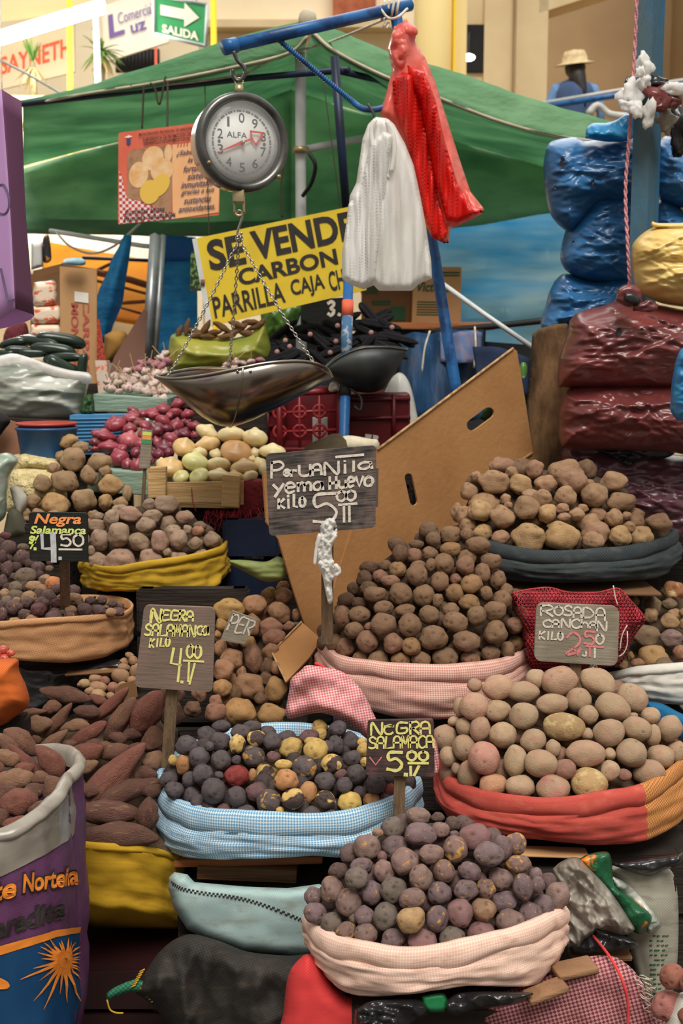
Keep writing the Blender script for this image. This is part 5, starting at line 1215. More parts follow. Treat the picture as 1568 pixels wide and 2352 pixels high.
def solidcrate(f, Y, label, logo):
    cr = empty('plastic_crate', P((f[2][0] + f[3][0]) / 2, f[2][1], Y), label, 'crate', 'red plastic crates')
    q = Quad(*f, Y); a = list(q.c); b = [v + Vector((0, .3, 0)) for v in a]
    o = obj('shell', a + b, [(3, 2, 1, 0), (4, 5, 6, 7), (0, 1, 5, 4), (1, 2, 6, 5), (2, 3, 7, 6), (3, 0, 4, 7)], M['crate_red'], cr, False); mod(o, 'BEVEL', width=.012, segments=4)
    mb = MB()
    for v in (.10, .42): mb.tube([q.at(.0, v, .004), q.at(1, v, .004)], .007, 8)
    mb.tube([q.at(.74, .02, .004), q.at(.74, .98, .004)], .008, 8); mb.build('ribs', M['crate_red'], cr)
    if logo:
        mb = MB()
        for k, (u0, u1, u2, u3, v0, v1) in enumerate([(.30, .40, .38, .28, .68, .80), (.28, .36, .35, .26, .82, .98), (.42, .50, .50, .41, .70, .78), (.40, .52, .50, .39, .82, .97)]):
            mb.add([q.at(u0, v0, .002), q.at(u1, v0 + .02, .002), q.at(u2, v1, .002), q.at(u3, v1, .002)], [(0, 1, 2, 3)])
        mb.build('logo', M['white_print'], cr, False)
    return cr
solidcrate([(795, 906), (942, 902), (942, 1036), (795, 1040)], 4.05, 'dark red closed crate with a white emblem right of the taped blue pole', True)
solidcrate([(540, 930), (640, 935), (640, 1040), (540, 1040)], 4.25, 'dark red crate half hidden under the scale pan', False)
pc_ = empty('taped_pole', P(790, 1010, 3.92), 'thin blue pole wound with tape in front of the red crates', 'pole')
pA, pB = P(802, 560, 4.1), P(790, 1005, 3.92); pd = pB - pA
MB().tube([pA, pB + pd * (pB.z / -pd.z)], .0165, 12).build('pipe', M['pipe_blue'], pc_)
MB().tube([pA + pd * .30, pA + pd * .38], .019, 12).build('pink_tape', M['letter_red'], pc_)
MB().tube([pA + pd * .38, pA + pd * .62], .018, 12).build('pale_tape', mat('blue_white_tape', C(70, 110, 150), C(170, 180, 186), 50, .7, lo=.5, hi=.6), pc_)
MB().tube([pA + pd * .72, pA + pd * .79], .019, 12).build('dark_tape', M['black_iron'], pc_)
MB().tube(smooth_path([pA + pd * .75 + Vector((.015, -.02, 0)), pA + pd * .78 + Vector((.05, -.02, -.01)), pA + pd * .86 + Vector((.05, -.02, 0)), pA + pd * .84 + Vector((.03, -.02, 0))], 14), .004, 6).build('loose_tie', M['black_iron'], pc_)
sp_ = empty('metal_scoop', P(850, 890, 3.98), 'dark metal scale pan resting on the red crates behind the taped pole', 'pan')
rF = PP([(742, 850, 3.9), (780, 820, 3.9), (830, 800, 3.9), (890, 798, 3.92), (936, 804, 3.98)]); rB = PP([(742, 846, 4.02), (780, 815, 4.1), (830, 797, 4.15), (890, 795, 4.12), (936, 802, 4.02)]); kl = PP([(742, 852, 3.96), (780, 880, 3.98), (820, 900, 4.0), (880, 892, 4.0), (936, 806, 4.0)])
A2, B2, C2 = [resample(smooth_path(x, 30), 24) for x in (rF, kl, rB)]
vs = []
for i in range(24):
    for j in range(13):
        t = math.pi * j / 12; mid = (A2[i] + C2[i]) / 2; vs.append(mid + (A2[i] - C2[i]) / 2 * math.cos(t) + (B2[i] - mid) * math.sin(t) ** .8)
o = obj('pan', vs, [(i * 13 + j, i * 13 + j + 1, (i + 1) * 13 + j + 1, (i + 1) * 13 + j) for i in range(23) for j in range(12)], mat('dull_dark_steel', C(84, 88, 88), C(60, 62, 62), 8, .45, metal=.5), sp_); mod(o, 'SOLIDIFY', thickness=.002)
MB().tube(A2, .003, 6).tube(C2, .003, 6).build('rim', M['bezel'], sp_)
ws_ = pillow('white_sack', [(880, 905), (900, 868), (920, 856), (940, 880), (955, 940), (960, 1000), (900, 1000)], 4.2, .06, M['dirtwhite']); tag(ws_, 'whitish sack slumped behind the dark red closed crate', 'sack')
cw = pillow('pale_cloth', [(770, 1010), (800, 1000), (850, 1008), (868, 1012), (862, 1040), (770, 1040)], 3.42, .03, mat('cream_cloth', C(214, 204, 178), C(180, 172, 146), 20, .9)); tag(cw, 'cream cloth lying behind the top of the large blackboard sign', 'cloth')
lp = sheet('leather_scrap', [(692, 1035), (720, 1015), (762, 997), (780, 996), (795, 1012), (800, 1040), (692, 1045)], lambda x, y: 3.38, mat('dark_leather', C(104, 92, 70), C(80, 70, 54), 20, .8), thick=.006); tag(lp, 'stiff dark brown scrap standing behind the blackboard sign', 'scrap')
# turmeric bag, garlic and maize crates
tb = empty('turmeric_bag', P(500, 855, 4.35), 'yellow green plastic bag full of brown roots behind the garlic', 'bag')
pillow('bag', [(388, 790), (394, 770), (420, 764), (470, 776), (540, 776), (585, 758), (606, 740), (616, 770), (622, 815), (600, 838), (520, 852), (395, 858), (386, 825)], 4.35, .12, M['film_olive'], tb, wr=.02, ws=9, wdir=(.8, 2))
gl_ = pillow('green_plastic', [(595, 700), (640, 690), (690, 700), (684, 740), (660, 785), (630, 800), (606, 770)], 4.6, .05, M['film_green'], wr=.02, ws=12, wdir=(2, .6), ridged=True); tag(gl_, 'leafy green plastic bag hanging below the yellow board', 'plastic bag')
q5 = Quad((690, 690), (806, 682), (806, 745), (690, 752), 4.7)
r = empty('price_board', q5.at(.5, 1), 'small black price board behind the dark maize, under the yellow board', 'price sign'); board(q5, 'board', M['slate_ink'], r, .01, .02)
strokes(q5, '3.0', (.55, .12, .98, .62), .012, M['chalk_w'], r)
q5 = Quad((438, 578), (462, 572), (470, 668), (436, 668), 4.5)
r = empty('picture_card', q5.at(.5, 1), 'small green and black card left of the yellow board', 'card'); board(q5, 'card', mat('green_leaf_print', C(40, 44, 36), C(96, 140, 60), 60, .6, lo=.5, hi=.55), r, .004, .02)

# ================================================================== back of the stall, left
ot = loft('orange_tarpaulin', [[(100, 555, 8.0), (200, 570, 7.8), (300, 588, 7.6), (385, 605, 7.5)], [(100, 640, 7.6), (230, 640, 7.4), (385, 660, 7.2)], [(110, 735, 7.0), (230, 735, 7.0), (385, 760, 6.9)]], M['tarp_orange'], None, 24, 12, amp=.05, nscale=1.5); tag(ot, 'bright orange tarpaulin behind the cardboard boxes', 'tarpaulin')
fo = empty('tarp_frame', P(280, 760, 6.9), 'brown wooden bars in front of the orange tarpaulin', 'frame')
for pts, w_ in (([(220, 625, 6.9), (300, 643, 6.9), (370, 665, 6.9)], .022), ([(222, 645, 6.88), (300, 665, 6.88), (370, 684, 6.88)], .009), ([(262, 697, 6.88), (370, 690, 6.85)], .012), ([(262, 702, 6.88), (330, 722, 6.85)], .008), ([(225, 620, 6.9), (270, 598, 6.9)], .01)):
    MB().tube(PP(pts), w_, 6).build('bar', mat('brown_bar', C(140, 76, 34)), fo)
wt = loft('white_tarpaulin', [[(60, 528, 8.5), (250, 530, 8.4), (470, 534, 8.3)], [(60, 575, 8.3), (250, 580, 8.3), (470, 600, 8.2)], [(60, 640, 8.2), (250, 640, 8.2), (470, 640, 8.1)]], M['tarp_white'], None, 20, 8, amp=.04, nscale=1.5); tag(wt, 'white tarpaulin under the awning edge behind the orange one', 'tarpaulin')
o = MB().tube(PP([(115, 530, 6.6), (330, 565, 6.3), (445, 570, 6.0)]), .012, 8).build('white_rod', M['white_paint']); tag(o, 'white rod lying level under the awning beside the blue hanging cloth', 'rod')
o = MB().tube(PP([(190, 592, 6.9), (290, 596, 6.8), (380, 600, 6.7)]), .01, 8).build('dark_rod', M['pipe_dark']); tag(o, 'dark rod in front of the orange tarpaulin top', 'rod')
bs_ = loft('blue_cloth', [[(285, 540, 5.5), (302, 540, 5.5)], [(248, 620, 5.5), (268, 622, 5.42), (292, 622, 5.5)], [(222, 690, 5.5), (250, 700, 5.4), (280, 700, 5.5)], [(225, 780, 5.5), (238, 790, 5.45), (248, 775, 5.5)]], M['tarp_blue_d'], None, 14, 16, amp=.03, nscale=6, stretch=(3, 1, .4)); tag(bs_, 'twisted blue cloth hanging in front of the orange tarpaulin', 'cloth')
bk = loft('blue_curtain', [[(372, 596, 5.6), (410, 600, 5.55), (452, 598, 5.6)], [(368, 690, 5.55), (410, 690, 5.5), (452, 690, 5.55)], [(350, 830, 5.5), (400, 835, 5.45), (452, 830, 5.5)]], M['tarp_blue_d'], None, 18, 12, amp=.03, nscale=3); tag(bk, 'flat blue tarpaulin curtain right of the grey post', 'tarpaulin')
cb_ = loft('blue_curtain', [[(370, 540, 5.62), (450, 545, 5.62)], [(370, 604, 5.6), (450, 606, 5.6)]], mat('royal_blue', C(24, 84, 150)), None, 8, 4); tag(cb_, 'strip of darker blue sheet above the blue curtain', 'tarpaulin')
gp_ = MB(); A0, A1 = P(356, 540, 5.2), P(336, 830, 5.0)
gp_.tube([A0, A1], .022, 4).tube([A0 + Vector((.03, .02, 0)), A1 + Vector((.03, .02, 0)) ], .014, 4)
A1b = Vector((A1.x, A1.y, 0)); gp_.tube([A1, A1b], .022, 4)
tag(gp_.build('grey_post', M['grey_metal']), 'grey steel post between the orange tarpaulin and the blue curtain', 'post')
bp = sheet('carton_flap', [(330, 710), (338, 715), (330, 860), (250, 860), (262, 820)], lambda x, y: 4.9, mat('mauve_brown_card', C(150, 112, 96), C(136, 100, 86), 4, .9)); tag(bp, 'slanting mauve brown card behind the garlic', 'card')
r = empty('cardboard_box', P(150, 890, 4.85), 'tall open cardboard carton holding snack packs left of the blue cloth', 'box')
q6 = Quad((137, 612), (222, 618), (222, 892), (140, 880), 4.8)
board(q6, 'side_panel', M['card_pale'], r, .008, .002)
sheet('top_flap', [(76, 622), (140, 606), (222, 618), (220, 626), (150, 622), (76, 640)], lambda x, y: 4.82, M['card_dark'], r)
sheet('back_panel', [(70, 630), (140, 625), (140, 890), (70, 890)], lambda x, y: 5.1, M['card_dark'], r)
pm = lambda u, v: q6.at(u, v, .003)
for tx_, b in (('MONTERO', (.30, .30, .50, .95)), ('CARPAS', (.62, .25, .80, .88))):
    vs_, fs_ = text_mesh(tx_, .02); xa, xb = min(v.x for v in vs_), max(v.x for v in vs_); ya, yb = min(v.y for v in vs_), max(v.y for v in vs_)
    obj('faded_print', [pm(b[0] + (v.y - ya) / (yb - ya) * (b[2] - b[0]), b[1] + (v.x - xa) / (xb - xa) * (b[3] - b[1])) for v in vs_], fs_, M['print_red'], r, False)
flat('paper_label', [(.40, .20), (.78, .205), (.78, .29), (.40, .285)], M['white_print'], .004, r, q6)
pk = mat('snack_wrapper', C(236, 214, 190), C(220, 96, 60), 22, .35, lo=.52, hi=.58, stretch=(1, 1, 1.6))
for k, (a, b, c, d) in enumerate([(78, 645, 128, 700), (76, 700, 138, 742), (72, 742, 138, 776), (74, 776, 138, 806), (72, 806, 140, 838)]):
    o = pillow('snack_pack', [(a, b + 4), (a + 30, b), (c, b + 3), (c, d), (a, d)], 4.86, .05, pk, rim=14); tag(o, 'orange and white snack pack %s in the open carton' % ['at the top', 'second from the top', 'third from the top', 'fourth from the top', 'at the bottom'][k], 'snack pack', 'snack packs in the open carton')
o = pillow('white_box', [(72, 560), (98, 556), (100, 612), (72, 620)], 5.2, .03, M['dirtwhite'], rim=6, roundp=False); tag(o, 'white box top left of the open carton', 'box')
o = pillow('tool_bundle', [(96, 570), (100, 545), (112, 540), (118, 580), (116, 600), (100, 602)], 5.2, .03, mat('black_orange_tools', C(40, 40, 44), C(230, 150, 60), 30, .5, lo=.55, hi=.6), rim=6); tag(o, 'black and orange tools standing above the open carton', 'tools')
o = pillow('paper_bag', [(140, 608), (150, 595), (180, 592), (196, 598), (190, 610)], 4.75, .02, mat('pale_blue_paper', C(190, 214, 220), C(120, 170, 190), 20, .7), rim=6); tag(o, 'crumpled pale blue paper on the carton flap', 'paper')
o = sheet('orange_net', [(222, 730), (228, 735), (243, 830), (243, 840), (222, 840)], lambda x, y: 4.75, mat('orange_mesh', C(226, 84, 40), C(50, 30, 50), 120, .8)); tag(o, 'orange edged net strip beside the tall carton', 'net')
o = pillow('wicker_sack', [(240, 770), (262, 760), (290, 765), (292, 800), (262, 830), (240, 830)], 5.1, .05, mat('straw_brown', C(170, 126, 60), C(120, 84, 40), 10, .9)); tag(o, 'straw coloured sack behind the blue hanging cloth tip', 'sack')
o = pillow('red_mesh_bag', [(8, 770), (20, 750), (60, 742), (62, 800), (10, 800)], 4.9, .05, mat('wine_mesh', C(110, 34, 44), C(70, 20, 30), 80, .8)); tag(o, 'wine red mesh bag behind the courgettes', 'bag')
mp = sheet('milk_carton', [(218, 828), (246, 828), (250, 900), (226, 905)], lambda x, y: 4.3, mat('carton_print', C(220, 200, 184), C(230, 120, 84), 25, .6, lo=.5, hi=.56), thick=.05); tag(mp, 'small white and orange carton left of the garlic', 'carton')
zb = empty('courgette_bag', P(100, 975, 4.1), 'cloudy plastic bag of courgettes at the left of the garlic', 'bag')
pillow('bag', [(0, 815), (30, 812), (70, 822), (110, 838), (150, 848), (205, 856), (206, 870), (192, 930), (184, 966), (120, 974), (40, 976), (-20, 960), (-60, 900), (-40, 830)], 4.1, .14, M['film_milky'], zb, wr=.02, ws=8, wdir=(.6, 2.5), seed=2, ridged=True)
pillow('folded_rim', [(0, 818), (30, 812), (70, 822), (115, 838), (160, 850), (206, 858), (205, 882), (150, 872), (90, 858), (30, 848), (-30, 845)], 4.02, .016, M['bag_white'], zb, rim=12, wr=.01, ws=14)
def tbl(name, f, Y, dp_, m, label, legs=True):
    r = empty(name, P((f[2][0] + f[3][0]) / 2, f[2][1], Y), label, 'table')
    q = Quad(*f, Y); a = list(q.c); b = [v + Vector((0, dp_, 0)) for v in a]
    o = obj('board', a + b, [(3, 2, 1, 0), (4, 5, 6, 7), (0, 1, 5, 4), (1, 2, 6, 5), (2, 3, 7, 6), (3, 0, 4, 7)], m, r, False); mod(o, 'BEVEL', width=.004, segments=2)
    if legs:
        for u in (.06, .94):
            for y in (.04, dp_ - .04):
                p = q.at(u, 1) + Vector((0, y, 0)); MB().box((p.x, p.y, p.z / 2), (.04, .04, p.z)).build('leg', M['wood_dark'], r, False)
    return r
tbl('stall_table', [(212, 905), (384, 915), (384, 950), (216, 946)], 4.05, .55, M['pale_green'], 'pale green painted table edge below the garlic')
tbl('stall_table', [(200, 1078), (372, 1086), (372, 1140), (200, 1130)], 3.62, .38, M['pale_green'], 'pale green painted table edge below the red onions')
tbl('stall_table', [(-60, 955), (205, 968), (205, 990), (-60, 985)], 3.98, .6, M['wood_dark'], 'dark table under the courgette bag')
bc = empty('plastic_crate', P(232, 1020, 3.92), 'light blue ridged plastic crate behind the red onions', 'crate')
qb = Quad((160, 954), (290, 952), (292, 1040), (166, 1045), 3.92)
a = list(qb.c); b = [v + Vector((0, .08, 0)) for v in a]
obj('shell', a + b, [(3, 2, 1, 0), (4, 5, 6, 7), (0, 1, 5, 4), (1, 2, 6, 5), (2, 3, 7, 6), (3, 0, 4, 7)], M['crate_blue'], bc, False)
mb = MB()
for k in range(10): mb.tube([qb.at(0, .1 + k * .09, .002), qb.at(1, .1 + k * .09, .002)], .003, 6)
mb.build('ridges', M['crate_blue'], bc)
tu = empty('plastic_tub', P(110, 1055, 3.62), 'navy blue tub with a red tub nested inside, on the pale corn bag', 'tub')
ct_ = P(110, 1052, 3.66); k_ = S(110, 1000, 3.66)
MB().lathe([(0, 0), (56 * k_, 0), (60 * k_, .008), (68 * k_, .085), (71 * k_, .087), (71 * k_, .094), (66 * k_, .094), (58 * k_, .02), (0, .016)], ct_, 48, caps=False).build('outer_tub', M['tub_blue'], tu)
MB().lathe([(0, .03), (54 * k_, .03), (63 * k_, .1), (69 * k_, .101), (69 * k_, .107), (62 * k_, .107), (52 * k_, .04), (0, .04)], ct_, 48, caps=False).build('inner_tub', M['tub_red'], tu)
kb = empty('corn_bag', P(70, 1200, 3.58), 'bag of pale shelled corn under the navy tub', 'bag')
pillow('lower_bulge', [(15, 1140), (25, 1085), (60, 1075), (100, 1078), (140, 1085), (150, 1170), (60, 1180), (15, 1175)], 3.56, .06, M['kernels'], kb, wr=.006, ws=60)
pillow('upper_bulge', [(34, 1075), (40, 1050), (60, 1042), (110, 1050), (135, 1058), (140, 1085), (80, 1082), (36, 1082)], 3.6, .06, M['kernels'], kb, wr=.006, ws=60)
o = pillow('plastic_bag', [(-40, 1060), (0, 1042), (26, 1042), (42, 1060), (24, 1090), (16, 1130), (10, 1190), (-40, 1200)], 3.4, .06, film('pale_green_film', C(206, 220, 216), C(120, 140, 100), .3, tr=.2), wr=.02, ws=10, wdir=(1, 1)); tag(o, 'pale greenish plastic bag at the far edge beside the corn bag', 'plastic bag')
o = pillow('grey_glove', [(22, 1120), (40, 1116), (62, 1140), (62, 1160), (50, 1180), (52, 1200), (40, 1190), (32, 1160)], 3.42, .02, mat('grey_cloth', C(186, 182, 172), C(160, 156, 146), 20, .9)); tag(o, 'grey cloth rag hanging in front of the corn bag', 'rag')
o = pillow('dark_sack', [(16, 1180), (30, 1168), (50, 1180), (66, 1230), (10, 1240)], 3.4, .04, mat('olive_sack', C(84, 82, 66), C(66, 64, 52), 10, .9)); tag(o, 'olive grey sack below the grey rag', 'sack')
o = sheet('carton_flap', [(-40, 985), (8, 960), (42, 972), (54, 1040), (30, 1045), (-40, 1050)], lambda x, y: 3.75, mat('rosy_card', C(160, 116, 88), C(146, 102, 76), 3, .9)); tag(o, 'rosy brown card flap left of the navy tub', 'card')
o = pillow('black_cloth', [(-40, 940), (0, 945), (24, 965), (12, 985), (-10, 1010), (-40, 1010)], 3.7, .03, M['dark']); tag(o, 'black cloth at the far edge above the brown flap', 'cloth')
o = pillow('herb_bunch', [(182, 945), (190, 915), (205, 905), (215, 915), (215, 950), (190, 952)], 4.0, .03, M['greens'], wr=.02, ws=40); tag(o, 'dark green herbs between the courgette bag and the garlic table', 'herbs')

# white onion crate
oc = empty('onion_crate', P(455, 1170, 3.5), 'pale slatted wooden crate holding the white onions', 'crate')
def plank(name, f, Y, th, m, par): 
    q = Quad(*f, Y); a = list(q.c); b = [v - q.n * th for v in a]
    o = obj(name, a + b, [(3, 2, 1, 0), (4, 5, 6, 7), (0, 1, 5, 4), (1, 2, 6, 5), (2, 3, 7, 6), (3, 0, 4, 7)], m, par, False); mod(o, 'BEVEL', width=.002, segments=2); return o
plank('front_slat', [(376, 1108), (546, 1106), (546, 1156), (376, 1154)], 3.46, .01, M['wood_pale'], oc)
plank('corner_post', [(338, 1074), (381, 1072), (380, 1144), (340, 1144)], 3.44, .03, M['wood_pale'], oc)
plank('corner_post', [(510, 1090), (550, 1093), (548, 1166), (508, 1163)], 3.44, .03, M['wood_pale'], oc)
plank('lower_slat', [(376, 1154), (550, 1160), (550, 1168), (376, 1160)], 3.47, .02, M['wood_pale'], oc)
plank('side_slat', [(551, 1104), (566, 1100), (566, 1160), (551, 1160)], [3.47, 3.85, 3.85, 3.47], .01, M['wood_pale'], oc)
plank('base', [(345, 1160), (556, 1163), (548, 1168), (352, 1165)], [3.8, 3.8, 3.47, 3.47], .01, M['wood_pale'], oc)
rn = random.Random(9)
nt_ = pillow('red_netting', [(540, 1110), (580, 1100), (604, 1105), (606, 1150), (590, 1185), (560, 1190), (530, 1195), (480, 1185), (470, 1172), (545, 1168)], 3.5, .02, mat('frayed_red_net', C(150, 48, 56), C(112, 34, 42), 40, .8, bmp=.6, bscale=90)); tag(nt_, 'frayed red netting hanging from the onion crate corner', 'netting')
mb = MB()
for k in range(46):
    x = rn.uniform(470, 600); y = rn.uniform(1165, 1190); L = rn.uniform(15, 50)
    mb.tube(smooth_path(PP([(x, y, 3.48), (x + rn.uniform(-8, 8), y + L * .5, 3.47), (x + rn.uniform(-10, 10), y + L, 3.47)]), 6), .0012, 4)
mb.tube(smooth_path(PP([(592, 1180, 3.46), (596, 1230, 3.46), (598, 1270, 3.46), (592, 1290, 3.46)]), 10), .0014, 4); mb.tube(smooth_path(PP([(440, 1120, 3.45), (442, 1150, 3.45), (450, 1175, 3.45)]), 8), .0014, 4)
o = mb.build('net_fringe', M['mesh_red']); o.parent = None
bb = o; bpy.context.view_layer.update()
o.parent = nt_; o.location = Vector(o.location) - Vector(nt_.location)
# ================================================================== sacks
SK = {}
def SACK(key, *a, **k): SK[key] = sack(*a, **k)
SACK('F', 'sack', 'peach pink woven sack in front, filled with purple potatoes', 'sack',
     [(696, 2098), (712, 2120), (730, 2135), (770, 2155), (810, 2165), (871, 2178), (931, 2184), (991, 2180), (1052, 2169), (1132, 2151), (1192, 2135), (1252, 2110), (1306, 2084)],
     [(742, 2246), (770, 2275), (819, 2297), (921, 2296), (1054, 2277), (1176, 2279), (1242, 2270), (1280, 2225)], 2.12, .19, M['sk_F'], group='open sacks of potatoes', seed=1, hem=.036, bulge=.012)
SACK('B', 'sack', 'blue and white woven sack of black and yellow potatoes', 'sack',
     [(359, 1768), (362, 1805), (380, 1830), (418, 1848), (470, 1861), (551, 1867), (631, 1871), (712, 1875), (792, 1869), (852, 1853), (904, 1835), (945, 1812), (968, 1788)],
     [(362, 1945), (385, 1968), (440, 1980), (520, 1983), (620, 1980), (720, 1976), (800, 1978), (890, 1950), (962, 1895)], 2.58, .22, M['sk_B'], group='open sacks of potatoes', seed=2, hem=.045, back_raise=.05, bulge=.012)
SACK('R', 'sack', 'red woven sack with an orange end, full of big dusty pink potatoes', 'sack',
     [(1008, 1758), (1027, 1787), (1064, 1809), (1112, 1822), (1174, 1832), (1248, 1838), (1322, 1834), (1395, 1823), (1469, 1811), (1524, 1786), (1570, 1752), (1600, 1720)],
     [(1002, 1845), (1030, 1884), (1080, 1905), (1180, 1930), (1300, 1946), (1390, 1951), (1480, 1943), (1560, 1905), (1604, 1850)], 2.6, .25, M['sk_R'], group='open sacks of potatoes', seed=3, hem=.036, split=(1486, M['sk_O'], M['sk_O']), bulge=.014)
SACK('C', 'sack', 'pale pink woven sack of brown potatoes in front of the carton', 'sack',
     [(730, 1462), (750, 1490), (785, 1511), (844, 1520), (893, 1526), (958, 1529), (1023, 1531), (1088, 1526), (1137, 1520), (1185, 1507), (1226, 1480)],
     [(735, 1560), (780, 1610), (860, 1645), (960, 1660), (1060, 1655), (1150, 1620), (1222, 1560)], 2.98, .24, M['sk_C'], group='open sacks of potatoes', seed=4, hem=.036, bulge=.014)
SACK('K', 'sack', 'charcoal grey woven sack of big pale brown potatoes', 'sack',
     [(1040, 1218), (1080, 1232), (1114, 1243), (1140, 1250), (1184, 1259), (1236, 1266), (1304, 1267), (1373, 1262), (1442, 1257), (1510, 1243), (1545, 1230), (1558, 1216)],
     [(1075, 1300), (1120, 1325), (1165, 1336), (1230, 1344), (1350, 1342), (1450, 1338), (1520, 1330), (1552, 1300)], 3.25, .24, M['sk_K'], group='open sacks of potatoes', seed=5, hem=.034)
SACK('Y', 'sack', 'mustard yellow woven sack of rosy brown potatoes', 'sack',
     [(180, 1290), (203, 1294), (237, 1301), (272, 1301), (318, 1292), (375, 1284), (421, 1278), (478, 1266), (508, 1256), (519, 1248)],
     [(186, 1350), (225, 1360), (280, 1362), (340, 1365), (400, 1378), (450, 1374), (495, 1358), (532, 1322)], 3.36, .21, M['sk_Y'], group='open sacks of potatoes', seed=6, hem=.018, bulge=.0, roll=.005, wrinkle=.005)
SACK('N', 'sack', 'tan woven sack of small purple potatoes under the clean blackboard', 'sack',
     [(-120, 1415), (-60, 1424), (0, 1428), (61, 1423), (143, 1418), (204, 1414), (270, 1409), (292, 1404)],
     [(-115, 1490), (-40, 1515), (40, 1523), (150, 1527), (240, 1517), (298, 1492)], 3.02, .24, M['sk_N'], group='open sacks of potatoes', seed=7, hem=.014, bulge=.0, roll=.004, wrinkle=.003)
SACK('S', 'sack', 'golden yellow woven sack of sweet potatoes behind the printed purple sack', 'sack',
     [(-60, 1905), (60, 1920), (165, 1932), (230, 1938), (300, 1942), (365, 1950), (400, 1962), (430, 1960)],
     [(-60, 2060), (80, 2085), (165, 2086), (240, 2104), (300, 2104), (380, 2122), (428, 2134)], 2.62, .24, M['sk_S'], group='sacks of sweet potatoes', seed=8, hem=.014, bulge=.0, roll=.005)
SACK('E', 'sack', 'white woven sack of mixed potatoes behind the red sack at the edge', 'sack',
     [(1372, 1548), (1400, 1546), (1450, 1536), (1500, 1531), (1568, 1526), (1640, 1516)],
     [(1385, 1575), (1440, 1600), (1500, 1612), (1568, 1622), (1640, 1620)], 3.1, .2, M['sk_W'], group='open sacks of potatoes', seed=9, hem=.02, bulge=.01)
SACK('PB', 'sack', 'purple and blue printed sack of sweet potatoes at the front', 'sack',
     [(-240, 1800), (-160, 1890), (-60, 1915), (0, 1910), (60, 1885), (110, 1848), (150, 1808), (168, 1775)],
     [(-260, 2420), (-100, 2520), (60, 2500), (184, 2420)], 2.15, .2, M['sk_P'], M['film_clear'], group='sacks of sweet potatoes', seed=10, hem=.02, bulge=.006, wrinkle=.005, hem_label='cloudy plastic rim')

# printing on the purple sack: wrapped round its front
pbr, pbf = SK['PB']
def band(name, c0, c1, m, off):
    """strip between two picture curves laid on the sack's front"""
    vs = []; n = 26
    for i in range(n):
        x = -60 + 236 * i / (n - 1)
        for j in range(9):
            y = interp(c0, x) + (interp(c1, x) - interp(c0, x)) * j / 8
            vs.append(onsack(x, y, off))
    obj(name, vs, [(i * 9 + j, i * 9 + j + 1, (i + 1) * 9 + j + 1, (i + 1) * 9 + j) for i in range(n - 1) for j in range(8)], m, pbr)
_top = smpoly([(-240, 1800), (-160, 1890), (-60, 1915), (0, 1910), (60, 1885), (110, 1848), (150, 1808), (168, 1775)])
_bot = smpoly([(-260, 2420), (-100, 2520), (60, 2500), (184, 2420)])
def onsack(x, y, off=.003):
    lo_, hi_ = 0.0, 1.0
    p = None
    for _ in range(16):
        v = (lo_ + hi_) / 2; p = pbf(x, v, off)
        r = p - CAM; py = 1176 - FPX * r.dot(UP) / r.dot(FW)
        if py < y: lo_ = v
        else: hi_ = v
    return p
band('plastic_band', [(-60, 1925), (0, 1920), (60, 1897), (110, 1860), (150, 1820), (176, 1790)], [(-60, 2035), (0, 2014), (60, 1985), (110, 1958), (150, 1930), (176, 1915)], M['film_clear'], .003)
band('blue_print', [(-60, 2205), (0, 2190), (60, 2170), (120, 2148), (176, 2135)], [(-60, 2460), (0, 2470), (176, 2420)], M['sk_Bl'], .003)
band('orange_stripe', [(-60, 2188), (0, 2173), (60, 2155), (120, 2136), (176, 2129)], [(-60, 2208), (0, 2194), (60, 2174), (120, 2152), (176, 2142)], M['ink_orange'], .0045)
def sk_text(t, x0, y0, x1, y1, h, m, off, bold, shear=0.1, name='lettering'):
    print_text(lambda u, v: onsack(x0 + (x1 - x0) * u, y0 + (y1 - y0) * u + h * (v - 1), off), t, (0, 0, 1, 1), m, pbr, bold=bold, shear=shear, name=name)
sk_text('te', -22, 2078, 36, 2062, 48, M['ink_black'], .0035, .09); sk_text('te', -20, 2075, 34, 2060, 42, M['ink_orange'], .005, .03)
sk_text('Norteña', 46, 2056, 172, 2034, 52, M['ink_black'], .0035, .09); sk_text('Norteña', 49, 2052, 168, 2031, 44, M['ink_orange'], .005, .03)
sk_text('aradita', -14, 2160, 140, 2108, 50, M['ink_black'], .0035, .04)
mb = MB(); rr_ = random.Random(3)
for k in range(26):
    a = 2 * math.pi * k / 26 + rr_.uniform(-.08, .08); L = rr_.uniform(40, 66) if math.sin(a) < .2 else rr_.uniform(70, 130)
    if math.cos(a) > .3: L = min(L, 34 / math.cos(a))
    cx_, cy_ = 137, 2205
    if math.sin(a) < -.2: L = min(L, 62)
    px_ = [(cx_ + math.cos(a) * t * L, cy_ + math.sin(a) * t * L) for t in (.1, .35, .6, .8, 1)]
    L_, R_ = [], []
    for i, (x, y) in enumerate(px_):
        w = (5.5, 3.6, 2.4, 1.6, .4)[i]; x = min(x, 176)
        L_.append(onsack(x - math.sin(a) * w, y + math.cos(a) * w, .0055)); R_.append(onsack(x + math.sin(a) * w, y - math.cos(a) * w, .0055))
    mb.add(L_ + R_, [(i, i + 1, 6 + i, 5 + i) for i in range(4)])
mb.add([onsack(137 + 16 * math.cos(q), 2205 + 20 * math.sin(q), .0058) for q in [2 * math.pi * i / 20 for i in range(20)]], [tuple(range(20))])
mb.add([onsack(-6 + 26 * math.cos(q), 2258 + 13 * math.sin(q) + 6 * math.cos(q), .0058) for q in [2 * math.pi * i / 20 for i in range(20)]], [tuple(range(20))])
mb.build('sunburst_print', M['ink_orange'], pbr, False)
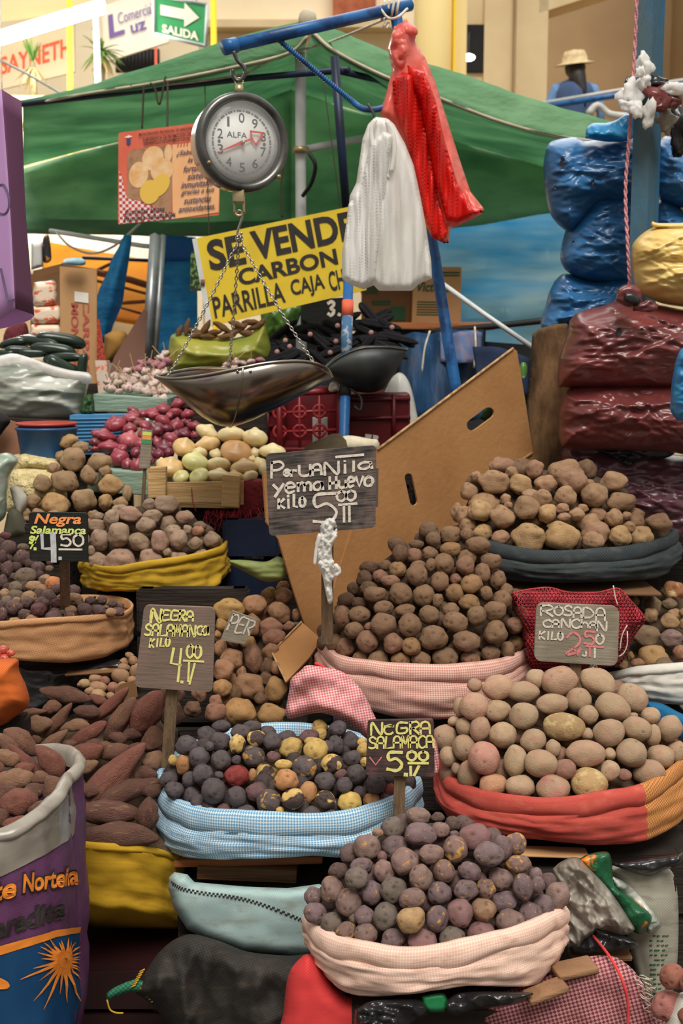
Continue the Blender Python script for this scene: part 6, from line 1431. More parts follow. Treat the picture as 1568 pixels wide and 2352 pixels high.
# stitched seam and loose threads
# ================================================================== loose cloth and supports below
def bag(name, poly, Y, th, m, label, cat='sack', **k):
    o = pillow(name, poly, Y, th, m, **k); return tag(o, label, cat)
bag('folded_sack', [(655, 1632), (664, 1585), (668, 1560), (690, 1540), (705, 1528), (740, 1532), (790, 1545), (830, 1585), (858, 1640), (884, 1700), (850, 1702), (800, 1662), (750, 1640), (710, 1640), (665, 1652)], 2.62, .05, M['sk_C2'], 'empty deep pink woven sack folded over beside the cardboard flap', wr=.03, ws=11, wdir=(1.4, 1), rim=30, seed=3, res=6)
bag('folded_sack', [(985, 1690), (1000, 1700), (1008, 1740), (1006, 1775), (990, 1782), (975, 1750)], 2.46, .03, M['sk_C2'], 'small bunched pink cloth right of the dark board with yellow letters', wr=.015, ws=20, rim=10)
o = MB().tube(smooth_path(PP([(724, 1524, 2.7), (735, 1528, 2.69), (752, 1540, 2.69)]), 8), .004, 6).build('red_tie', M['sk_red']); tag(o, 'red tie at the left end of the pale pink sack', 'tie')
ts = bag('flat_sack', [(386, 2040), (388, 2015), (400, 2003), (430, 2008), (446, 2026), (560, 2036), (660, 2040), (735, 2030), (770, 2060), (780, 2150), (735, 2200), (640, 2192), (560, 2186), (470, 2155), (430, 2135), (400, 2088)], 2.38, .045, M['sk_T'], 'pale teal woven sack with a dark stitched seam, under the brown planks', wr=.012, ws=7, rim=26, seed=4, roundp=False)
mb = MB(); seam = smooth_path([Vector((a, b, 0)) for a, b in [(394, 2028), (420, 2042), (470, 2052), (520, 2058), (570, 2068), (620, 2084), (680, 2108), (712, 2122)]], 80)
def onpillow(o_, px, py):
    d = ray(px, py).normalized(); ok, loc, nrm, _ = o_.ray_cast(CAM - Vector(o_.location), d); return (loc + Vector(o_.location) - d * .0015) if ok else None
bpy.context.view_layer.update()
for i in range(0, len(seam) - 1):
    for dy in (-2.4, 2.4):
        if (i + (dy > 0)) % 2: continue
        a, b = onpillow(ts, seam[i].x, seam[i].y + dy), onpillow(ts, seam[i + 1].x, seam[i + 1].y + dy)
        if a and b: mb.tube([a, b], .0018, 5)
for hx, hy, hw, hh in ((1420, 761, 6, 10), (1292, 373, 7, 10), (1361, 417, 5, 5), (1316, 556, 3, 3), (1474, 757, 4, 4), (1275, 430, 3, 4), (1460, 702, 0, 0)):
    if not hw: continue
    best = None
    for r_ in BAGS:
        f_ = [c for c in r_.children if c.name.startswith('film')][0]; d_ = ray(hx, hy).normalized(); of = Vector(r_.location); ok, loc, nr, _ = f_.ray_cast(CAM - of, d_)
        if ok and (best is None or (loc + of).y < best[0].y): best = (loc + of, r_)
    if best:
        rn = random.Random(hx); s_ = mpp(best[0]); c_ = best[0] - ray(hx, hy).normalized() * .004
        vs_ = [c_ + Vector((math.cos(q) * hw * s_ * rn.uniform(.6, 1.3), 0, math.sin(q) * hh * s_ * rn.uniform(.6, 1.3))) for q in [i * math.pi / 6 for i in range(12)]]
        h_ = obj('torn_hole', [c_ + Vector((0, .003, 0))] + vs_, [(0, i + 1, (i + 1) % 12 + 1) for i in range(12)], M['film_black'], best[1]); h_['label'] = 'small torn black hole'
o = mb.build('stitched_seam', M['ink_black']); o.parent = ts; o.location = Vector(o.location) - Vector(ts.location)
bs = bag('flat_sack', [(312, 2282), (330, 2240), (372, 2180), (430, 2146), (500, 2160), (570, 2186), (660, 2195), (720, 2200), (740, 2300), (730, 2440), (430, 2440), (390, 2360), (350, 2310)], 2.3, .12, M['sk_D'], 'black woven sack with a green stitched corner, below the pale teal one', wr=.05, ws=6, wdir=(1.5, .7), rim=60, seed=6, ridged=True)
gc = pillow('green_corner', [(244, 2282), (262, 2268), (300, 2252), (322, 2250), (350, 2272), (352, 2300), (340, 2286), (305, 2278), (270, 2288), (246, 2298)], 2.27, .015, M['sk_G'], None, rim=10); gc.parent = bs; gc.location = Vector(gc.location) - Vector(bs.location); gc['label'] = 'green and yellow corner'
ga = MB(); gb = MB(); mb = MB()
for k in range(7): ga.tube(PP([(300 + k * 3.4, 2262 - k * 6 + 6, 2.255), (312 + k * 3.4, 2262 - k * 6, 2.255)]), .0016, 5)
for k in range(6): gb.tube(PP([(322 + k * 5, 2272 + k * 6, 2.25), (332 + k * 5, 2266 + k * 6, 2.25)]), .0016, 5)
mb.tube(smooth_path(PP([(246, 2296, 2.265), (252, 2318, 2.265), (266, 2326, 2.265), (283, 2327, 2.265)]), 10), .002, 5)
for x_, n_ in ((ga, 'yellow_stitching'), (gb, 'yellow_stitching'), (mb, 'loose_thread')):
    o = x_.build(n_, M['sk_Y']); o.parent = bs; o.location = Vector(o.location) - Vector(bs.location)
bag('flat_sack', [(650, 2330), (662, 2240), (690, 2200), (712, 2192), (740, 2222), (765, 2262), (800, 2290), (850, 2310), (860, 2440), (636, 2440)], 2.09, .07, M['sk_red'], 'bright red cloth sack under the left side of the peach sack', wr=.008, ws=8, rim=50, seed=2)
bag('flat_sack', [(640, 2440), (800, 2345), (900, 2318), (1050, 2305), (1200, 2260), (1290, 2215), (1330, 2200), (1400, 2195), (1440, 2215), (1470, 2250), (1495, 2310), (1510, 2440)], 2.08, .07, M['sk_M'], 'rose mesh woven sack under the peach sack, frayed at its right end', wr=.012, ws=8, rim=60, seed=9)
mb = MB(); rn = random.Random(5)
for k in range(40):
    y = rn.uniform(2240, 2350); x = 1470 + (y - 2240) * .3 + rn.uniform(-18, 6)
    mb.tube(smooth_path(PP([(x, y, 2.04), (x + rn.uniform(4, 16), y + rn.uniform(-4, 10), 2.03), (x + rn.uniform(10, 26), y + rn.uniform(0, 18), 2.04)]), 6), .0008, 4)
o = mb.build('loose_threads', M['rope_white']); tag(o, 'pale frayed threads at the right end of the rose mesh sack', 'threads', None, 'stuff')
bag('plastic_bag', [(815, 2318), (850, 2300), (900, 2296), (970, 2298), (985, 2330), (950, 2350), (900, 2375), (820, 2370)], 1.96, .03, M['film_black'], 'crumpled black plastic under the left half of the peach sack', 'plastic bag', wr=.02, ws=18, rim=25, ridged=True, seed=3, creases=40, res=4)
bag('plastic_bag', [(1020, 2300), (1060, 2280), (1160, 2278), (1224, 2282), (1180, 2308), (1100, 2318), (1050, 2335), (1022, 2325)], 1.96, .03, M['film_black'], 'crumpled black plastic under the right half of the peach sack', 'plastic bag', wr=.02, ws=18, rim=20, ridged=True, seed=8)
bag('green_cloth', [(968, 2288), (1000, 2282), (1022, 2284), (1030, 2318), (1000, 2325), (970, 2318)], 1.97, .02, mat('bright_green_plastic', C(40, 140, 84), C(30, 116, 70), 8, .4), 'bright green plastic strip between the two black plastic scraps', 'plastic', rim=10)
def chunk(name, px, py, Y, d, m, label, rot=(0, 0, 0), cat='plank', bev=.004):
    o = MB().box((0, 0, 0), d, Euler([math.radians(a) for a in rot]).to_matrix(), 0, bev).build(name, m); c = P(px, py, Y); o.location = c - Vector((0, 0, d[2] / 2)); return tag(o, label, cat)
def ledge(px, py, z, d, m, label, rz):
    """plank whose front upper edge shows at (px, py) when its top lies at height z"""
    r = ray(px, py); p = CAM + r * ((z - CAM.z) / r.z)
    o = MB().box((0, 0, 0), d, Euler((0, math.radians(rz), 0)).to_matrix(), 0, .003).build('plank', m); o.location = p + Vector((0, d[1] / 2, -d[2])); return tag(o, label, 'plank')
zb_ = SK['B'][0].location.z
ledge(562, 1977, zb_, (.335, .14, .017), M['wood_orange'], 'raw orange plank directly under the blue and white sack', -1.5)
ledge(566, 2000, zb_ - .019, (.215, .13, .030), M['wood'], 'short thick brown plank below the raw orange plank', 2.5)
chunk('plank', 1318, 2228, 2.03, (.075, .05, .012), M['wood'], 'small pale wood offcut right of the peach sack, upper one', (0, -6, 12))
chunk('plank', 1252, 2286, 1.985, (.075, .04, .012), M['wood'], 'small pale wood offcut under the right end of the peach sack', (0, -14, 15))
chunk('plank', 1375, 2190, 2.28, (.12, .06, .012), M['wood'], 'thin brown plank under the cloudy plastic bag', (0, -2, 0))
chunk('plank', 1345, 1966, 2.5, (.31, .3, .03), M['wood_dark'], 'dark stained plank under the red sack', (0, 1, 0))
chunk('plank', 1260, 1960, 2.40, (.16, .05, .006), M['card_pale'], 'pale cardboard sheet under the left part of the red sack', (0, 2, 0))
bag('plastic_bag', [(1268, 1996), (1290, 1978), (1322, 1968), (1348, 1990), (1400, 2045), (1450, 2120), (1455, 2138), (1425, 2150), (1380, 2142), (1340, 2165), (1330, 2182), (1292, 2172), (1288, 2110)], 2.25, .06, M['film_clear'], 'cloudy grey plastic bag stuffed beside the peach sack', 'plastic bag', wr=.03, ws=9, wdir=(1.6, 1.2), rim=30, ridged=True, seed=7, res=3.6, creases=90, cdir=55, camp=.009)
bag('plastic_bag', [(1296, 2168), (1345, 2120), (1400, 2140), (1460, 2160), (1450, 2180), (1330, 2190)], 2.24, .04, M['film_black'], 'dark purple black plastic under the cloudy plastic bag', 'plastic bag', wr=.02, ws=14, rim=16, ridged=True, seed=2)
bag('plastic_bag', [(1326, 1976), (1350, 1962), (1392, 1956), (1404, 1975), (1412, 2030), (1455, 2064), (1500, 2104), (1485, 2138), (1455, 2140), (1410, 2070), (1350, 2000)], 2.29, .04, mat('green_orange_film', C(26, 84, 52), C(226, 128, 40), 9, .3, lo=.55, hi=.58, bmp=.4, bscale=20), 'green plastic bag with orange print next to the cloudy bag', 'plastic bag', wr=.02, ws=12, rim=18, ridged=True, seed=3)
bag('plastic_bag', [(1400, 2010), (1440, 2030), (1480, 2070), (1520, 2120), (1490, 2145), (1470, 2110), (1420, 2060)], 2.3, .03, M['film_milky'], 'thin clear plastic film right of the green and orange bag', 'plastic bag', wr=.02, ws=14, rim=16, ridged=True, seed=5)
ws2 = bag('flat_sack', [(1395, 1990), (1440, 1985), (1530, 1990), (1556, 2060), (1552, 2240), (1520, 2330), (1480, 2300), (1440, 2150), (1420, 2050)], 2.37, .06, M['sk_W2'], 'dirty white sack with green print, right of the cloudy plastic bag', wr=.012, ws=7, rim=50, seed=5)
bpy.context.view_layer.update()
mb = MB(); rn = random.Random(8)
for k in range(16):
    y = 2150 + k * 11
    for j in range(5):
        x = 1492 + j * 9 + rn.uniform(-2, 2); a, b = onpillow(ws2, x, y), onpillow(ws2, x + 6, y - 1)
        if a and b and rn.random() < .8: mb.tube([a, b], .0016, 4)
o = mb.build('green_print', M['print_green']); o.parent = ws2; o.location = Vector(o.location) - Vector(ws2.location)
bag('torn_flap', [(1400, 1984), (1450, 1976), (1540, 1962), (1568, 1958), (1562, 1985), (1520, 2000), (1490, 2012), (1440, 2000)], 2.32, .03, M['film_black'], 'dark torn plastic hanging between the red sack and the dirty white sack', 'plastic', wr=.02, ws=10, rim=14, ridged=True)
o = MB().tube(smooth_path(PP([(1362, 2150, 2.19), (1400, 2198, 2.04), (1430, 2255, 2.0), (1442, 2310, 2.0), (1440, 2380, 2.0)]), 20), .0028, 6).build('red_ribbon', M['sk_red']); tag(o, 'thin red ribbon trailing over the rose mesh sack', 'ribbon')
bag('blue_sheet', [(1480, 1610), (1520, 1616), (1568, 1640), (1640, 1660), (1640, 1720), (1560, 1690), (1500, 1650)], 2.88, .03, M['tarp_blue_d'], 'strip of blue plastic sheet behind the red sack, under the white one', 'sheet', rim=16)
bag('white_sack', [(1530, 2330), (1562, 2280), (1640, 2290), (1640, 2440), (1510, 2440)], 2.0, .08, M['sk_W'], 'white sack corner at the lower edge holding pink tubers', 'sack', rim=40)
bag('orange_bag', [(-60, 1520), (0, 1512), (40, 1514), (44, 1540), (62, 1580), (66, 1620), (30, 1650), (0, 1672), (-60, 1680)], 2.55, .12, M['sk_Or'], 'orange cloth bag at the edge below the tan sack', 'bag', wr=.008, ws=9, wdir=(.6, 2), rim=50)
bag('plastic_bag', [(40, 1528), (120, 1530), (220, 1522), (280, 1516), (285, 1560), (180, 1600), (70, 1640), (50, 1590)], 2.9, .04, M['film_black'], 'shiny black plastic under the tan sack', 'plastic bag', wr=.012, ws=12, wdir=(.7, 2), rim=24, ridged=True)
chunk('plank', 215, 1545, 2.86, (.13, .05, .006), M['card_dark'], 'scrap of light cardboard sticking out under the tan sack', (0, -4, 0))
o = sheet('card_scrap', [(264, 1585), (276, 1572), (312, 1562), (316, 1600), (290, 1610), (262, 1606)], lambda x, y: 2.78, M['card_dark'], thick=.004); tag(o, 'brown card scrap between the little tan potatoes and the sweet potatoes', 'card')
chunk('plank', 1330, 1349, 3.14, (.38, .2, .010), M['card_dark'], 'frayed cardboard sheet under the charcoal sack', (0, 1, 0))
chunk('white_tray', 1440, 1378, 3.25, (.09, .12, .03), M['dirtwhite'], 'pale blue white block between the red netting and the charcoal sack', (0, -6, 10), 'block')
hk_ = pillow('maize_husk', [(524, 1286), (560, 1286), (610, 1290), (640, 1278), (660, 1300), (650, 1330), (610, 1336), (570, 1318), (530, 1296)], 3.12, .03, M['husk'], wr=.006, ws=30, wdir=(.4, 2.5), rim=16); tag(hk_, 'green maize ear in its husk left of the carton', 'maize')
# red net
rnet = pillow('net_sack', [(1178, 1362), (1215, 1354), (1262, 1350), (1300, 1360), (1345, 1362), (1380, 1360), (1416, 1351), (1432, 1362), (1446, 1378), (1470, 1405), (1480, 1424), (1462, 1450), (1444, 1480), (1432, 1512), (1400, 1530), (1240, 1540), (1205, 1500), (1196, 1440), (1180, 1400)], 2.9, .07, M['mesh_red'], rim=26, wr=.02, ws=14, seed=6, res=8.5)
tag(rnet, 'empty red net sack bunched behind the grey price board', 'net sack')
mod(rnet, 'WIREFRAME', thickness=.0045, use_even_offset=False)
inn = pillow('inner_layer', [(1190, 1370), (1262, 1356), (1345, 1370), (1416, 1358), (1440, 1385), (1440, 1440), (1425, 1500), (1240, 1530), (1210, 1490), (1200, 1430)], 2.93, .05, mat('dark_red_net', C(122, 26, 38), C(84, 18, 28), 60, .8, bmp=.6, bscale=120), rim=26, wr=.02, ws=14, seed=6)
inn.parent = rnet; inn.location = Vector(inn.location) - Vector(rnet.location)
for k, pts in enumerate([[(1408, 1345), (1412, 1370), (1418, 1390)], [(1440, 1436), (1428, 1460), (1423, 1494)], [(1440, 1450), (1440, 1480), (1432, 1500), (1420, 1508)]]):
    o = MB().tube(smooth_path(PP(pts, 2.82), 8), .0016, 5).build('drawstring', M['rope_white']); o.parent = rnet; o.location = Vector(o.location) - Vector(rnet.location)

# crates and benches carrying the sacks
def crate(name, x0, x1, y0, y1, z1, m, label, z0=0.0):
    r = empty(name, Vector(((x0 + x1) / 2, (y0 + y1) / 2, z0)), label, 'crate', None)
    mb = MB(); n = max(3, int((z1 - z0) / .11)); h = (z1 - z0) / n
    for k in range(n):
        z = z0 + (k + .5) * h
        for y in (y0, y1): mb.box(((x0 + x1) / 2, y, z), (x1 - x0, .014, h * .86))
        for x in (x0, x1): mb.box((x, (y0 + y1) / 2, z), (.014, y1 - y0, h * .86))
    mb.build('slats', m, r, False)
    mb = MB()
    for x in (x0 + .02, x1 - .02):
        for y in (y0 + .02, y1 - .02): mb.box((x, y, (z0 + z1) / 2), (.03, .03, z1 - z0))
    mb.build('corner_posts', m, r, False)
    MB().box(((x0 + x1) / 2, (y0 + y1) / 2, z1 - .008), (x1 - x0, y1 - y0, .014)).build('top_boards', m, r, False)
def under(key, label, m='wood_dark', gap=.0, shrink=.86, name='wooden_crate', front=.8):
    r = SK[key][0]; bo = [c for c in r.children if c.name.startswith('body')][0]
    vs = [v.co + r.location for v in bo.data.vertices]
    x0, x1 = min(v.x for v in vs), max(v.x for v in vs); y0, y1 = min(v.y for v in vs), max(v.y for v in vs); z = min(v.z for v in vs)
    cx, cy = (x0 + x1) / 2, (y0 + y1) / 2; hx, hy = (x1 - x0) / 2 * shrink, (y1 - y0) / 2 * shrink
    crate(name, cx - hx, cx + hx, cy - hy * front, cy + hy, z - gap, M[m], label)
under('F', 'dark slatted crate under the peach pink sack', shrink=.6)
under('B', 'dark slatted crate under the planks of the blue and white sack', gap=.05, shrink=.75)
under('R', 'dark slatted crate under the red sack', gap=.03, shrink=.8)
under('C', 'dark slatted crate under the pale pink sack', shrink=.8)
under('K', 'dark slatted crate under the charcoal sack', gap=.012, shrink=.75, front=.25)
under('Y', 'dark slatted crate under the mustard yellow sack', shrink=.7)
under('N', 'dark slatted crate under the tan sack', shrink=.7, front=.1)
under('S', 'very dark red crate under the golden yellow sack', 'crate_wine', name='plastic_crate', shrink=.9)
under('E', 'dark slatted crate under the white sack of mixed potatoes', shrink=.4)
def platform(x0, x1, y0, y1, z, label, m='wood_dark'): crate('wooden_crate', x0, x1, y0, y1, z, M[m], label)
platform(X(60, 3.6), X(175, 3.6), 3.38, 3.58, P(150, 1200, 3.4).z, 'dark slatted crate under the loose brown potatoes by the tub')
platform(X(378, 3.6), X(556, 3.6), 3.53, 3.86, P(450, 1168, 3.46).z, 'dark slatted crate under the white onion crate')
platform(X(520, 3.5), X(635, 3.5), 3.42, 3.46, P(570, 1190, 3.45).z, 'dark blue slatted crate behind the maize husk', 'pipe_dark')
platform(X(640, 4.2), X(935, 4.2), 3.98, 4.5, P(700, 1037, 4.0).z, 'dark slatted crate under the red plastic crates')
platform(X(445, 4.5), X(620, 4.5), 4.2, 4.6, P(450, 862, 4.3).z, 'dark slatted crate under the turmeric bag')
platform(X(500, 2.9), X(690, 2.9), 2.92, 3.2, P(600, 1700, 2.86).z, 'dark slatted crate under the russet potatoes beside the carton')
platform(X(306, 3.1), X(560, 3.1), 3.13, 3.17, P(400, 1352, 3.13).z, 'dark wooden boards below the front of the mustard yellow sack')
platform(X(190, 2.9), X(330, 2.9), 2.8, 2.92, P(250, 1625, 2.8).z, 'dark slatted crate under the little tan potatoes')
platform(X(140, 4.7), X(240, 4.7), 4.7, 5.1, P(150, 880, 4.8).z, 'dark slatted crate under the tall open carton')
platform(X(1250, 3.5), X(1640, 3.5), 3.72, 3.95, P(1400, 1100, 3.72).z, 'dark slatted crate under the pile of maroon bags')
platform(X(-60, 2.55), X(20, 2.55), 2.5, 2.62, P(0, 1672, 2.5).z, 'dark slatted crate under the orange cloth bag')

# ================================================================== price boards
def price(name, q, mt, label, stick=None, bite=None, rad=.06, thick=.011):
    r = empty(name, q.at(.5, 1) , label, 'price sign'); board(q, 'board', mt, r, thick, rad, bite)
    if stick:
        (ax_, ay), (bx, by), w, Y0, Y1 = stick
        a, b = P(ax_, ay, Y0), P(bx, by, Y1); mb = MB(); d = (b - a).normalized(); s = Vector((1, 0, 0)); s = (s - d * s.dot(d)).normalized(); t = d.cross(s)
        wd = S(ax_, ay, Y0) * w / 2; th = .006
        c8 = [p + s * (i * wd) + t * (j * th) for p in (a, b) for i, j in ((-1, -1), (1, -1), (1, 1), (-1, 1))]
        mb.add(c8, [(0, 1, 2, 3), (7, 6, 5, 4), (0, 4, 5, 1), (1, 5, 6, 2), (2, 6, 7, 3), (3, 7, 4, 0)]); mb.build('stick', M['stick'], r, False)
    return r
def bite1(pr):
    return [p for p in pr]
q = Quad((610, 1043), (864, 1023), (862, 1212), (618, 1231), 2.74)
r = price('price_sign', q, M['slate_black'], 'large worn blackboard price sign on a stick in front of the carton', ((752, 1200), (751, 1478), 28, 2.762, 2.80), rad=.04)
def flatp(par, u0, v0, u1, v1, m, o, qq): return obj('broken_edge', [qq.at(u0, v0, o), qq.at(u1, v0, o), qq.at(u1, v1, o), qq.at(u0, v1, o), qq.at(u0, v0, o - .01), qq.at(u1, v0, o - .01), qq.at(u1, v1, o - .01), qq.at(u0, v1, o - .01)], [(0, 3, 2, 1), (4, 5, 6, 7), (0, 1, 5, 4), (1, 2, 6, 5), (2, 3, 7, 6), (3, 0, 4, 7)], m, par, False)
flatp(r, .98, .28, 1.022, .75, M['slate_black'], -.001, q)
cw_ = .0060
for t_, b_ in (('P', (.045, .10, .155, .29)), ('e', (.16, .21, .215, .28)), ('r', (.225, .22, .275, .29)), ('U', (.30, .17, .40, .30)), ('A', (.42, .17, .50, .30)), ('N', (.53, .16, .66, .31)), ('i', (.68, .19, .75, .30)), ('I', (.76, .17, .83, .29)), ('a', (.84, .19, .96, .27))): strokes(q, t_, b_, cw_, M['chalk_w'], r, seed=ord(t_))
strokes(q, '-', (.64, .06, .88, .14), cw_, M['chalk_w'], r)
for t_, b_ in (('y', (.06, .38, .15, .47)), ('e', (.17, .37, .255, .49)), ('m', (.285, .38, .40, .48)), ('a', (.425, .385, .51, .48)), ('H', (.575, .34, .635, .48)), ('u', (.66, .395, .725, .48)), ('e', (.74, .36, .80, .475)), ('v', (.815, .365, .88, .48)), ('o', (.895, .37, .97, .485))): strokes(q, t_, b_, cw_ * 1.05, M['chalk_w'], r, seed=ord(t_))
strokes(q, 'Kilo', (.10, .56, .345, .67), cw_ * 1.1, M['chalk_w'], r)
strokes(q, '5', (.42, .54, .635, .89), cw_ * 1.15, M['chalk_w'], r, jit=.0)
strokes(q, 'oo', (.64, .52, .81, .64), cw_, M['chalk_w'], r, gap=.05)
strokes(q, '-', (.66, .66, .82, .71), cw_, M['chalk_w'], r); strokes(q, '|', (.66, .70, .75, .90), cw_, M['chalk_w'], r); strokes(q, '|', (.71, .70, .80, .90), cw_, M['chalk_w'], r)
pillow('plastic_tie', [(733, 1208), (750, 1190), (768, 1192), (776, 1222), (762, 1258), (766, 1292), (779, 1308), (774, 1324), (762, 1336), (764, 1378), (754, 1386), (746, 1352), (740, 1322), (730, 1296), (726, 1262), (734, 1238)], 2.745, .016, M['bag_white'], r, res=3.2, rim=9, wr=.016, ws=55, wdir=(1.6, .8), ridged=True, seed=3)
for p_ in ([(735, 1226), (726, 1262), (722, 1298)], [(768, 1296), (780, 1312), (770, 1322)], [(738, 1236), (756, 1246), (772, 1228)], [(732, 1290), (748, 1300), (766, 1288)]): MB().tube(smooth_path([P(a, b, 2.728) for a, b in p_], 10), [.004, .006, .005, .006, .004], 7).build('tie_strip', M['bag_white'], r)

q = Quad((331, 1390), (494, 1396), (488, 1590), (309, 1578), 2.52)
r = price('price_sign', q, M['slate_brown'], 'tall faded brown board lettered in yellow, on a stick before the russet potatoes', ((396, 1570), (384, 1762), 27, 2.54, 2.56), rad=.07)
cy = .0046
for t_, b_ in (('N', (.12, .04, .25, .20)), ('E', (.275, .05, .37, .165)), ('G', (.39, .045, .50, .165)), ('R', (.51, .045, .59, .165)), ('A', (.61, .05, .70, .165))): strokes(q, t_, b_, cy * (1.5 if t_ == 'N' else 1), M['chalk_y'], r)
strokes(q, 'SALAMAN', (.055, .225, .74, .36, -.01), cy, M['chalk_y'], r, gap=.2); strokes(q, 'Ca', (.76, .22, .92, .32), cy, M['chalk_y'], r, gap=.0)
strokes(q, 'KILO', (.14, .40, .40, .50, -.02), cy, M['chalk_y'], r, gap=.35)
strokes(q, '4', (.44, .50, .585, .86), cy * 1.2, M['chalk_y'], r, jit=0); strokes(q, '00', (.64, .45, .83, .60), cy * 1.15, M['chalk_y'], r, gap=.12)
strokes(q, '-', (.61, .62, .865, .66), cy, M['chalk_y'], r); strokes(q, '|', (.64, .66, .72, .89), cy, M['chalk_y'], r); strokes(q, '/', (.70, .665, .755, .92), cy, M['chalk_y'], r); strokes(q, '.', (.56, .86, .64, .90), cy * 1.4, M['chalk_y'], r)

q = Quad((1232, 1385), (1422, 1393), (1418, 1530), (1226, 1518), 2.72)
r = price('price_sign', q, M['slate_grey'], 'weathered grey board with white and pink chalk, above the dusty pink potatoes', ((1321, 1515), (1323, 1600), 24, 2.735, 2.74), rad=.09)
for t_, b_ in (('R', (.05, .03, .20, .21)), ('O', (.215, .04, .32, .19)), ('S', (.335, .02, .43, .19)), ('A', (.45, .04, .545, .21)), ('D', (.57, .05, .69, .21)), ('A', (.72, .04, .83, .25))): strokes(q, t_, b_, .0046, M['chalk_w'], r)
for t_, b_ in (('C', (.09, .28, .185, .40)), ('A', (.20, .27, .28, .40)), ('N', (.31, .25, .41, .39)), ('C', (.43, .245, .53, .39)), ('h', (.55, .28, .63, .38)), ('A', (.65, .27, .73, .38)), ('N', (.74, .26, .85, .42))): strokes(q, t_, b_, .0046, M['chalk_w'], r)
strokes(q, 'KILO', (.05, .48, .33, .61), .0046, M['chalk_w'], r, gap=.2)
strokes(q, '2', (.38, .47, .55, .84), .0056, M['chalk_p'], r, jit=0); strokes(q, '5', (.59, .44, .71, .66), .0056, M['chalk_p'], r); strokes(q, 'o', (.73, .48, .82, .64), .005, M['chalk_w'], r)
strokes(q, '-', (.62, .66, .82, .72), .005, M['chalk_p'], r); strokes(q, 'V', (.47, .74, .56, .85), .005, M['chalk_p'], r); strokes(q, '|', (.62, .72, .70, .86), .005, M['chalk_p'], r); strokes(q, '|', (.68, .72, .76, .88), .005, M['chalk_w'], r); strokes(q, 'J', (.57, .78, .62, .86), .004, M['chalk_w'], r)

q = Quad((844, 1656), (996, 1653), (998, 1784), (840, 1781), 2.36)
r = price('price_sign', q, M['slate_plum'], 'dark board with pink smears and yellow letters, on a stick behind the purple potatoes', ((918, 1770), (915, 1900), 26, 2.376, 2.385), rad=.05)
for t_, b_ in (('N', (.06, .03, .22, .25)), ('C', (.25, .08, .38, .24)), ('-', (.26, .07, .39, .13)), ('G', (.44, .03, .60, .23)), ('R', (.64, .03, .78, .24)), ('A', (.80, .03, .94, .24))): strokes(q, t_, b_, .0046, M['chalk_y'], r)
strokes(q, 'SALAMACA', (.03, .29, .99, .50, -.02), .0040, M['chalk_y'], r, gap=.16)
strokes(q, '5', (.31, .57, .52, .90), .0066, M['chalk_y'], r, jit=0); strokes(q, '00', (.60, .55, .90, .71), .0056, M['chalk_y'], r, gap=.3)
strokes(q, '-', (.62, .73, .90, .79), .0052, M['chalk_y'], r); strokes(q, '|', (.60, .82, .70, .98), .0056, M['chalk_y'], r); strokes(q, '/', (.70, .81, .77, .98), .006, M['chalk_y'], r); strokes(q, '.', (.52, .90, .64, .97), .008, M['chalk_y'], r)
strokes(q, 'V', (.05, .66, .22, .80), .003, M['chalk_p'], r)

q = Quad((66, 1177), (200, 1178), (201, 1290), (68, 1288), 2.74)
r = price('price_sign', q, M['slate_ink'], 'clean blackboard price sign with orange and lime letters, left of the mustard sack', ((148, 1280), (150, 1405), 22, 2.755, 2.86), rad=.05)
pt = lambda u, v: q.at(u, v, .0015)
print_text(pt, 'Negra', (.09, .02, .90, .29), M['chalk_o'], r, bold=.025, shear=.25)
print_text(pt, 'Salamanca', (.02, .27, .98, .44), M['chalk_l'], r, bold=.03, shear=.2)
strokes(q, 'S', (.01, .50, .10, .63), .006, M['chalk_l'], r); strokes(q, '/', (.02, .47, .16, .75), .0035, M['chalk_l'], r); strokes(q, '.', (.06, .70, .14, .75), .007, M['chalk_l'], r)
ribbon_mb = MB(); ribbon(ribbon_mb, [q.at(.22, .43, .0015), q.at(.23, .74, .0015), q.at(.37, .74, .0015)], q.n, .0075); ribbon(ribbon_mb, [q.at(.41, .43, .0018), q.at(.42, .7, .0018), q.at(.42, .99, .0018)], q.n, .013); ribbon_mb.build('lettering', M['chalk_g'], r, False)
strokes(q, '50', (.55, .44, .93, .68), .005, M['chalk_w'], r, gap=.3, jit=0); strokes(q, '-', (.52, .72, .90, .78), .0045, M['chalk_w'], r); strokes(q, '.', (.48, .90, .58, .94), .008, M['chalk_g'], r)

q = Quad((532, 1402), (592, 1424), (562, 1480), (506, 1470), 2.97)
r = price('price_sign', q, M['slate_grey'], 'small tilted grey board half buried in the russet potatoes', None, rad=.03, thick=.008)
strokes(q, 'PER', (.10, .08, .98, .62), .0045, M['chalk_w'], r, gap=.25)
q = Quad((326, 987), (350, 989), (344, 1076), (319, 1075), 3.44)
r = price('price_sign', q, M['slate_grey'], 'narrow grey label with colour stripes on a thin stick before the red onions', ((333, 1070), (327, 1170), 7, 3.452, 3.46), rad=.05, thick=.006)
mb = MB(); 
for k, (m_, v0, v1) in enumerate([('chalk_l', .04, .14), ('chalk_o', .15, .25), ('sign_green', .26, .36)]):
    obj('colour_stripe', [q.at(.08, v0, .001), q.at(.92, v0, .001), q.at(.92, v1, .001), q.at(.08, v1, .001)], [(0, 1, 2, 3)], M[m_], r, False)
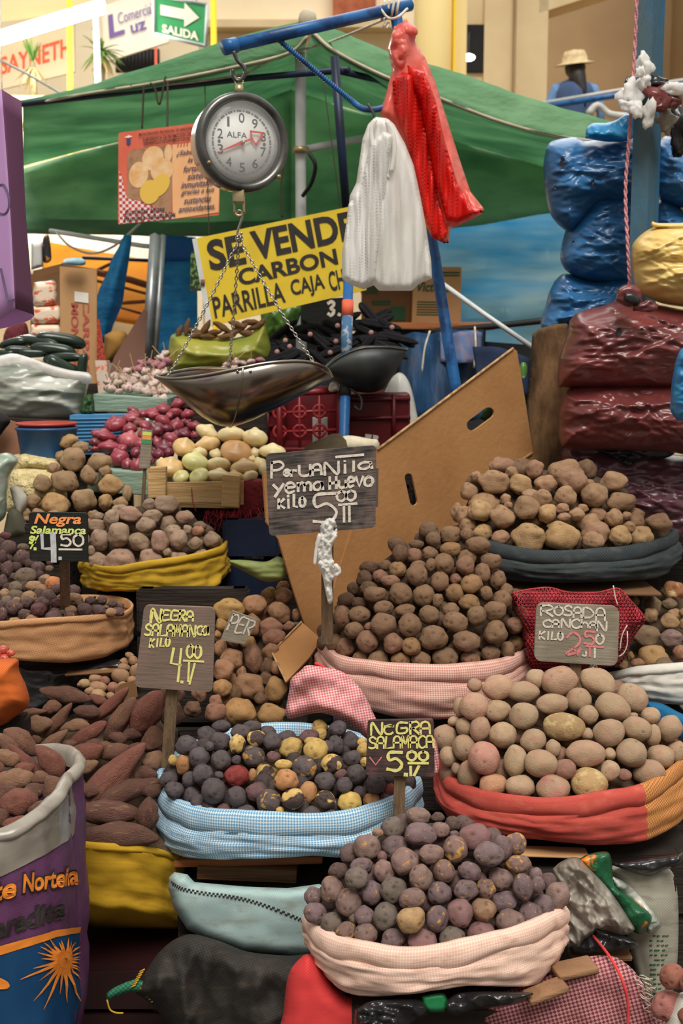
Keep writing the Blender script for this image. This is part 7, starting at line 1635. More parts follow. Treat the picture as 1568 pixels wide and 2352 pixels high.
# ================================================================== produce
def proto_mesh(name, fn, sub=4, eyes=0, seed=0, er=.12, ed=.10):
    rnd = random.Random(seed); bm = bmesh.new(); bmesh.ops.create_icosphere(bm, subdivisions=sub, radius=1)
    E = []
    while len(E) < eyes:
        v = Vector((rnd.gauss(0, 1), rnd.gauss(0, 1), rnd.gauss(0, 1))).normalized(); E.append((v, rnd.uniform(.6, 1.25)))
    vals = []
    for v in bm.verts:
        n = v.co.normalized(); e = 0
        for c, k in E:
            d = (n - c).length / (er * k)
            if d < 3: e = max(e, math.exp(-d * d * 1.2) * (.7 + .3 * k))
        v.co = fn(n) * (1 - ed * e); vals.append(e)
    me = D.meshes.new(name); bm.to_mesh(me); bm.free()
    # unit box
    mx = [max(abs(v.co[i]) for v in me.vertices) for i in range(3)]
    for v in me.vertices: v.co = Vector((v.co[0] / mx[0], v.co[1] / mx[1], v.co[2] / mx[2]))
    at = me.attributes.new('eye', 'FLOAT', 'POINT'); at.data.foreach_set('value', vals)
    for p in me.polygons: p.use_smooth = True
    return me
def pot_fn(s, a=.16, b=.05, sq=0.0):
    o = Vector((s * 5.7, s * 1.9, s * 3.3))
    def f(n):
        k = 1 + a * noise.noise(n * 1.1 + o) + b * noise.noise(n * 2.6 + o * 2)
        return n * k
    return f
POT = [proto_mesh('potato_shape', pot_fn(i + 1), 4, 11, i, .13, .13) for i in range(9)]
POTS = [proto_mesh('small_potato_shape', pot_fn(i + 31, .12, .04), 3, 5, 40 + i, .16) for i in range(4)]
POTB = [proto_mesh('smooth_potato_shape', pot_fn(i + 51, .12, .03), 4, 9, 70 + i, .075, .07) for i in range(7)]
POTK = [proto_mesh('knobbly_potato_shape', pot_fn(i + 81, .26, .07), 4, 9, 90 + i, .10, .09) for i in range(6)]
def yam_fn(s):
    o = Vector((s * 4.1, s * 2.3, 1)); rnd = random.Random(s); bx, bz = rnd.uniform(-.16, .16), rnd.uniform(-.12, .12); sh = rnd.uniform(-.25, .25); pw = rnd.uniform(.58, .85)
    def f(n):
        x = n.x; w = (1 - abs(x) ** 1.9) ** .5 if abs(x) < 1 else 0
        prof = (max(0, 1 - x * x)) ** pw * (1 + sh * x) / max(.05, math.sqrt(max(1e-4, 1 - x * x)))
        k = 1 + .20 * noise.noise(Vector((x * 2.2, n.y, n.z)) + o) + .07 * noise.noise(Vector((x * 7, n.y * 2, n.z * 2)) + o)
        return Vector((x * 1.0, n.y * prof * k + bx * (1 - x * x), n.z * prof * k + bz * (1 - x * x) + .07 * math.sin(x * 3 + s)))
    return f
YAM = [proto_mesh('sweet_potato_shape', yam_fn(i + 1), 4, 10, 200 + i, .05, .05) for i in range(8)]
def onion_fn(s, tip=.28):
    o = Vector((s * 3.1, s, 2))
    def f(n):
        k = 1 + .05 * noise.noise(n * 1.4 + o); r = math.sqrt(max(0, 1 - n.z * n.z))
        z = n.z * .86
        if n.z > .80: z += tip * ((n.z - .80) / .20) ** 2.0
        if n.z < -.9: z += .06
        rr = r * (1 - .25 * max(0, (n.z - .75) / .25))
        return Vector((n.x / max(r, 1e-4) * rr * k, n.y / max(r, 1e-4) * rr * k, z)) if r > 1e-3 else Vector((0, 0, z))
    return f
ONI = [proto_mesh('onion_shape', onion_fn(i), 4, 0, i) for i in range(4)]
def gar_fn(s):
    def f(n):
        a = math.atan2(n.y, n.x); r = math.sqrt(max(0, 1 - n.z * n.z)); k = 1 + .07 * math.cos(a * 7 + s) * r
        z = n.z * .8 + (.5 * ((n.z - .7) / .3) ** 2 if n.z > .7 else 0)
        return Vector((n.x * k, n.y * k, z))
    return f
GAR = [proto_mesh('garlic_shape', gar_fn(i), 3, 0, i) for i in range(3)]
def cob_fn(s):
    def f(n):
        x = n.x; a = math.atan2(n.z, n.y); t = (1 - abs(x) ** 3.2) ** .5 * (1 - .25 * x)
        k = 1 + .06 * math.cos(a * 12) * math.cos(x * 26 + (0 if int(a * 3) % 2 else 1))
        r = math.hypot(n.y, n.z) or 1e-4
        return Vector((x, n.y / r * t * k, n.z / r * t * k))
    return f
COB = [proto_mesh('maize_cob_shape', cob_fn(i), 4, 0, i) for i in range(2)]
def zuc_fn(s):
    def f(n):
        x = n.x; r = math.hypot(n.y, n.z) or 1e-4; t = (1 - abs(x) ** 4) ** .5 * (1 + .12 * x)
        return Vector((x, n.y / r * t, n.z / r * t + .25 * (1 - x * x) * (1 if s else -1)))
    return f
ZUC = [proto_mesh('courgette_shape', zuc_fn(i), 4, 0, i) for i in range(2)]
def tinted(me, m):
    k = (me.name, m.name)
    if k not in TINT:
        c = me.copy(); c.materials.clear(); c.materials.append(m); TINT[k] = c
    return TINT[k]
TINT = {}
FLIP = [Matrix.Identity(3), Matrix.Rotation(math.pi, 3, 'X'), Matrix.Rotation(math.pi, 3, 'Y'), Matrix.Rotation(math.pi, 3, 'Z')]
ORD = ['', 'first', 'second', 'third', 'fourth', 'fifth', 'sixth', 'seventh', 'eighth', 'ninth', 'tenth', 'eleventh', 'twelfth', 'thirteenth', 'fourteenth', 'fifteenth', 'sixteenth', 'seventeenth', 'eighteenth', 'nineteenth', 'twentieth']
def jit(c, k, rnd):
    f = 1 + rnd.uniform(-k, k); return tuple(max(0, min(1, x * f * (1 + rnd.uniform(-k * .18, k * .18)))) for x in c) + (1,)
def parse(s, off, sc, depth=None):
    """'x y w h [angle] [code]; ...' in the local units of a crop -> frame pixels"""
    out = []
    for it in s.replace('\n', ' ').split(';'):
        t = it.split()
        if not t: continue
        code = t.pop() if not t[-1].lstrip('-').replace('.', '').isdigit() else ''
        v = [float(a) for a in t]
        x, y, w, h = off[0] + v[0] * sc, off[1] + v[1] * sc, v[2] * sc, v[3] * sc
        out.append([x, y, w, h, (v[4] if len(v) > 4 else None), code])
    return out
def heap(kind, cat, items, depth, protos, kinds, place, group, seed=0, rim=None, fill=None, lay=None, special=None, dz=.9, tilt=.25, relax=40, rows=True, cap=1.0):
    """each listed piece stands on its own sight line, at the depth of the heap's slope, then pieces are pushed apart"""
    rnd = random.Random(seed); its = []
    for it in items:
        x, y, w, h, a, code = it
        its.append(dict(x=x, y=y, w=w, h=h, a=a if a is not None else rnd.uniform(-25, 25) * (1 if abs(w - h) < .25 * max(w, h) else .25), code=code, Y=depth(x, y), fill=False))
    listed = len(its)
    if fill:
        fx0, fx1, fy0, fy1, fd, test = fill
        cov = lambda x, y: any(((x - i['x']) / (i['w'] * .51)) ** 2 + ((y - i['y']) / (i['h'] * .51)) ** 2 < 1 for i in its)
        y = fy0
        while y < fy1:
            x = fx0
            while x < fx1:
                if test(x, y) and not cov(x, y):
                    d = fd * rnd.uniform(.85, 1.1); its.append(dict(x=x, y=y, w=d, h=d * rnd.uniform(.85, 1.05), a=rnd.uniform(-30, 30), code='fill', Y=depth(x, y) + S(x, y, depth(x, y)) * fd * .62, fill=True))
                x += fd * .3
            y += fd * .3
    for i in its: i['r0'] = math.sqrt(i['w'] * i['h']) / 2
    grow = 1.12 if lay == 'long' else 1.0
    for i in its:
        if lay is None and not i['fill'] and (i['h'] < .62 * i['w'] or (rim and i['h'] < .82 * i['w'] and interp(rim, i['x']) - i['y'] - i['h'] / 2 < 10)):
            n_ = .84 * i['w']; i['y'] += (n_ - i['h']) / 2; i['h'] = n_; i['a'] = 0   # lower half hidden behind a neighbour or the rim
        i['w'] *= grow; i['h'] *= grow
    for _ in range(relax):
        mv = False
        for a in range(len(its)):
            A = its[a]
            for b in range(a + 1, len(its)):
                B = its[b]
                if abs(A['x'] - B['x']) > (A['w'] + B['w']) * .6 or abs(A['y'] - B['y']) > (A['h'] + B['h']) * .6: continue
                pa_, pb2 = P(A['x'], A['y'], A['Y']), P(B['x'], B['y'], B['Y'])
                need = (A['r0'] * mpp(pa_) + B['r0'] * mpp(pb2)) * dz; d = (pa_ - pb2).length
                if d < need:
                    lat2 = max(0.0, d * d - (A['Y'] - B['Y']) ** 2); want = math.sqrt(max(0, need * need - lat2)); gap = want - abs(A['Y'] - B['Y'])
                    if gap > 1e-4:
                        s = 1 if A['Y'] < B['Y'] else -1
                        A['Y'] -= s * gap * .25; B['Y'] += s * gap * .25; mv = True
        for i in its:
            lim = cap * i['r0'] * 2 * S(i['x'], i['y'], i['Y']); y0 = depth(i['x'], i['y']) + (S(i['x'], i['y'], i['Y']) * i['r0'] * 1.1 if i['fill'] else 0)
            i['Y'] = max(y0 - lim, min(y0 + lim, i['Y']))
            if rim:
                ry_ = interp(rim, i['x'])
                if i['y'] + i['h'] * .5 > ry_ - 5: i['Y'] = max(i['Y'], depth(i['x'], ry_) + S(i['x'], i['y'], i['Y']) * i['r0'] * .95)
        if not mv: break
    # rows counted from the rim for the labels
    L = [i for i in its if not i['fill']]
    if rows and L:
        mh = sorted(i['h'] for i in L)[len(L) // 2]
        key = (lambda i: interp(rim, i['x']) - i['y']) if rim else (lambda i: -i['y'])
        base = min(key(i) for i in L); band = {}
        for i in L: i['row'] = int((key(i) - base) / (mh * .92)); band.setdefault(i['row'], []).append(i)
        for n_, r in enumerate(sorted(band)):
            for k, i in enumerate(sorted(band[r], key=lambda q: q['x'])): i['rk'] = (n_ + 1, k + 1)
    made = []
    for n, i in enumerate(its):
        kd = kinds.get(i['code'], kinds['']) if not i['fill'] else kinds.get('fill', kinds[''])  # fill pieces take darker colours, the shade of the gaps painted in
        desc, col, m = kd[:3]
        pr = kd[3] if len(kd) > 3 else protos
        me = tinted(pr[rnd.randrange(len(pr))], M[m]); o = D.objects.new(kind, me)
        p = P(i['x'], i['y'], i['Y']); s = mpp(p) / 2
        if lay == 'long':
            R = Euler((rnd.uniform(-.1, .1), -math.radians(i['a']), rnd.uniform(-.3, .3))).to_matrix() @ FLIP[rnd.randrange(4)]; sc3 = (i['w'] * s, i['h'] * s, i['h'] * s)
        elif lay == 'up':
            R = Euler((rnd.uniform(-.7, .5), -math.radians(i['a']) + rnd.uniform(-.25, .25), rnd.uniform(0, 6))).to_matrix(); sc3 = (i['w'] * s, i['w'] * s, i['h'] * s)
        else:
            R = Euler((rnd.uniform(-tilt, tilt) * .6, -math.radians(i['a']), rnd.uniform(-tilt, tilt))).to_matrix() @ FLIP[rnd.randrange(4)]; sc3 = (i['w'] * s, min(i['w'], i['h']) * s * rnd.uniform(.92, 1.05), i['h'] * s)
        o.matrix_world = Matrix.Translation(p) @ R.to_4x4() @ Matrix.Diagonal((*sc3, 1))
        o.color = jit(col, kd[4] if len(kd) > 4 else .12, rnd); COL.objects.link(o)
        if i['fill']: tag(o, 'half hidden %s deep in the gaps of %s' % (kind.replace('_', ' '), place), cat, group + ', hidden layer')
        elif special and i['code'] in special: tag(o, special[i['code']], cat, group)
        elif rows:
            r_, k_ = i['rk']; tag(o, '%s in %s, %s row %s, %s from left' % (desc, place, ORD[min(r_, 20)], 'from rim' if rim else 'from bottom', ORD[min(k_, 20)]), cat, group)
        else: tag(o, '%s in %s' % (desc, place), cat, group)
        made.append((o, i))
    return made
def slope(xc, hw, yf, yt, Yc, ry, pw=1.15):
    def f(x, y):
        u = max(-1, min(1, (x - xc) / hw)); t = max(0, min(1.0, (yf - y) / (yf - yt)))
        return Yc - ry * math.sqrt(max(0, 1 - u * u * .98)) * (1 - t ** pw)
    return f
def hump(xl, xr, yend, yt, pw=2.2):
    def f(x): u = (x - (xl + xr) / 2) / ((xr - xl) / 2); return yend + (yt - yend) * (1 - min(1, abs(u)) ** pw)
    return f
def earth(label, rim, topf, depth, back, yend):
    """added core mound, dark to shade the gaps; real earth only in red sack"""
    x0, x1 = rim[0][0], rim[-1][0]; nx, nt = 26, 12; vs = []
    for j in range(nt + 1):
        t = j / nt
        for i in range(nx + 1):
            x = x0 + (x1 - x0) * (.03 + .94 * i / nx); ya = interp(rim, x) + 2; yb = min(ya - 1, topf(x)); y = ya + (yb - ya) * t
            vs.append(P(x, y, depth(x, y) + back))
    for i in range(nx + 1):
        p = vs[nt * (nx + 1) + i]; vs.append(p + Vector((0, .16, -.14)))
    fs = [(j * (nx + 1) + i, j * (nx + 1) + i + 1, (j + 1) * (nx + 1) + i + 1, (j + 1) * (nx + 1) + i) for j in range(nt + 1) for i in range(nx)]
    o = obj('earth_core', vs, fs, M['earth'], None, True); return tag(o, label, 'earth', None, 'stuff')

# ---- front: purple potatoes
rimF_ = smpoly([(696, 2105), (730, 2135), (770, 2155), (810, 2165), (871, 2178), (931, 2184), (991, 2180), (1052, 2169), (1132, 2151), (1192, 2135), (1252, 2110), (1306, 2084)])
dF = slope(1001, 312, 2184, 1870, 2.12, .175)
F_ = parse('''672 88 150 120 m; 525 150 140 125 g; 785 92 85 60 d; 870 130 100 90 d; 440 180 70 50 o; 685 190 190 135; 800 165 110 100 m; 998 190 195 120 r; 880 190 60 50;
382 262 165 155 m; 535 265 155 140; 1152 265 120 150 20; 1230 245 130 135 M; 885 275 150 160 M; 745 302 150 125 m; 1075 303 185 145; 595 345 165 155 m; 468 320 60 70 r;
345 370 140 100; 475 403 130 140 m; 685 433 140 150 m; 822 403 130 140 M; 965 403 140 115; 1245 362 150 110 M; 320 440 145 125 g; 1140 447 150 145 m; 1340 440 90 140; 1270 490 130 165 20;
180 510 145 165 m; 410 527 125 150; 530 507 160 150 g; 795 530 145 140; 945 510 145 120; 1060 500 110 115 M; 1355 480 80 110; 75 545 110 120; 275 575 155 165 m; 635 560 165 130 m; 1165 575 155 130; 1465 545 145 175 m;
85 638 140 120; 365 655 115 110; 305 668 60 80 g; 488 658 155 160 g; 632 678 175 150 y; 778 672 140 160; 910 642 155 170 r; 1045 622 150 145 o; 1385 600 130 140; 1310 645 140 140;
180 700 135 130 g; 262 742 125 110 M; 375 760 140 130 m; 528 790 150 125; 695 790 170 125 r; 868 775 155 120 g; 1035 745 175 120 r; 1195 685 175 140 m; 215 400 120 100 d''', (690, 1840), .4018)
PU = C(120, 100, 104)
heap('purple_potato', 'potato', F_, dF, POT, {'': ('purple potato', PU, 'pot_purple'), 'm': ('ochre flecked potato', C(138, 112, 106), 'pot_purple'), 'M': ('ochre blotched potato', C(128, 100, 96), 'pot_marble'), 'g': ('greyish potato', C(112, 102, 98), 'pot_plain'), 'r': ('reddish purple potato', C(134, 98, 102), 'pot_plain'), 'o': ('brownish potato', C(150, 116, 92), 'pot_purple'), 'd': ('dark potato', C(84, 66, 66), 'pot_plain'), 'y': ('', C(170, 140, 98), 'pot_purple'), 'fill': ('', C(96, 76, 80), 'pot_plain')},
     'peach sack', 'purple potatoes in the peach pink sack', 3, rimF_, (705, 1300, 1880, 2180, 54, lambda x, y: y < interp(rimF_, x) - 6 and y > hump(690, 1310, 2080, 1868)(x) + 14), special={'y': 'largest yellowish potato, low in the middle of the peach pink sack'})
earth('added dark core mound under the purple potatoes in the peach pink sack', rimF_, hump(700, 1302, 2085, 1890), dF, .06, 2085)

# ---- blue sack: black, yellow and patched potatoes
rimB_ = smpoly([(360, 1790), (380, 1838), (418, 1849), (470, 1861), (551, 1867), (631, 1871), (712, 1875), (792, 1869), (852, 1853), (904, 1835), (945, 1812), (968, 1788)])
dB = slope(664, 306, 1872, 1665, 2.58, .205)
B_ = parse('''390 72 115 80; 570 70 110 70; 655 92 105 55; 955 75 100 90 y; 960 115 80 80 y; 1060 82 110 95; 310 120 125 110; 505 103 120 90; 770 125 115 70; 595 140 110 100 h; 895 130 120 90 p; 1125 155 110 110; 1045 180 105 120; 1000 190 80 80;
195 180 135 120; 385 160 125 120; 325 185 60 60; 485 172 95 115 h; 685 155 110 105; 790 195 150 135 y; 935 205 145 145 y; 910 160 90 60 y; 1195 160 60 50 y; 1205 205 80 90 y; 120 265 60 70 y; 175 290 85 125 o; 268 250 130 120; 390 267 125 130; 575 245 150 130 k; 690 245 85 75 p; 480 262 60 60; 1140 255 115 95;
748 290 105 70 y; 870 310 150 145 k; 1028 285 135 115 h; 650 335 140 125 h; 1165 345 120 120; 1075 345 80 60 p; 1215 275 60 60 y; 95 375 115 95; 290 345 130 125; 480 355 155 135 R; 765 378 145 130 o; 572 350 50 80 o; 215 375 100 110; 380 350 60 50;
985 388 125 115; 1095 405 100 95; 885 450 110 135 o; 1275 400 120 120; 1185 450 80 80; 125 435 115 110; 352 440 150 150; 595 448 135 120 p; 1355 430 60 80 r; 228 465 100 100; 483 473 110 135; 668 500 155 140 k; 805 483 135 125 h; 990 492 130 110 h; 1128 505 145 125 Y; 1250 500 105 105 o; 1325 480 70 80 p;
268 503 110 90; 410 540 100 60 p; 535 548 115 65; 785 562 100 45; 905 556 120 65; 1025 565 100 45; 730 548 50 40 y''', (350, 1640), .4018)
BK = C(80, 74, 80); YE = C(210, 176, 104)
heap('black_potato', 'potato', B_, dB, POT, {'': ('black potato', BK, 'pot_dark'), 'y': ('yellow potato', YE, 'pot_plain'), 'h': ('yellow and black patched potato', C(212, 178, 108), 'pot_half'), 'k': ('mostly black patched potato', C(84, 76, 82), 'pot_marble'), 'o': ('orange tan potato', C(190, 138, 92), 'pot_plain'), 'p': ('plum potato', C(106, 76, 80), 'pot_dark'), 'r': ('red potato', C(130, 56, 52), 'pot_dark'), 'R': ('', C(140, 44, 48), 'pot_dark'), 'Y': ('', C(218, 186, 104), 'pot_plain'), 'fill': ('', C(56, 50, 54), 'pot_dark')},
     'blue sack', 'black and yellow potatoes in the blue sack', 5, rimB_, (372, 960, 1690, 1866, 46, lambda x, y: y < interp(rimB_, x) - 5 and y > hump(355, 970, 1780, 1668, 3)(x) + 12), special={'R': 'bright red potato among the black ones in the blue and white sack', 'Y': 'big all yellow potato by the front rim of the blue and white sack'})
earth('added dark core mound under the potatoes in the blue and white sack', rimB_, hump(362, 966, 1785, 1690, 3), dB, .055, 1785)

# ---- red sack: big dusty pink potatoes
rimR_ = smpoly([(1010, 1763), (1027, 1787), (1064, 1809), (1112, 1822), (1174, 1832), (1248, 1838), (1322, 1834), (1395, 1823), (1469, 1811), (1524, 1786), (1570, 1752), (1600, 1720)])
dR = slope(1305, 300, 1838, 1545, 2.6, .23)
R_ = parse('''270 145 95 90 k; 650 110 130 140; 800 120 230 185 k; 1035 128 235 180; 415 160 200 160 k; 575 190 205 140; 1250 228 205 180; 180 285 90 130; 265 278 180 180 k; 755 265 215 140; 920 240 165 160; 1130 285 230 180;
415 305 175 140; 578 338 190 175; 980 330 120 125; 1365 335 120 110; 1260 335 60 40; 140 370 80 60; 205 405 110 125; 305 420 130 165 k; 445 455 175 175; 828 405 265 180 w; 1105 445 205 185; 1280 415 190 150; 1380 460 100 150; 1485 415 160 175;
85 470 160 165; 635 493 165 150; 970 450 80 80; 205 535 150 165; 760 540 100 115; 960 572 250 170 k; 1245 570 195 180; 1110 575 80 80; 1430 590 175 150; 1530 560 130 150; 110 590 120 130; 330 600 205 210 P; 525 620 150 210; 685 635 210 180; 835 670 140 130 d; 1115 680 125 135; 1355 678 210 145 k;
155 665 60 80; 240 695 150 180; 385 758 175 130 o; 555 780 185 155; 760 778 215 155 k; 985 745 235 170 v; 1200 705 100 80 d''', (990, 1520), .3686)
RO = C(182, 154, 126)
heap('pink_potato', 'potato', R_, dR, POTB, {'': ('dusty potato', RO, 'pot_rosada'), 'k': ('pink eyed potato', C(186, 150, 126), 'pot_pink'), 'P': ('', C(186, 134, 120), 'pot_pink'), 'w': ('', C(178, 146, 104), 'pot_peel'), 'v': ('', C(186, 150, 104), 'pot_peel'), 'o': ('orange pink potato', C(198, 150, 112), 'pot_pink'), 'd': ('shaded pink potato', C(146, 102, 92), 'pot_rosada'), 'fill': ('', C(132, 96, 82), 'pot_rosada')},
     'red sack', 'dusty pink potatoes in the red sack', 7, rimR_, (1020, 1568, 1590, 1822, 62, lambda x, y: y < interp(rimR_, x) - (8 if x < 1380 else 60) and y > hump(1000, 1610, 1720, 1548)(x) + 24), special={'P': 'pinkest round potato, left side of the red sack', 'w': 'large peeling yellowish potato in the middle of the red sack heap', 'v': 'flaking yellow potato touching the front rim of the red sack'})
earth('brown earth and crumbs showing inside the right rim of the red sack', rimR_, hump(1012, 1598, 1740, 1590), dR, .045, 1750)

# ---- pale pink sack: brown potatoes
rimC_ = smpoly([(730, 1462), (750, 1490), (785, 1511), (844, 1520), (893, 1526), (958, 1529), (1023, 1531), (1088, 1526), (1137, 1520), (1185, 1507), (1226, 1480)])
dC = slope(978, 250, 1528, 1215, 2.98, .215)
C__ = parse('''785 90 150 130 d; 935 120 155 150; 815 150 110 110 d; 1050 115 100 100; 560 195 160 125 D; 695 185 110 70 d; 935 222 155 115 y; 1125 190 185 130; 580 250 120 130 D; 675 265 130 110 r; 790 250 120 110; 1220 305 160 130; 1045 265 150 90;
365 350 150 100 D; 470 335 110 80 d; 565 362 130 120 y; 705 330 135 70; 795 330 80 100; 890 325 160 155; 1040 335 140 150 r; 1160 390 120 150; 330 430 130 130 D; 440 410 110 100 r; 700 400 160 160; 510 445 145 90 r; 860 450 140 150; 970 430 90 80 r; 1085 465 165 140 y; 1270 440 120 150;
360 495 140 100 d; 1330 520 100 130; 245 500 90 100 D; 400 535 170 120; 580 540 175 175; 750 548 170 165; 965 528 135 150 y; 1190 530 90 120; 1305 575 140 140; 845 580 80 110; 200 575 130 110 D; 290 600 120 90 D; 460 635 155 115; 615 655 155 110; 785 685 155 140; 935 645 130 100; 1070 600 170 130 y; 1250 655 170 150;
175 700 130 175 r; 295 680 165 120; 1122 690 145 150; 1438 680 140 140; 460 750 190 165; 650 755 175 170; 972 735 190 150; 1390 755 140 130 r; 360 765 80 60 r; 1252 810 180 185; 252 790 140 125; 815 845 210 180; 1050 868 205 150; 1470 840 90 110 r; 118 880 140 130; 350 870 165 160 r; 530 885 155 155 r; 660 905 150 130 y; 1395 880 120 120 y;
192 915 140 140 r; 300 970 120 60; 430 980 160 90; 580 990 145 95 y; 727 990 150 100; 900 975 195 135; 1072 980 145 95 r; 1215 958 150 125; 1335 935 120 130; 165 610 70 80 D; 145 640 60 60 D''', (730, 1190), .3253)
BR = C(132, 102, 78)
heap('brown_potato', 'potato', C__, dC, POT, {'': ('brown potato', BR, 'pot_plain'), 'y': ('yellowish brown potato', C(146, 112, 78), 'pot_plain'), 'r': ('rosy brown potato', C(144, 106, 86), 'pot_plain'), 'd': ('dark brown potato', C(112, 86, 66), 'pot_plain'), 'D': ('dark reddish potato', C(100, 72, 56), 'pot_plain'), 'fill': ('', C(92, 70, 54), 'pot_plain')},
     'pale pink sack', 'brown potatoes in the pale pink sack', 9, rimC_, (745, 1215, 1240, 1520, 44, lambda x, y: y < interp(rimC_, x) - 5 and y > interp([(735, 1440), (780, 1380), (850, 1300), (930, 1235), (1000, 1205), (1110, 1230), (1170, 1330), (1222, 1420)], x) + 14))
earth('added dark core mound under the brown potatoes in the pale pink sack', rimC_, lambda x: interp([(735, 1450), (780, 1390), (850, 1310), (930, 1250), (1000, 1225), (1110, 1250), (1170, 1350), (1222, 1440)], x), dC, .055, 1460)

# ---- charcoal sack: big pale brown potatoes
rimK_ = smpoly([(1040, 1222), (1080, 1236), (1114, 1246), (1140, 1252), (1184, 1261), (1236, 1268), (1304, 1269), (1373, 1264), (1442, 1259), (1510, 1245), (1545, 1232), (1558, 1218)])
dK = slope(1297, 262, 1268, 1060, 3.25, .215)
K_ = parse('''350 85 190 120 r; 420 130 90 80; 575 108 135 130 r; 775 90 260 125 8; 185 158 90 80; 305 190 225 165; 135 265 130 140; 480 215 170 145 y; 655 210 165 130; 840 168 215 130 10 r; 1100 195 200 150; 940 200 80 50; 560 290 150 95; 630 300 140 120; 780 290 160 150; 970 285 200 170; 1160 325 215 140;
240 310 240 120; 380 310 80 80; 60 400 100 140; 205 390 175 160 y; 520 370 195 175; 400 350 60 50; 660 410 140 150 y; 760 375 100 80 r; 365 430 195 165; 100 420 100 140; 860 410 110 95; 900 370 80 60; 990 395 140 70 r; 945 445 190 90; 770 430 95 60 r; 1110 435 135 130; 1190 420 80 60; 1250 445 145 80; 1260 400 110 60; 1410 470 195 140;
130 490 120 110; 690 490 70 50; 230 530 150 115 y; 985 505 200 90 r; 1210 480 90 50; 345 565 135 100 r; 535 550 245 180 y; 750 555 265 200 15 Y; 960 585 165 130; 1145 555 165 150 y; 1285 550 180 130 y; 110 540 90 90 d; 190 620 180 130 d; 40 550 100 130 d''', (1030, 1040), .3431)
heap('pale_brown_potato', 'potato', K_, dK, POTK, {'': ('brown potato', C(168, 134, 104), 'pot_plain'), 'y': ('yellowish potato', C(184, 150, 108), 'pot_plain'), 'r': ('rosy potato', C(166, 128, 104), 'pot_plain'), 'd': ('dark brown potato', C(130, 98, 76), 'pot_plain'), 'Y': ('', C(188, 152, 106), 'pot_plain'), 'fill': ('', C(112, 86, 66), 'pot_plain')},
     'charcoal sack', 'pale brown potatoes in the charcoal sack', 11, rimK_, (1060, 1540, 1080, 1250, 56, lambda x, y: y < interp(rimK_, x) - 14 and y > interp([(1040, 1180), (1080, 1090), (1160, 1050), (1330, 1052), (1440, 1090), (1470, 1160), (1545, 1190)], x) + 22), special={'Y': 'largest yellowish potato at the front rim of the charcoal sack'})
earth('added brown core mound under the potatoes in the charcoal sack', rimK_, lambda x: interp([(1045, 1210), (1090, 1120), (1160, 1080), (1330, 1080), (1440, 1120), (1470, 1190), (1555, 1215)], x), dK, .05, 1220)

# ---- edge: mixed potatoes in the white sack
dE = lambda x, y: 2.95 + (1530 - y) * .0011
E2 = parse('''1390 230 450 400 O; 630 430 240 230 n; 990 500 340 360 d; 960 690 300 330; 1310 480 350 230 d; 1390 650 330 180 -38; 1310 820 420 330; 1560 650 150 200; 860 1100 580 420 d; 1350 1120 470 340 p; 990 1400 620 300 8 y; 1510 1420 280 320 r; 560 1480 160 220 y; 410 1640 220 180; 690 1610 290 190 r; 1210 1560 420 170 d; 1620 880 250 250; 1650 1150 200 250 d; 1700 560 200 250''', (1380, 1330), .1199)
heap('mixed_potato', 'potato', E2, dE, POTK, {'': ('brown potato', C(160, 128, 94), 'pot_plain'), 'd': ('dusky brown potato', C(124, 104, 82), 'pot_plain'), 'p': ('mauve grey potato', C(130, 108, 106), 'pot_plain'), 'y': ('yellowish potato', C(166, 132, 88), 'pot_plain'), 'r': ('rosy potato', C(156, 112, 88), 'pot_plain'), 'O': ('', C(150, 96, 64), 'pot_peel'), 'n': ('', C(140, 104, 72), 'pot_plain')}, 'white sack', 'mixed potatoes in the white sack', 13, None, special={'O': 'big reddish brown potato with a cut pale side, topmost in the white sack', 'n': 'potato half covered by the red netting beside the white sack'})
earth('added dark core mound under the mixed potatoes in the white sack', [(1405, 1530), (1480, 1532), (1568, 1528), (1640, 1520)], lambda x: interp([(1405, 1400), (1500, 1350), (1640, 1340)], x), dE, .06, 1500)

# ---- russet potatoes beside the carton
dM = lambda x, y: 2.84 + max(0, (1660 - y)) * .0011
M_ = parse('''1110 110 200 160 y; 900 260 260 280 y; 1110 250 270 240; 310 450 460 330 Y; 680 400 380 330; 1050 520 370 330; 1300 540 110 200; 180 690 180 200 y; 660 690 240 340; 1190 710 180 150 r; 120 830 120 120 y; 940 740 350 300 r; 395 880 300 320; 180 1060 220 310; 590 970 270 220 y; 960 890 360 250 20 r; 930 1080 250 260; 345 1200 330 320; 660 1210 300 440 r; 215 1370 330 330; 490 1410 150 200; 1000 1340 160 220;
190 1640 290 260 y; 600 1620 470 400; 990 1670 350 400 y; 900 1320 250 300 d; 850 1500 200 200 d; 100 1850 200 230 r; 460 1980 490 400 y; 920 2040 450 340 y; 90 2010 340 300 r; 1480 1240 160 250 d; -120 1300 220 300; -150 1700 220 300 r; -250 1950 250 250 d; 400 1720 180 250 d; 780 1800 200 220 d''', (480, 1330), .15306)
for i in M_: i[2] *= 1.08; i[3] *= 1.08
heap('russet_potato', 'potato', M_, dM, POTK, {'': ('russet potato', C(156, 114, 84), 'pot_plain'), 'y': ('ochre russet potato', C(166, 126, 80), 'pot_plain'), 'r': ('reddish russet potato', C(152, 108, 88), 'pot_plain'), 'd': ('shaded russet potato', C(100, 72, 54), 'pot_plain'), 'Y': ('', C(196, 156, 94), 'pot_plain')}, 'heap by carton', 'russet potatoes beside the carton', 15, None, (500, 660, 1370, 1650, 50, lambda x, y: y > interp([(500, 1400), (560, 1380), (640, 1340), (665, 1400)], x) + 20 and x < interp([(1340, 660), (1440, 680), (1500, 640), (1560, 660), (1650, 650)], y)), special={'Y': 'large golden potato at the top of the russet heap above the tilted board'})
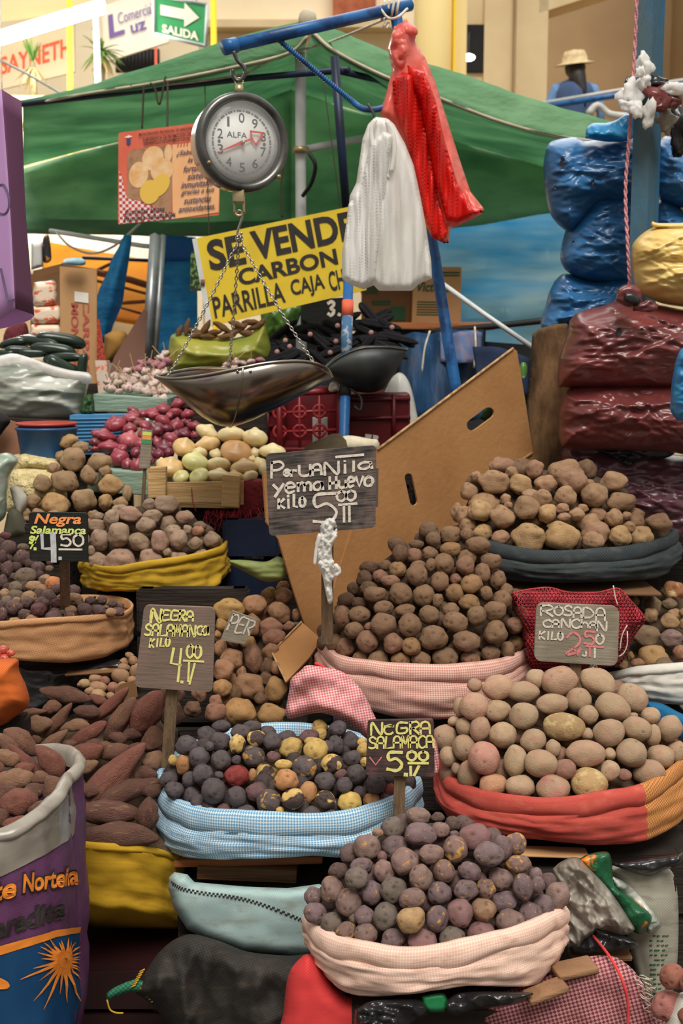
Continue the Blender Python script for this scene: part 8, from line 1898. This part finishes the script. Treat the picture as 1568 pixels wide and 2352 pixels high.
e_ = earth('added dark core mound under the russet potatoes beside the carton', [(495, 1660), (560, 1662), (655, 1655)], lambda x: interp([(495, 1420), (560, 1390), (655, 1360)], x), dM, .06, 1600)

# ---- mustard sack: rosy brown potatoes
rimY_ = smpoly([(180, 1296), (203, 1297), (237, 1304), (272, 1304), (318, 1295), (375, 1287), (421, 1281), (478, 1269), (508, 1259), (519, 1251)])
dY = slope(350, 172, 1300, 1140, 3.36, .185)
Y_ = parse('''880 125 265 190; 710 120 150 120; 1060 248 205 150 r; 520 225 240 170 r; 415 160 190 80; 740 240 230 160; 205 240 110 80; 330 255 170 180; 190 340 190 140; 680 335 210 175; 905 340 180 200; 1000 480 200 220; 950 410 200 180; 1215 340 150 110 g; 1090 380 100 110; 1185 395 150 115 o; 400 430 235 260; 215 480 210 235; 610 505 240 190 g; 815 500 185 250 r; 1170 515 175 135 g; 1340 480 190 190;
200 660 200 120; 425 650 345 190 r; 730 635 260 150 r; 1000 625 280 90 r; 1220 600 180 60; 890 590 100 60; 130 580 80 100; 60 640 100 120; 70 480 100 140; 40 340 140 130''', (180, 1130), .2296)
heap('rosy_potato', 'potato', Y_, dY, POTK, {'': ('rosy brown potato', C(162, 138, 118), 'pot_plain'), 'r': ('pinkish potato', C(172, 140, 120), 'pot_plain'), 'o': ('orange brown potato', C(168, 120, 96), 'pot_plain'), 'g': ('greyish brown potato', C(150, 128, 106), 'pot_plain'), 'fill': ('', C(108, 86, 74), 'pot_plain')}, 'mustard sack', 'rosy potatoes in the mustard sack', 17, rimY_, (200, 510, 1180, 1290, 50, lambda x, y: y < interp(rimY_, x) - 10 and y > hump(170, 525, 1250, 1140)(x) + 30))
earth('added core mound under the rosy potatoes in the mustard yellow sack', rimY_, hump(184, 516, 1260, 1160), dY, .05, 1255)

# ---- loose brown potatoes by the tub
dP = lambda x, y: 3.40 + max(0, 1200 - y) * .0011
P_ = parse('''765 165 245 175 25 y; 915 235 210 150; 690 330 150 140; 825 380 300 280; 1130 370 300 180; 1190 480 160 90; 600 470 160 140; 1010 560 200 270 25; 480 645 220 220; 740 620 350 270; 1240 660 300 250 y; 1430 750 120 200; 370 840 190 160 35; 625 845 360 220 y; 940 820 310 290; 1185 845 170 210 y; 1360 840 190 110; 420 950 180 70; 600 965 180 60; 300 985 110 140; 1060 1000 160 130; 220 1130 220 140; 290 1040 90 80; 500 1080 260 200; 760 1080 260 200; 960 1120 200 180; 160 1230 200 160; 400 1220 240 180''', (0, 980), .2041)
heap('brown_potato', 'potato', P_, dP, POTK, {'': ('pale brown potato', C(164, 134, 102), 'pot_plain'), 'y': ('golden brown potato', C(182, 146, 100), 'pot_plain')}, 'heap beside navy tub', 'pale brown potatoes beside the tub', 19, None)

# ---- tan sack: small purple potatoes
rimN_ = [(-120, 1418), (0, 1431), (61, 1426), (143, 1421), (204, 1417), (292, 1408)]
dN = lambda x, y: 2.80 + max(0, 1420 - y) * .0017 + abs(x - 120) * .0003
N_ = parse('''60 105 140 100 r; 95 245 195 200; 30 335 100 160; 255 230 140 90 g; 250 355 200 200; 85 475 145 195; 280 560 260 210 g; 430 460 165 160; 555 470 100 80 g; 30 620 130 180; 180 660 170 100 g; 510 575 150 90 t; 380 670 200 130 t; 600 615 210 120 O; 470 690 150 90 m; 60 750 140 110 t; 175 740 190 80 g; 330 770 190 100 t; 540 755 190 110; 640 705 140 140; 810 705 190 110;
80 830 150 120 g; 190 815 100 60 t; 300 850 150 150; 470 835 170 100; 515 860 100 90; 660 855 190 120 r; 830 815 220 150 m; 680 785 100 50 t; 1010 835 130 110; 1145 825 120 110; 1265 865 120 100; 1360 890 80 80; 150 905 200 180; 440 930 190 170 r; 30 985 110 170; 280 975 160 110; 620 940 150 70; 795 930 140 100 t; 955 930 185 145; 1110 930 160 110; 1190 905 80 50 g; 1250 945 130 70 t; 1340 940 130 70; 170 1040 150 60 t; 370 1010 170 60 t; 600 985 210 100; 785 985 150 80; 560 400 90 90 r; 150 560 90 90; 700 800 90 80; 900 880 90 80; 230 900 70 80; 700 960 80 60; 860 700 90 80; -60 700 120 120; -50 850 120 130; -40 460 120 150''', (0, 1210), .2041)
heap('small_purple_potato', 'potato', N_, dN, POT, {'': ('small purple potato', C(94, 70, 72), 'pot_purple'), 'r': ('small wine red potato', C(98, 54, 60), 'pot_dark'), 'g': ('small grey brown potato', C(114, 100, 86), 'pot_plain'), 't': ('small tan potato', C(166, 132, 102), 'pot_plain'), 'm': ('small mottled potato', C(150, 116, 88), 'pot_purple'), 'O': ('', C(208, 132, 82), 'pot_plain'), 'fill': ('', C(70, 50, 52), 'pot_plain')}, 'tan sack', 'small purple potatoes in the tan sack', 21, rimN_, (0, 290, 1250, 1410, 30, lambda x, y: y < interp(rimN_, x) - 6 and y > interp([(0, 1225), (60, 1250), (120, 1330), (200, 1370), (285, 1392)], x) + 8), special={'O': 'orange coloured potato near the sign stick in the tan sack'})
earth('added dark core mound under the small potatoes in the tan sack', [(-120, 1425), (0, 1428), (143, 1418), (285, 1409)], lambda x: interp([(-120, 1240), (0, 1250), (60, 1275), (120, 1345), (200, 1385), (285, 1402)], x), dN, .04, 1400)

# ---- little tan potatoes
dT = lambda x, y: 2.80 + max(0, 1600 - y) * .0009
T_ = parse('''1060 155 95 80; 1140 140 80 90; 940 205 120 70; 1060 200 120 80; 900 245 120 90; 1030 270 170 130; 820 290 120 90; 1145 230 70 110; 900 310 90 80 r; 725 335 110 80 t; 840 370 170 110; 970 370 100 100 r; 840 420 130 80 t; 950 445 90 70; 770 400 95 70; 1130 310 90 80; 1180 200 80 80; 1230 140 80 80; 1200 280 80 80; 1110 95 80 60; 680 345 40 40 r; 1050 360 100 90''', (0, 1480), .26786)
heap('little_potato', 'potato', T_, dT, POTS, {'': ('little tan potato', C(166, 130, 100), 'pot_plain'), 'r': ('little rosy potato', C(158, 110, 92), 'pot_plain'), 't': ('little pale potato', C(186, 154, 112), 'pot_plain')}, 'heap behind sweet potatoes', 'little tan potatoes behind the sweet potatoes', 23, None)

# ---- sweet potatoes
dS = lambda x, y: 2.40 + max(0, 1945 - y) * .0010
S_ = parse('''560 430 430 140 -8 d; 840 470 150 90 -20 r; 270 590 260 80 12; 440 550 170 130 20; 310 690 270 160 10 t; 490 650 390 120 48; 755 580 230 120 -10 d; 640 705 240 120 10 t; 915 540 480 120 42 r; 740 790 420 140 38 r; 1260 620 480 270 62 r; 1030 650 430 160 56; 460 820 290 130 35 t; 1300 815 220 190 75; 710 950 390 190 28 r; 980 920 250 140 22; 740 1055 230 110 28 t; 940 1135 760 280 42 R; 1310 1010 210 170 55 t; 1110 1270 520 190 18 d; 640 1190 170 180; 910 1450 530 210 -6 w; 1260 1470 310 190 86 d; 1020 1650 620 220 -6 d; 545 950 140 120 t; 90 720 150 130 t; 910 870 130 100; 600 850 120 90 d; 300 820 100 90; 670 1640 160 160 d; 1250 1120 200 150 d; 1480 600 220 200 60 d; 1480 420 200 170 d; 1010 800 160 100 d; 800 860 160 100 d; 1180 880 160 100 d; 760 1250 200 130 d; 1290 1240 200 140 d; 430 950 130 110; 1130 780 150 110 d''', (0, 1480), .26786)
YA = C(136, 94, 78)
KY = {'': ('sweet potato', YA, 'yam'), 't': ('tan sweet potato', C(160, 122, 96), 'yam'), 'r': ('reddish sweet potato', C(142, 84, 74), 'yam'), 'd': ('dark sweet potato', C(112, 74, 66), 'yam'), 'R': ('', C(142, 88, 76), 'yam'), 'w': ('', C(118, 78, 70), 'yam')}
heap('sweet_potato', 'sweet potato', S_, dS, YAM, KY, 'golden sack heap', 'sweet potatoes in the golden yellow sack', 25, None, lay='long', special={'R': 'biggest reddish sweet potato lying aslant in the middle of its heap', 'w': 'dark sweet potato with scraped patches near the golden yellow sack rim'}, dz=.7)
earth('added dark core mound under the sweet potatoes in the golden yellow sack', [(60, 1940), (165, 1942), (300, 1950), (420, 1960)], lambda x: interp([(60, 1720), (165, 1640), (300, 1620), (420, 1680)], x), dS, .09, 1900)
dS2 = lambda x, y: 2.06 + max(0, 1900 - y) * .0011
S2 = parse('''180 840 330 200 -42; 60 860 260 130 -42; 60 970 240 150 0 t; 240 1010 420 120 -45 r; 420 1010 340 210 -52 r; 110 1160 330 210 5 t; 210 1060 160 120 r; 150 1360 330 230 8 r; 490 1270 330 220 -58; 340 1150 150 130; 150 1530 300 130 10 r; 345 1400 200 160 d; 310 1240 170 150 d; -40 1300 200 200 d; -20 1480 180 200 d; 250 1290 150 130 d; 420 1380 150 120 d; 330 1500 160 130 d; -60 1050 200 160; 60 1270 160 120 d''', (0, 1480), .26786)
heap('sweet_potato', 'sweet potato', S2, dS2, YAM, KY, 'purple printed sack', 'sweet potatoes in the purple printed sack', 27, None, lay='long', dz=.75)
# tubers at the lower edge
heap('pink_tuber', 'tuber', [[1545, 2243, 62, 60, 20, ''], [1536, 2312, 84, 72, 5, 'r'], [1590, 2262, 60, 60, 0, ''], [1590, 2330, 70, 70, 0, '']], lambda x, y: 1.96, POT, {'': ('brownish pink tuber', C(150, 92, 80), 'pot_plain'), 'r': ('pink tuber', C(172, 110, 104), 'pot_plain')}, 'white sack corner', 'pink tubers at the lower edge', 29, None)
heap('red_vegetable', 'vegetable', [[8, 1493, 26, 22, 0, ''], [24, 1500, 22, 16, 0, ''], [-8, 1505, 24, 20, 0, ''], [10, 1508, 30, 14, 0, '']], lambda x, y: 2.55, POTS, {'': ('small red vegetable', C(190, 86, 66), 'onion_red')}, 'orange cloth bag', 'small red vegetables in the orange bag', 31, None)

# ---- onions
dOr = lambda x, y: 3.68 + max(0, 1080 - y) * .0015
OR = parse('''370 160 120 70; 350 205 150 100; 220 255 160 130; 500 165 120 80; 595 135 120 95; 715 95 120 90; 690 175 120 95; 785 180 100 90; 440 170 70 60; 530 195 90 60; 595 235 125 110; 405 240 100 80 b; 130 345 190 110; 335 290 110 95; 460 265 110 80; 535 300 140 130 w; 700 265 110 120; 845 275 125 90; 765 330 125 100 w; 660 370 130 110; 175 435 180 110; 270 380 80 90; 330 385 150 160 p; 545 395 90 100; 605 430 140 110 w; 250 520 150 150; 385 480 90 110 w; 315 570 90 100; 390 580 100 120; 520 490 70 90 w; 840 340 60 70; 60 400 90 80 b; 60 450 70 50; 640 480 80 90 w; 500 540 60 80 w; 760 240 60 60; 255 215 60 40; 620 300 100 90 w; 450 330 100 90; 420 410 100 100; 560 490 90 90 w; 440 520 90 90; 270 450 90 80; 700 340 80 80 w; 470 390 90 90 w; 640 190 70 60; 790 250 80 70 w''', (200, 900), .2934)
for i in OR: i[2] *= 1.1; i[3] *= 1.16
heap('red_onion', 'onion', OR, dOr, ONI, {'': ('red onion', C(150, 60, 74), 'onion_red'), 'w': ('wine red onion', C(112, 40, 56), 'onion_red'), 'p': ('papery pink onion', C(184, 98, 104), 'onion_red'), 'b': ('brownish red onion', C(120, 62, 58), 'onion_red')}, 'red onion heap', 'red onions behind the narrow label', 33, None, lay='up')
dOw = lambda x, y: 3.52 + max(0, 1115 - y) * .0013
OW = parse('''940 320 190 130; 1130 340 220 150; 1310 365 200 165; 760 435 180 160 b; 940 420 210 140 o; 1165 465 240 160 B; 1450 465 210 120; 650 590 215 160 b; 585 555 90 80; 845 550 205 170 g; 1020 580 205 130; 1010 490 110 90; 1310 480 90 90; 1230 600 220 150 o; 1355 570 110 120; 735 665 130 100 g; 875 660 160 115 g; 1035 660 200 120; 1290 530 90 60; 1150 670 150 110 b; 1270 670 140 100; 1400 610 120 120; 880 480 120 100''', (200, 900), .2934)
for i in OW: i[2] *= 1.04; i[3] *= 1.14
heap('white_onion', 'onion', OW, dOw, ONI, {'': ('white onion', C(232, 216, 168), 'onion_white'), 'b': ('brown skinned onion', C(214, 180, 126), 'onion_white'), 'o': ('orange tinged onion', C(224, 192, 142), 'onion_white'), 'B': ('', C(214, 166, 114), 'onion_white'), 'g': ('greenish onion', C(216, 212, 150), 'onion_white')}, 'slatted crate', 'white onions in the slatted crate', 35, None, lay='up', special={'B': 'most orange onion, in the middle of the slatted crate'})

# ---- garlic heads with stalks
dG = lambda x, y: 4.12 + max(0, 905 - y) * .002
GA = parse('''190 405 100 90; 260 430 75 60; 230 300 75 80; 250 360 85 80; 310 315 85 80; 325 265 85 70; 330 400 100 100; 370 340 85 90; 420 405 110 110; 430 250 95 90 p; 450 200 85 70 p; 470 330 70 80; 480 420 95 90; 540 365 115 80; 530 430 95 90; 570 210 95 80 p; 520 190 70 70 p; 610 220 80 80 p; 655 185 85 90 p; 640 120 75 70; 600 150 70 70; 610 425 95 80; 625 485 80 80; 575 480 80 60; 560 280 90 80; 510 310 70 70; 640 430 60 70; 170 350 70 70; 280 290 70 70 p; 400 300 80 70; 480 260 70 70; 620 280 80 70; 380 250 70 60 p; 560 330 70 60; 1140 210 65 60; 1180 190 75 70; 1220 185 65 70; 1270 190 85 70; 1340 150 75 70; 1400 115 75 70; 1410 170 85 70 p; 1340 185 75 60; 1300 155 65 60; 1440 130 55 60; 1230 145 65 50; 1120 240 60 50; 1200 235 70 50''', (200, 780), .2806)
for i in GA: i[2] *= 1.15; i[3] *= 1.15
gm_ = heap('garlic', 'garlic', GA, dG, GAR, {'': ('white garlic head', C(206, 188, 178), 'garlic'), 'p': ('purple tinged garlic head', C(164, 114, 124), 'garlic')}, 'garlic heap', 'garlic heads on the pale green table', 37, None, lay='up')
rn = random.Random(12); bpy.context.view_layer.update()
for o, i in gm_:
    if rn.random() < .75:
        L = rn.uniform(14, 36); a = rn.uniform(-.9, .9); mw = o.matrix_world.inverted()
        p0 = P(i['x'], i['y'] - i['h'] * .25, i['Y'] - .01); p1 = P(i['x'] + math.sin(a) * L, i['y'] - i['h'] * .25 - math.cos(a) * L, i['Y'] - .02)
        mb = MB().tube([mw @ p0, mw @ p0.lerp(p1, .5) , mw @ p1], .10, 6)
        me = D.meshes.new('stalk'); me.from_pydata(mb.v, [], mb.f); me.materials.append(M['stalk'])
        so = D.objects.new('stalk', me); COL.objects.link(so); so.parent = o

# ---- courgettes
ZU = [[85, 788, 105, 30, -8, ''], [140, 783, 102, 34, -10, ''], [62, 784, 50, 28, 5, ''], [122, 805, 95, 32, -8, ''], [80, 808, 70, 24, 0, ''], [145, 824, 90, 26, 3, ''], [145, 838, 70, 34, -25, ''], [192, 840, 52, 26, 82, ''], [30, 790, 60, 24, 10, ''], [14, 810, 40, 22, 0, ''], [45, 806, 60, 22, -5, '']]
heap('courgette', 'courgette', ZU, lambda x, y: 4.08 + (830 - y) * .002, ZUC, {'': ('dark green courgette', C(28, 44, 34), 'zucchini')}, 'cloudy bag', 'courgettes in the cloudy plastic bag', 39, None, lay='long', dz=.6)
# ---- dark maize
MZ = []
rn = random.Random(21)
for k in range(46):
    x = rn.uniform(622, 925); top_ = interp([(620, 800), (660, 745), (720, 735), (800, 735), (860, 728), (925, 745)], x); bot_ = interp([(620, 830), (740, 840), (800, 820), (930, 800)], x)
    y = rn.uniform(top_, bot_); MZ.append([x, y, rn.uniform(60, 92), rn.uniform(17, 22), rn.uniform(-50, 50), ''])
mz_ = heap('maize_cob', 'maize', MZ, lambda x, y: 4.3 + (830 - y) * .002, COB, {'': ('black maize cob', C(20, 18, 24), 'maize')}, 'maize pile', 'dark maize cobs behind the scale pan', 41, None, lay='long', dz=.55)
for k, (px, py) in enumerate([(655, 782), (712, 768), (771, 784), (775, 748), (758, 810), (665, 796), (636, 808), (852, 764), (900, 752)]):
    o = MZ and MB().ball(P(px, py, 4.22), .009, (1, .5, 1), None, 0, 2).build('cob_end', M['cob_end']); o.parent = mz_[k * 4][0]
    bpy.context.view_layer.update(); o.matrix_parent_inverse = mz_[k * 4][0].matrix_world.inverted()
# ---- turmeric fingers
TU = [[430, 752, 40, 14, 80, ''], [412, 762, 30, 14, 70, ''], [447, 762, 44, 15, -20, ''], [470, 758, 50, 16, 60, ''], [490, 765, 40, 15, 10, ''], [510, 752, 44, 15, -30, ''], [530, 766, 50, 15, 15, ''], [550, 755, 44, 16, 30, ''], [565, 765, 36, 15, -10, ''], [585, 750, 40, 15, 20, ''], [600, 745, 30, 14, 60, ''], [480, 772, 40, 14, 0, ''], [545, 745, 40, 14, -15, ''], [520, 772, 40, 14, 5, ''], [455, 770, 40, 14, 10, ''], [575, 740, 40, 14, 0, '']]
heap('turmeric_root', 'root', TU, lambda x, y: 4.3, YAM, {'': ('brown finger root', C(116, 84, 54), 'ginger')}, 'yellow green bag', 'brown roots in the yellow green bag', 43, None, lay='long', dz=.5)
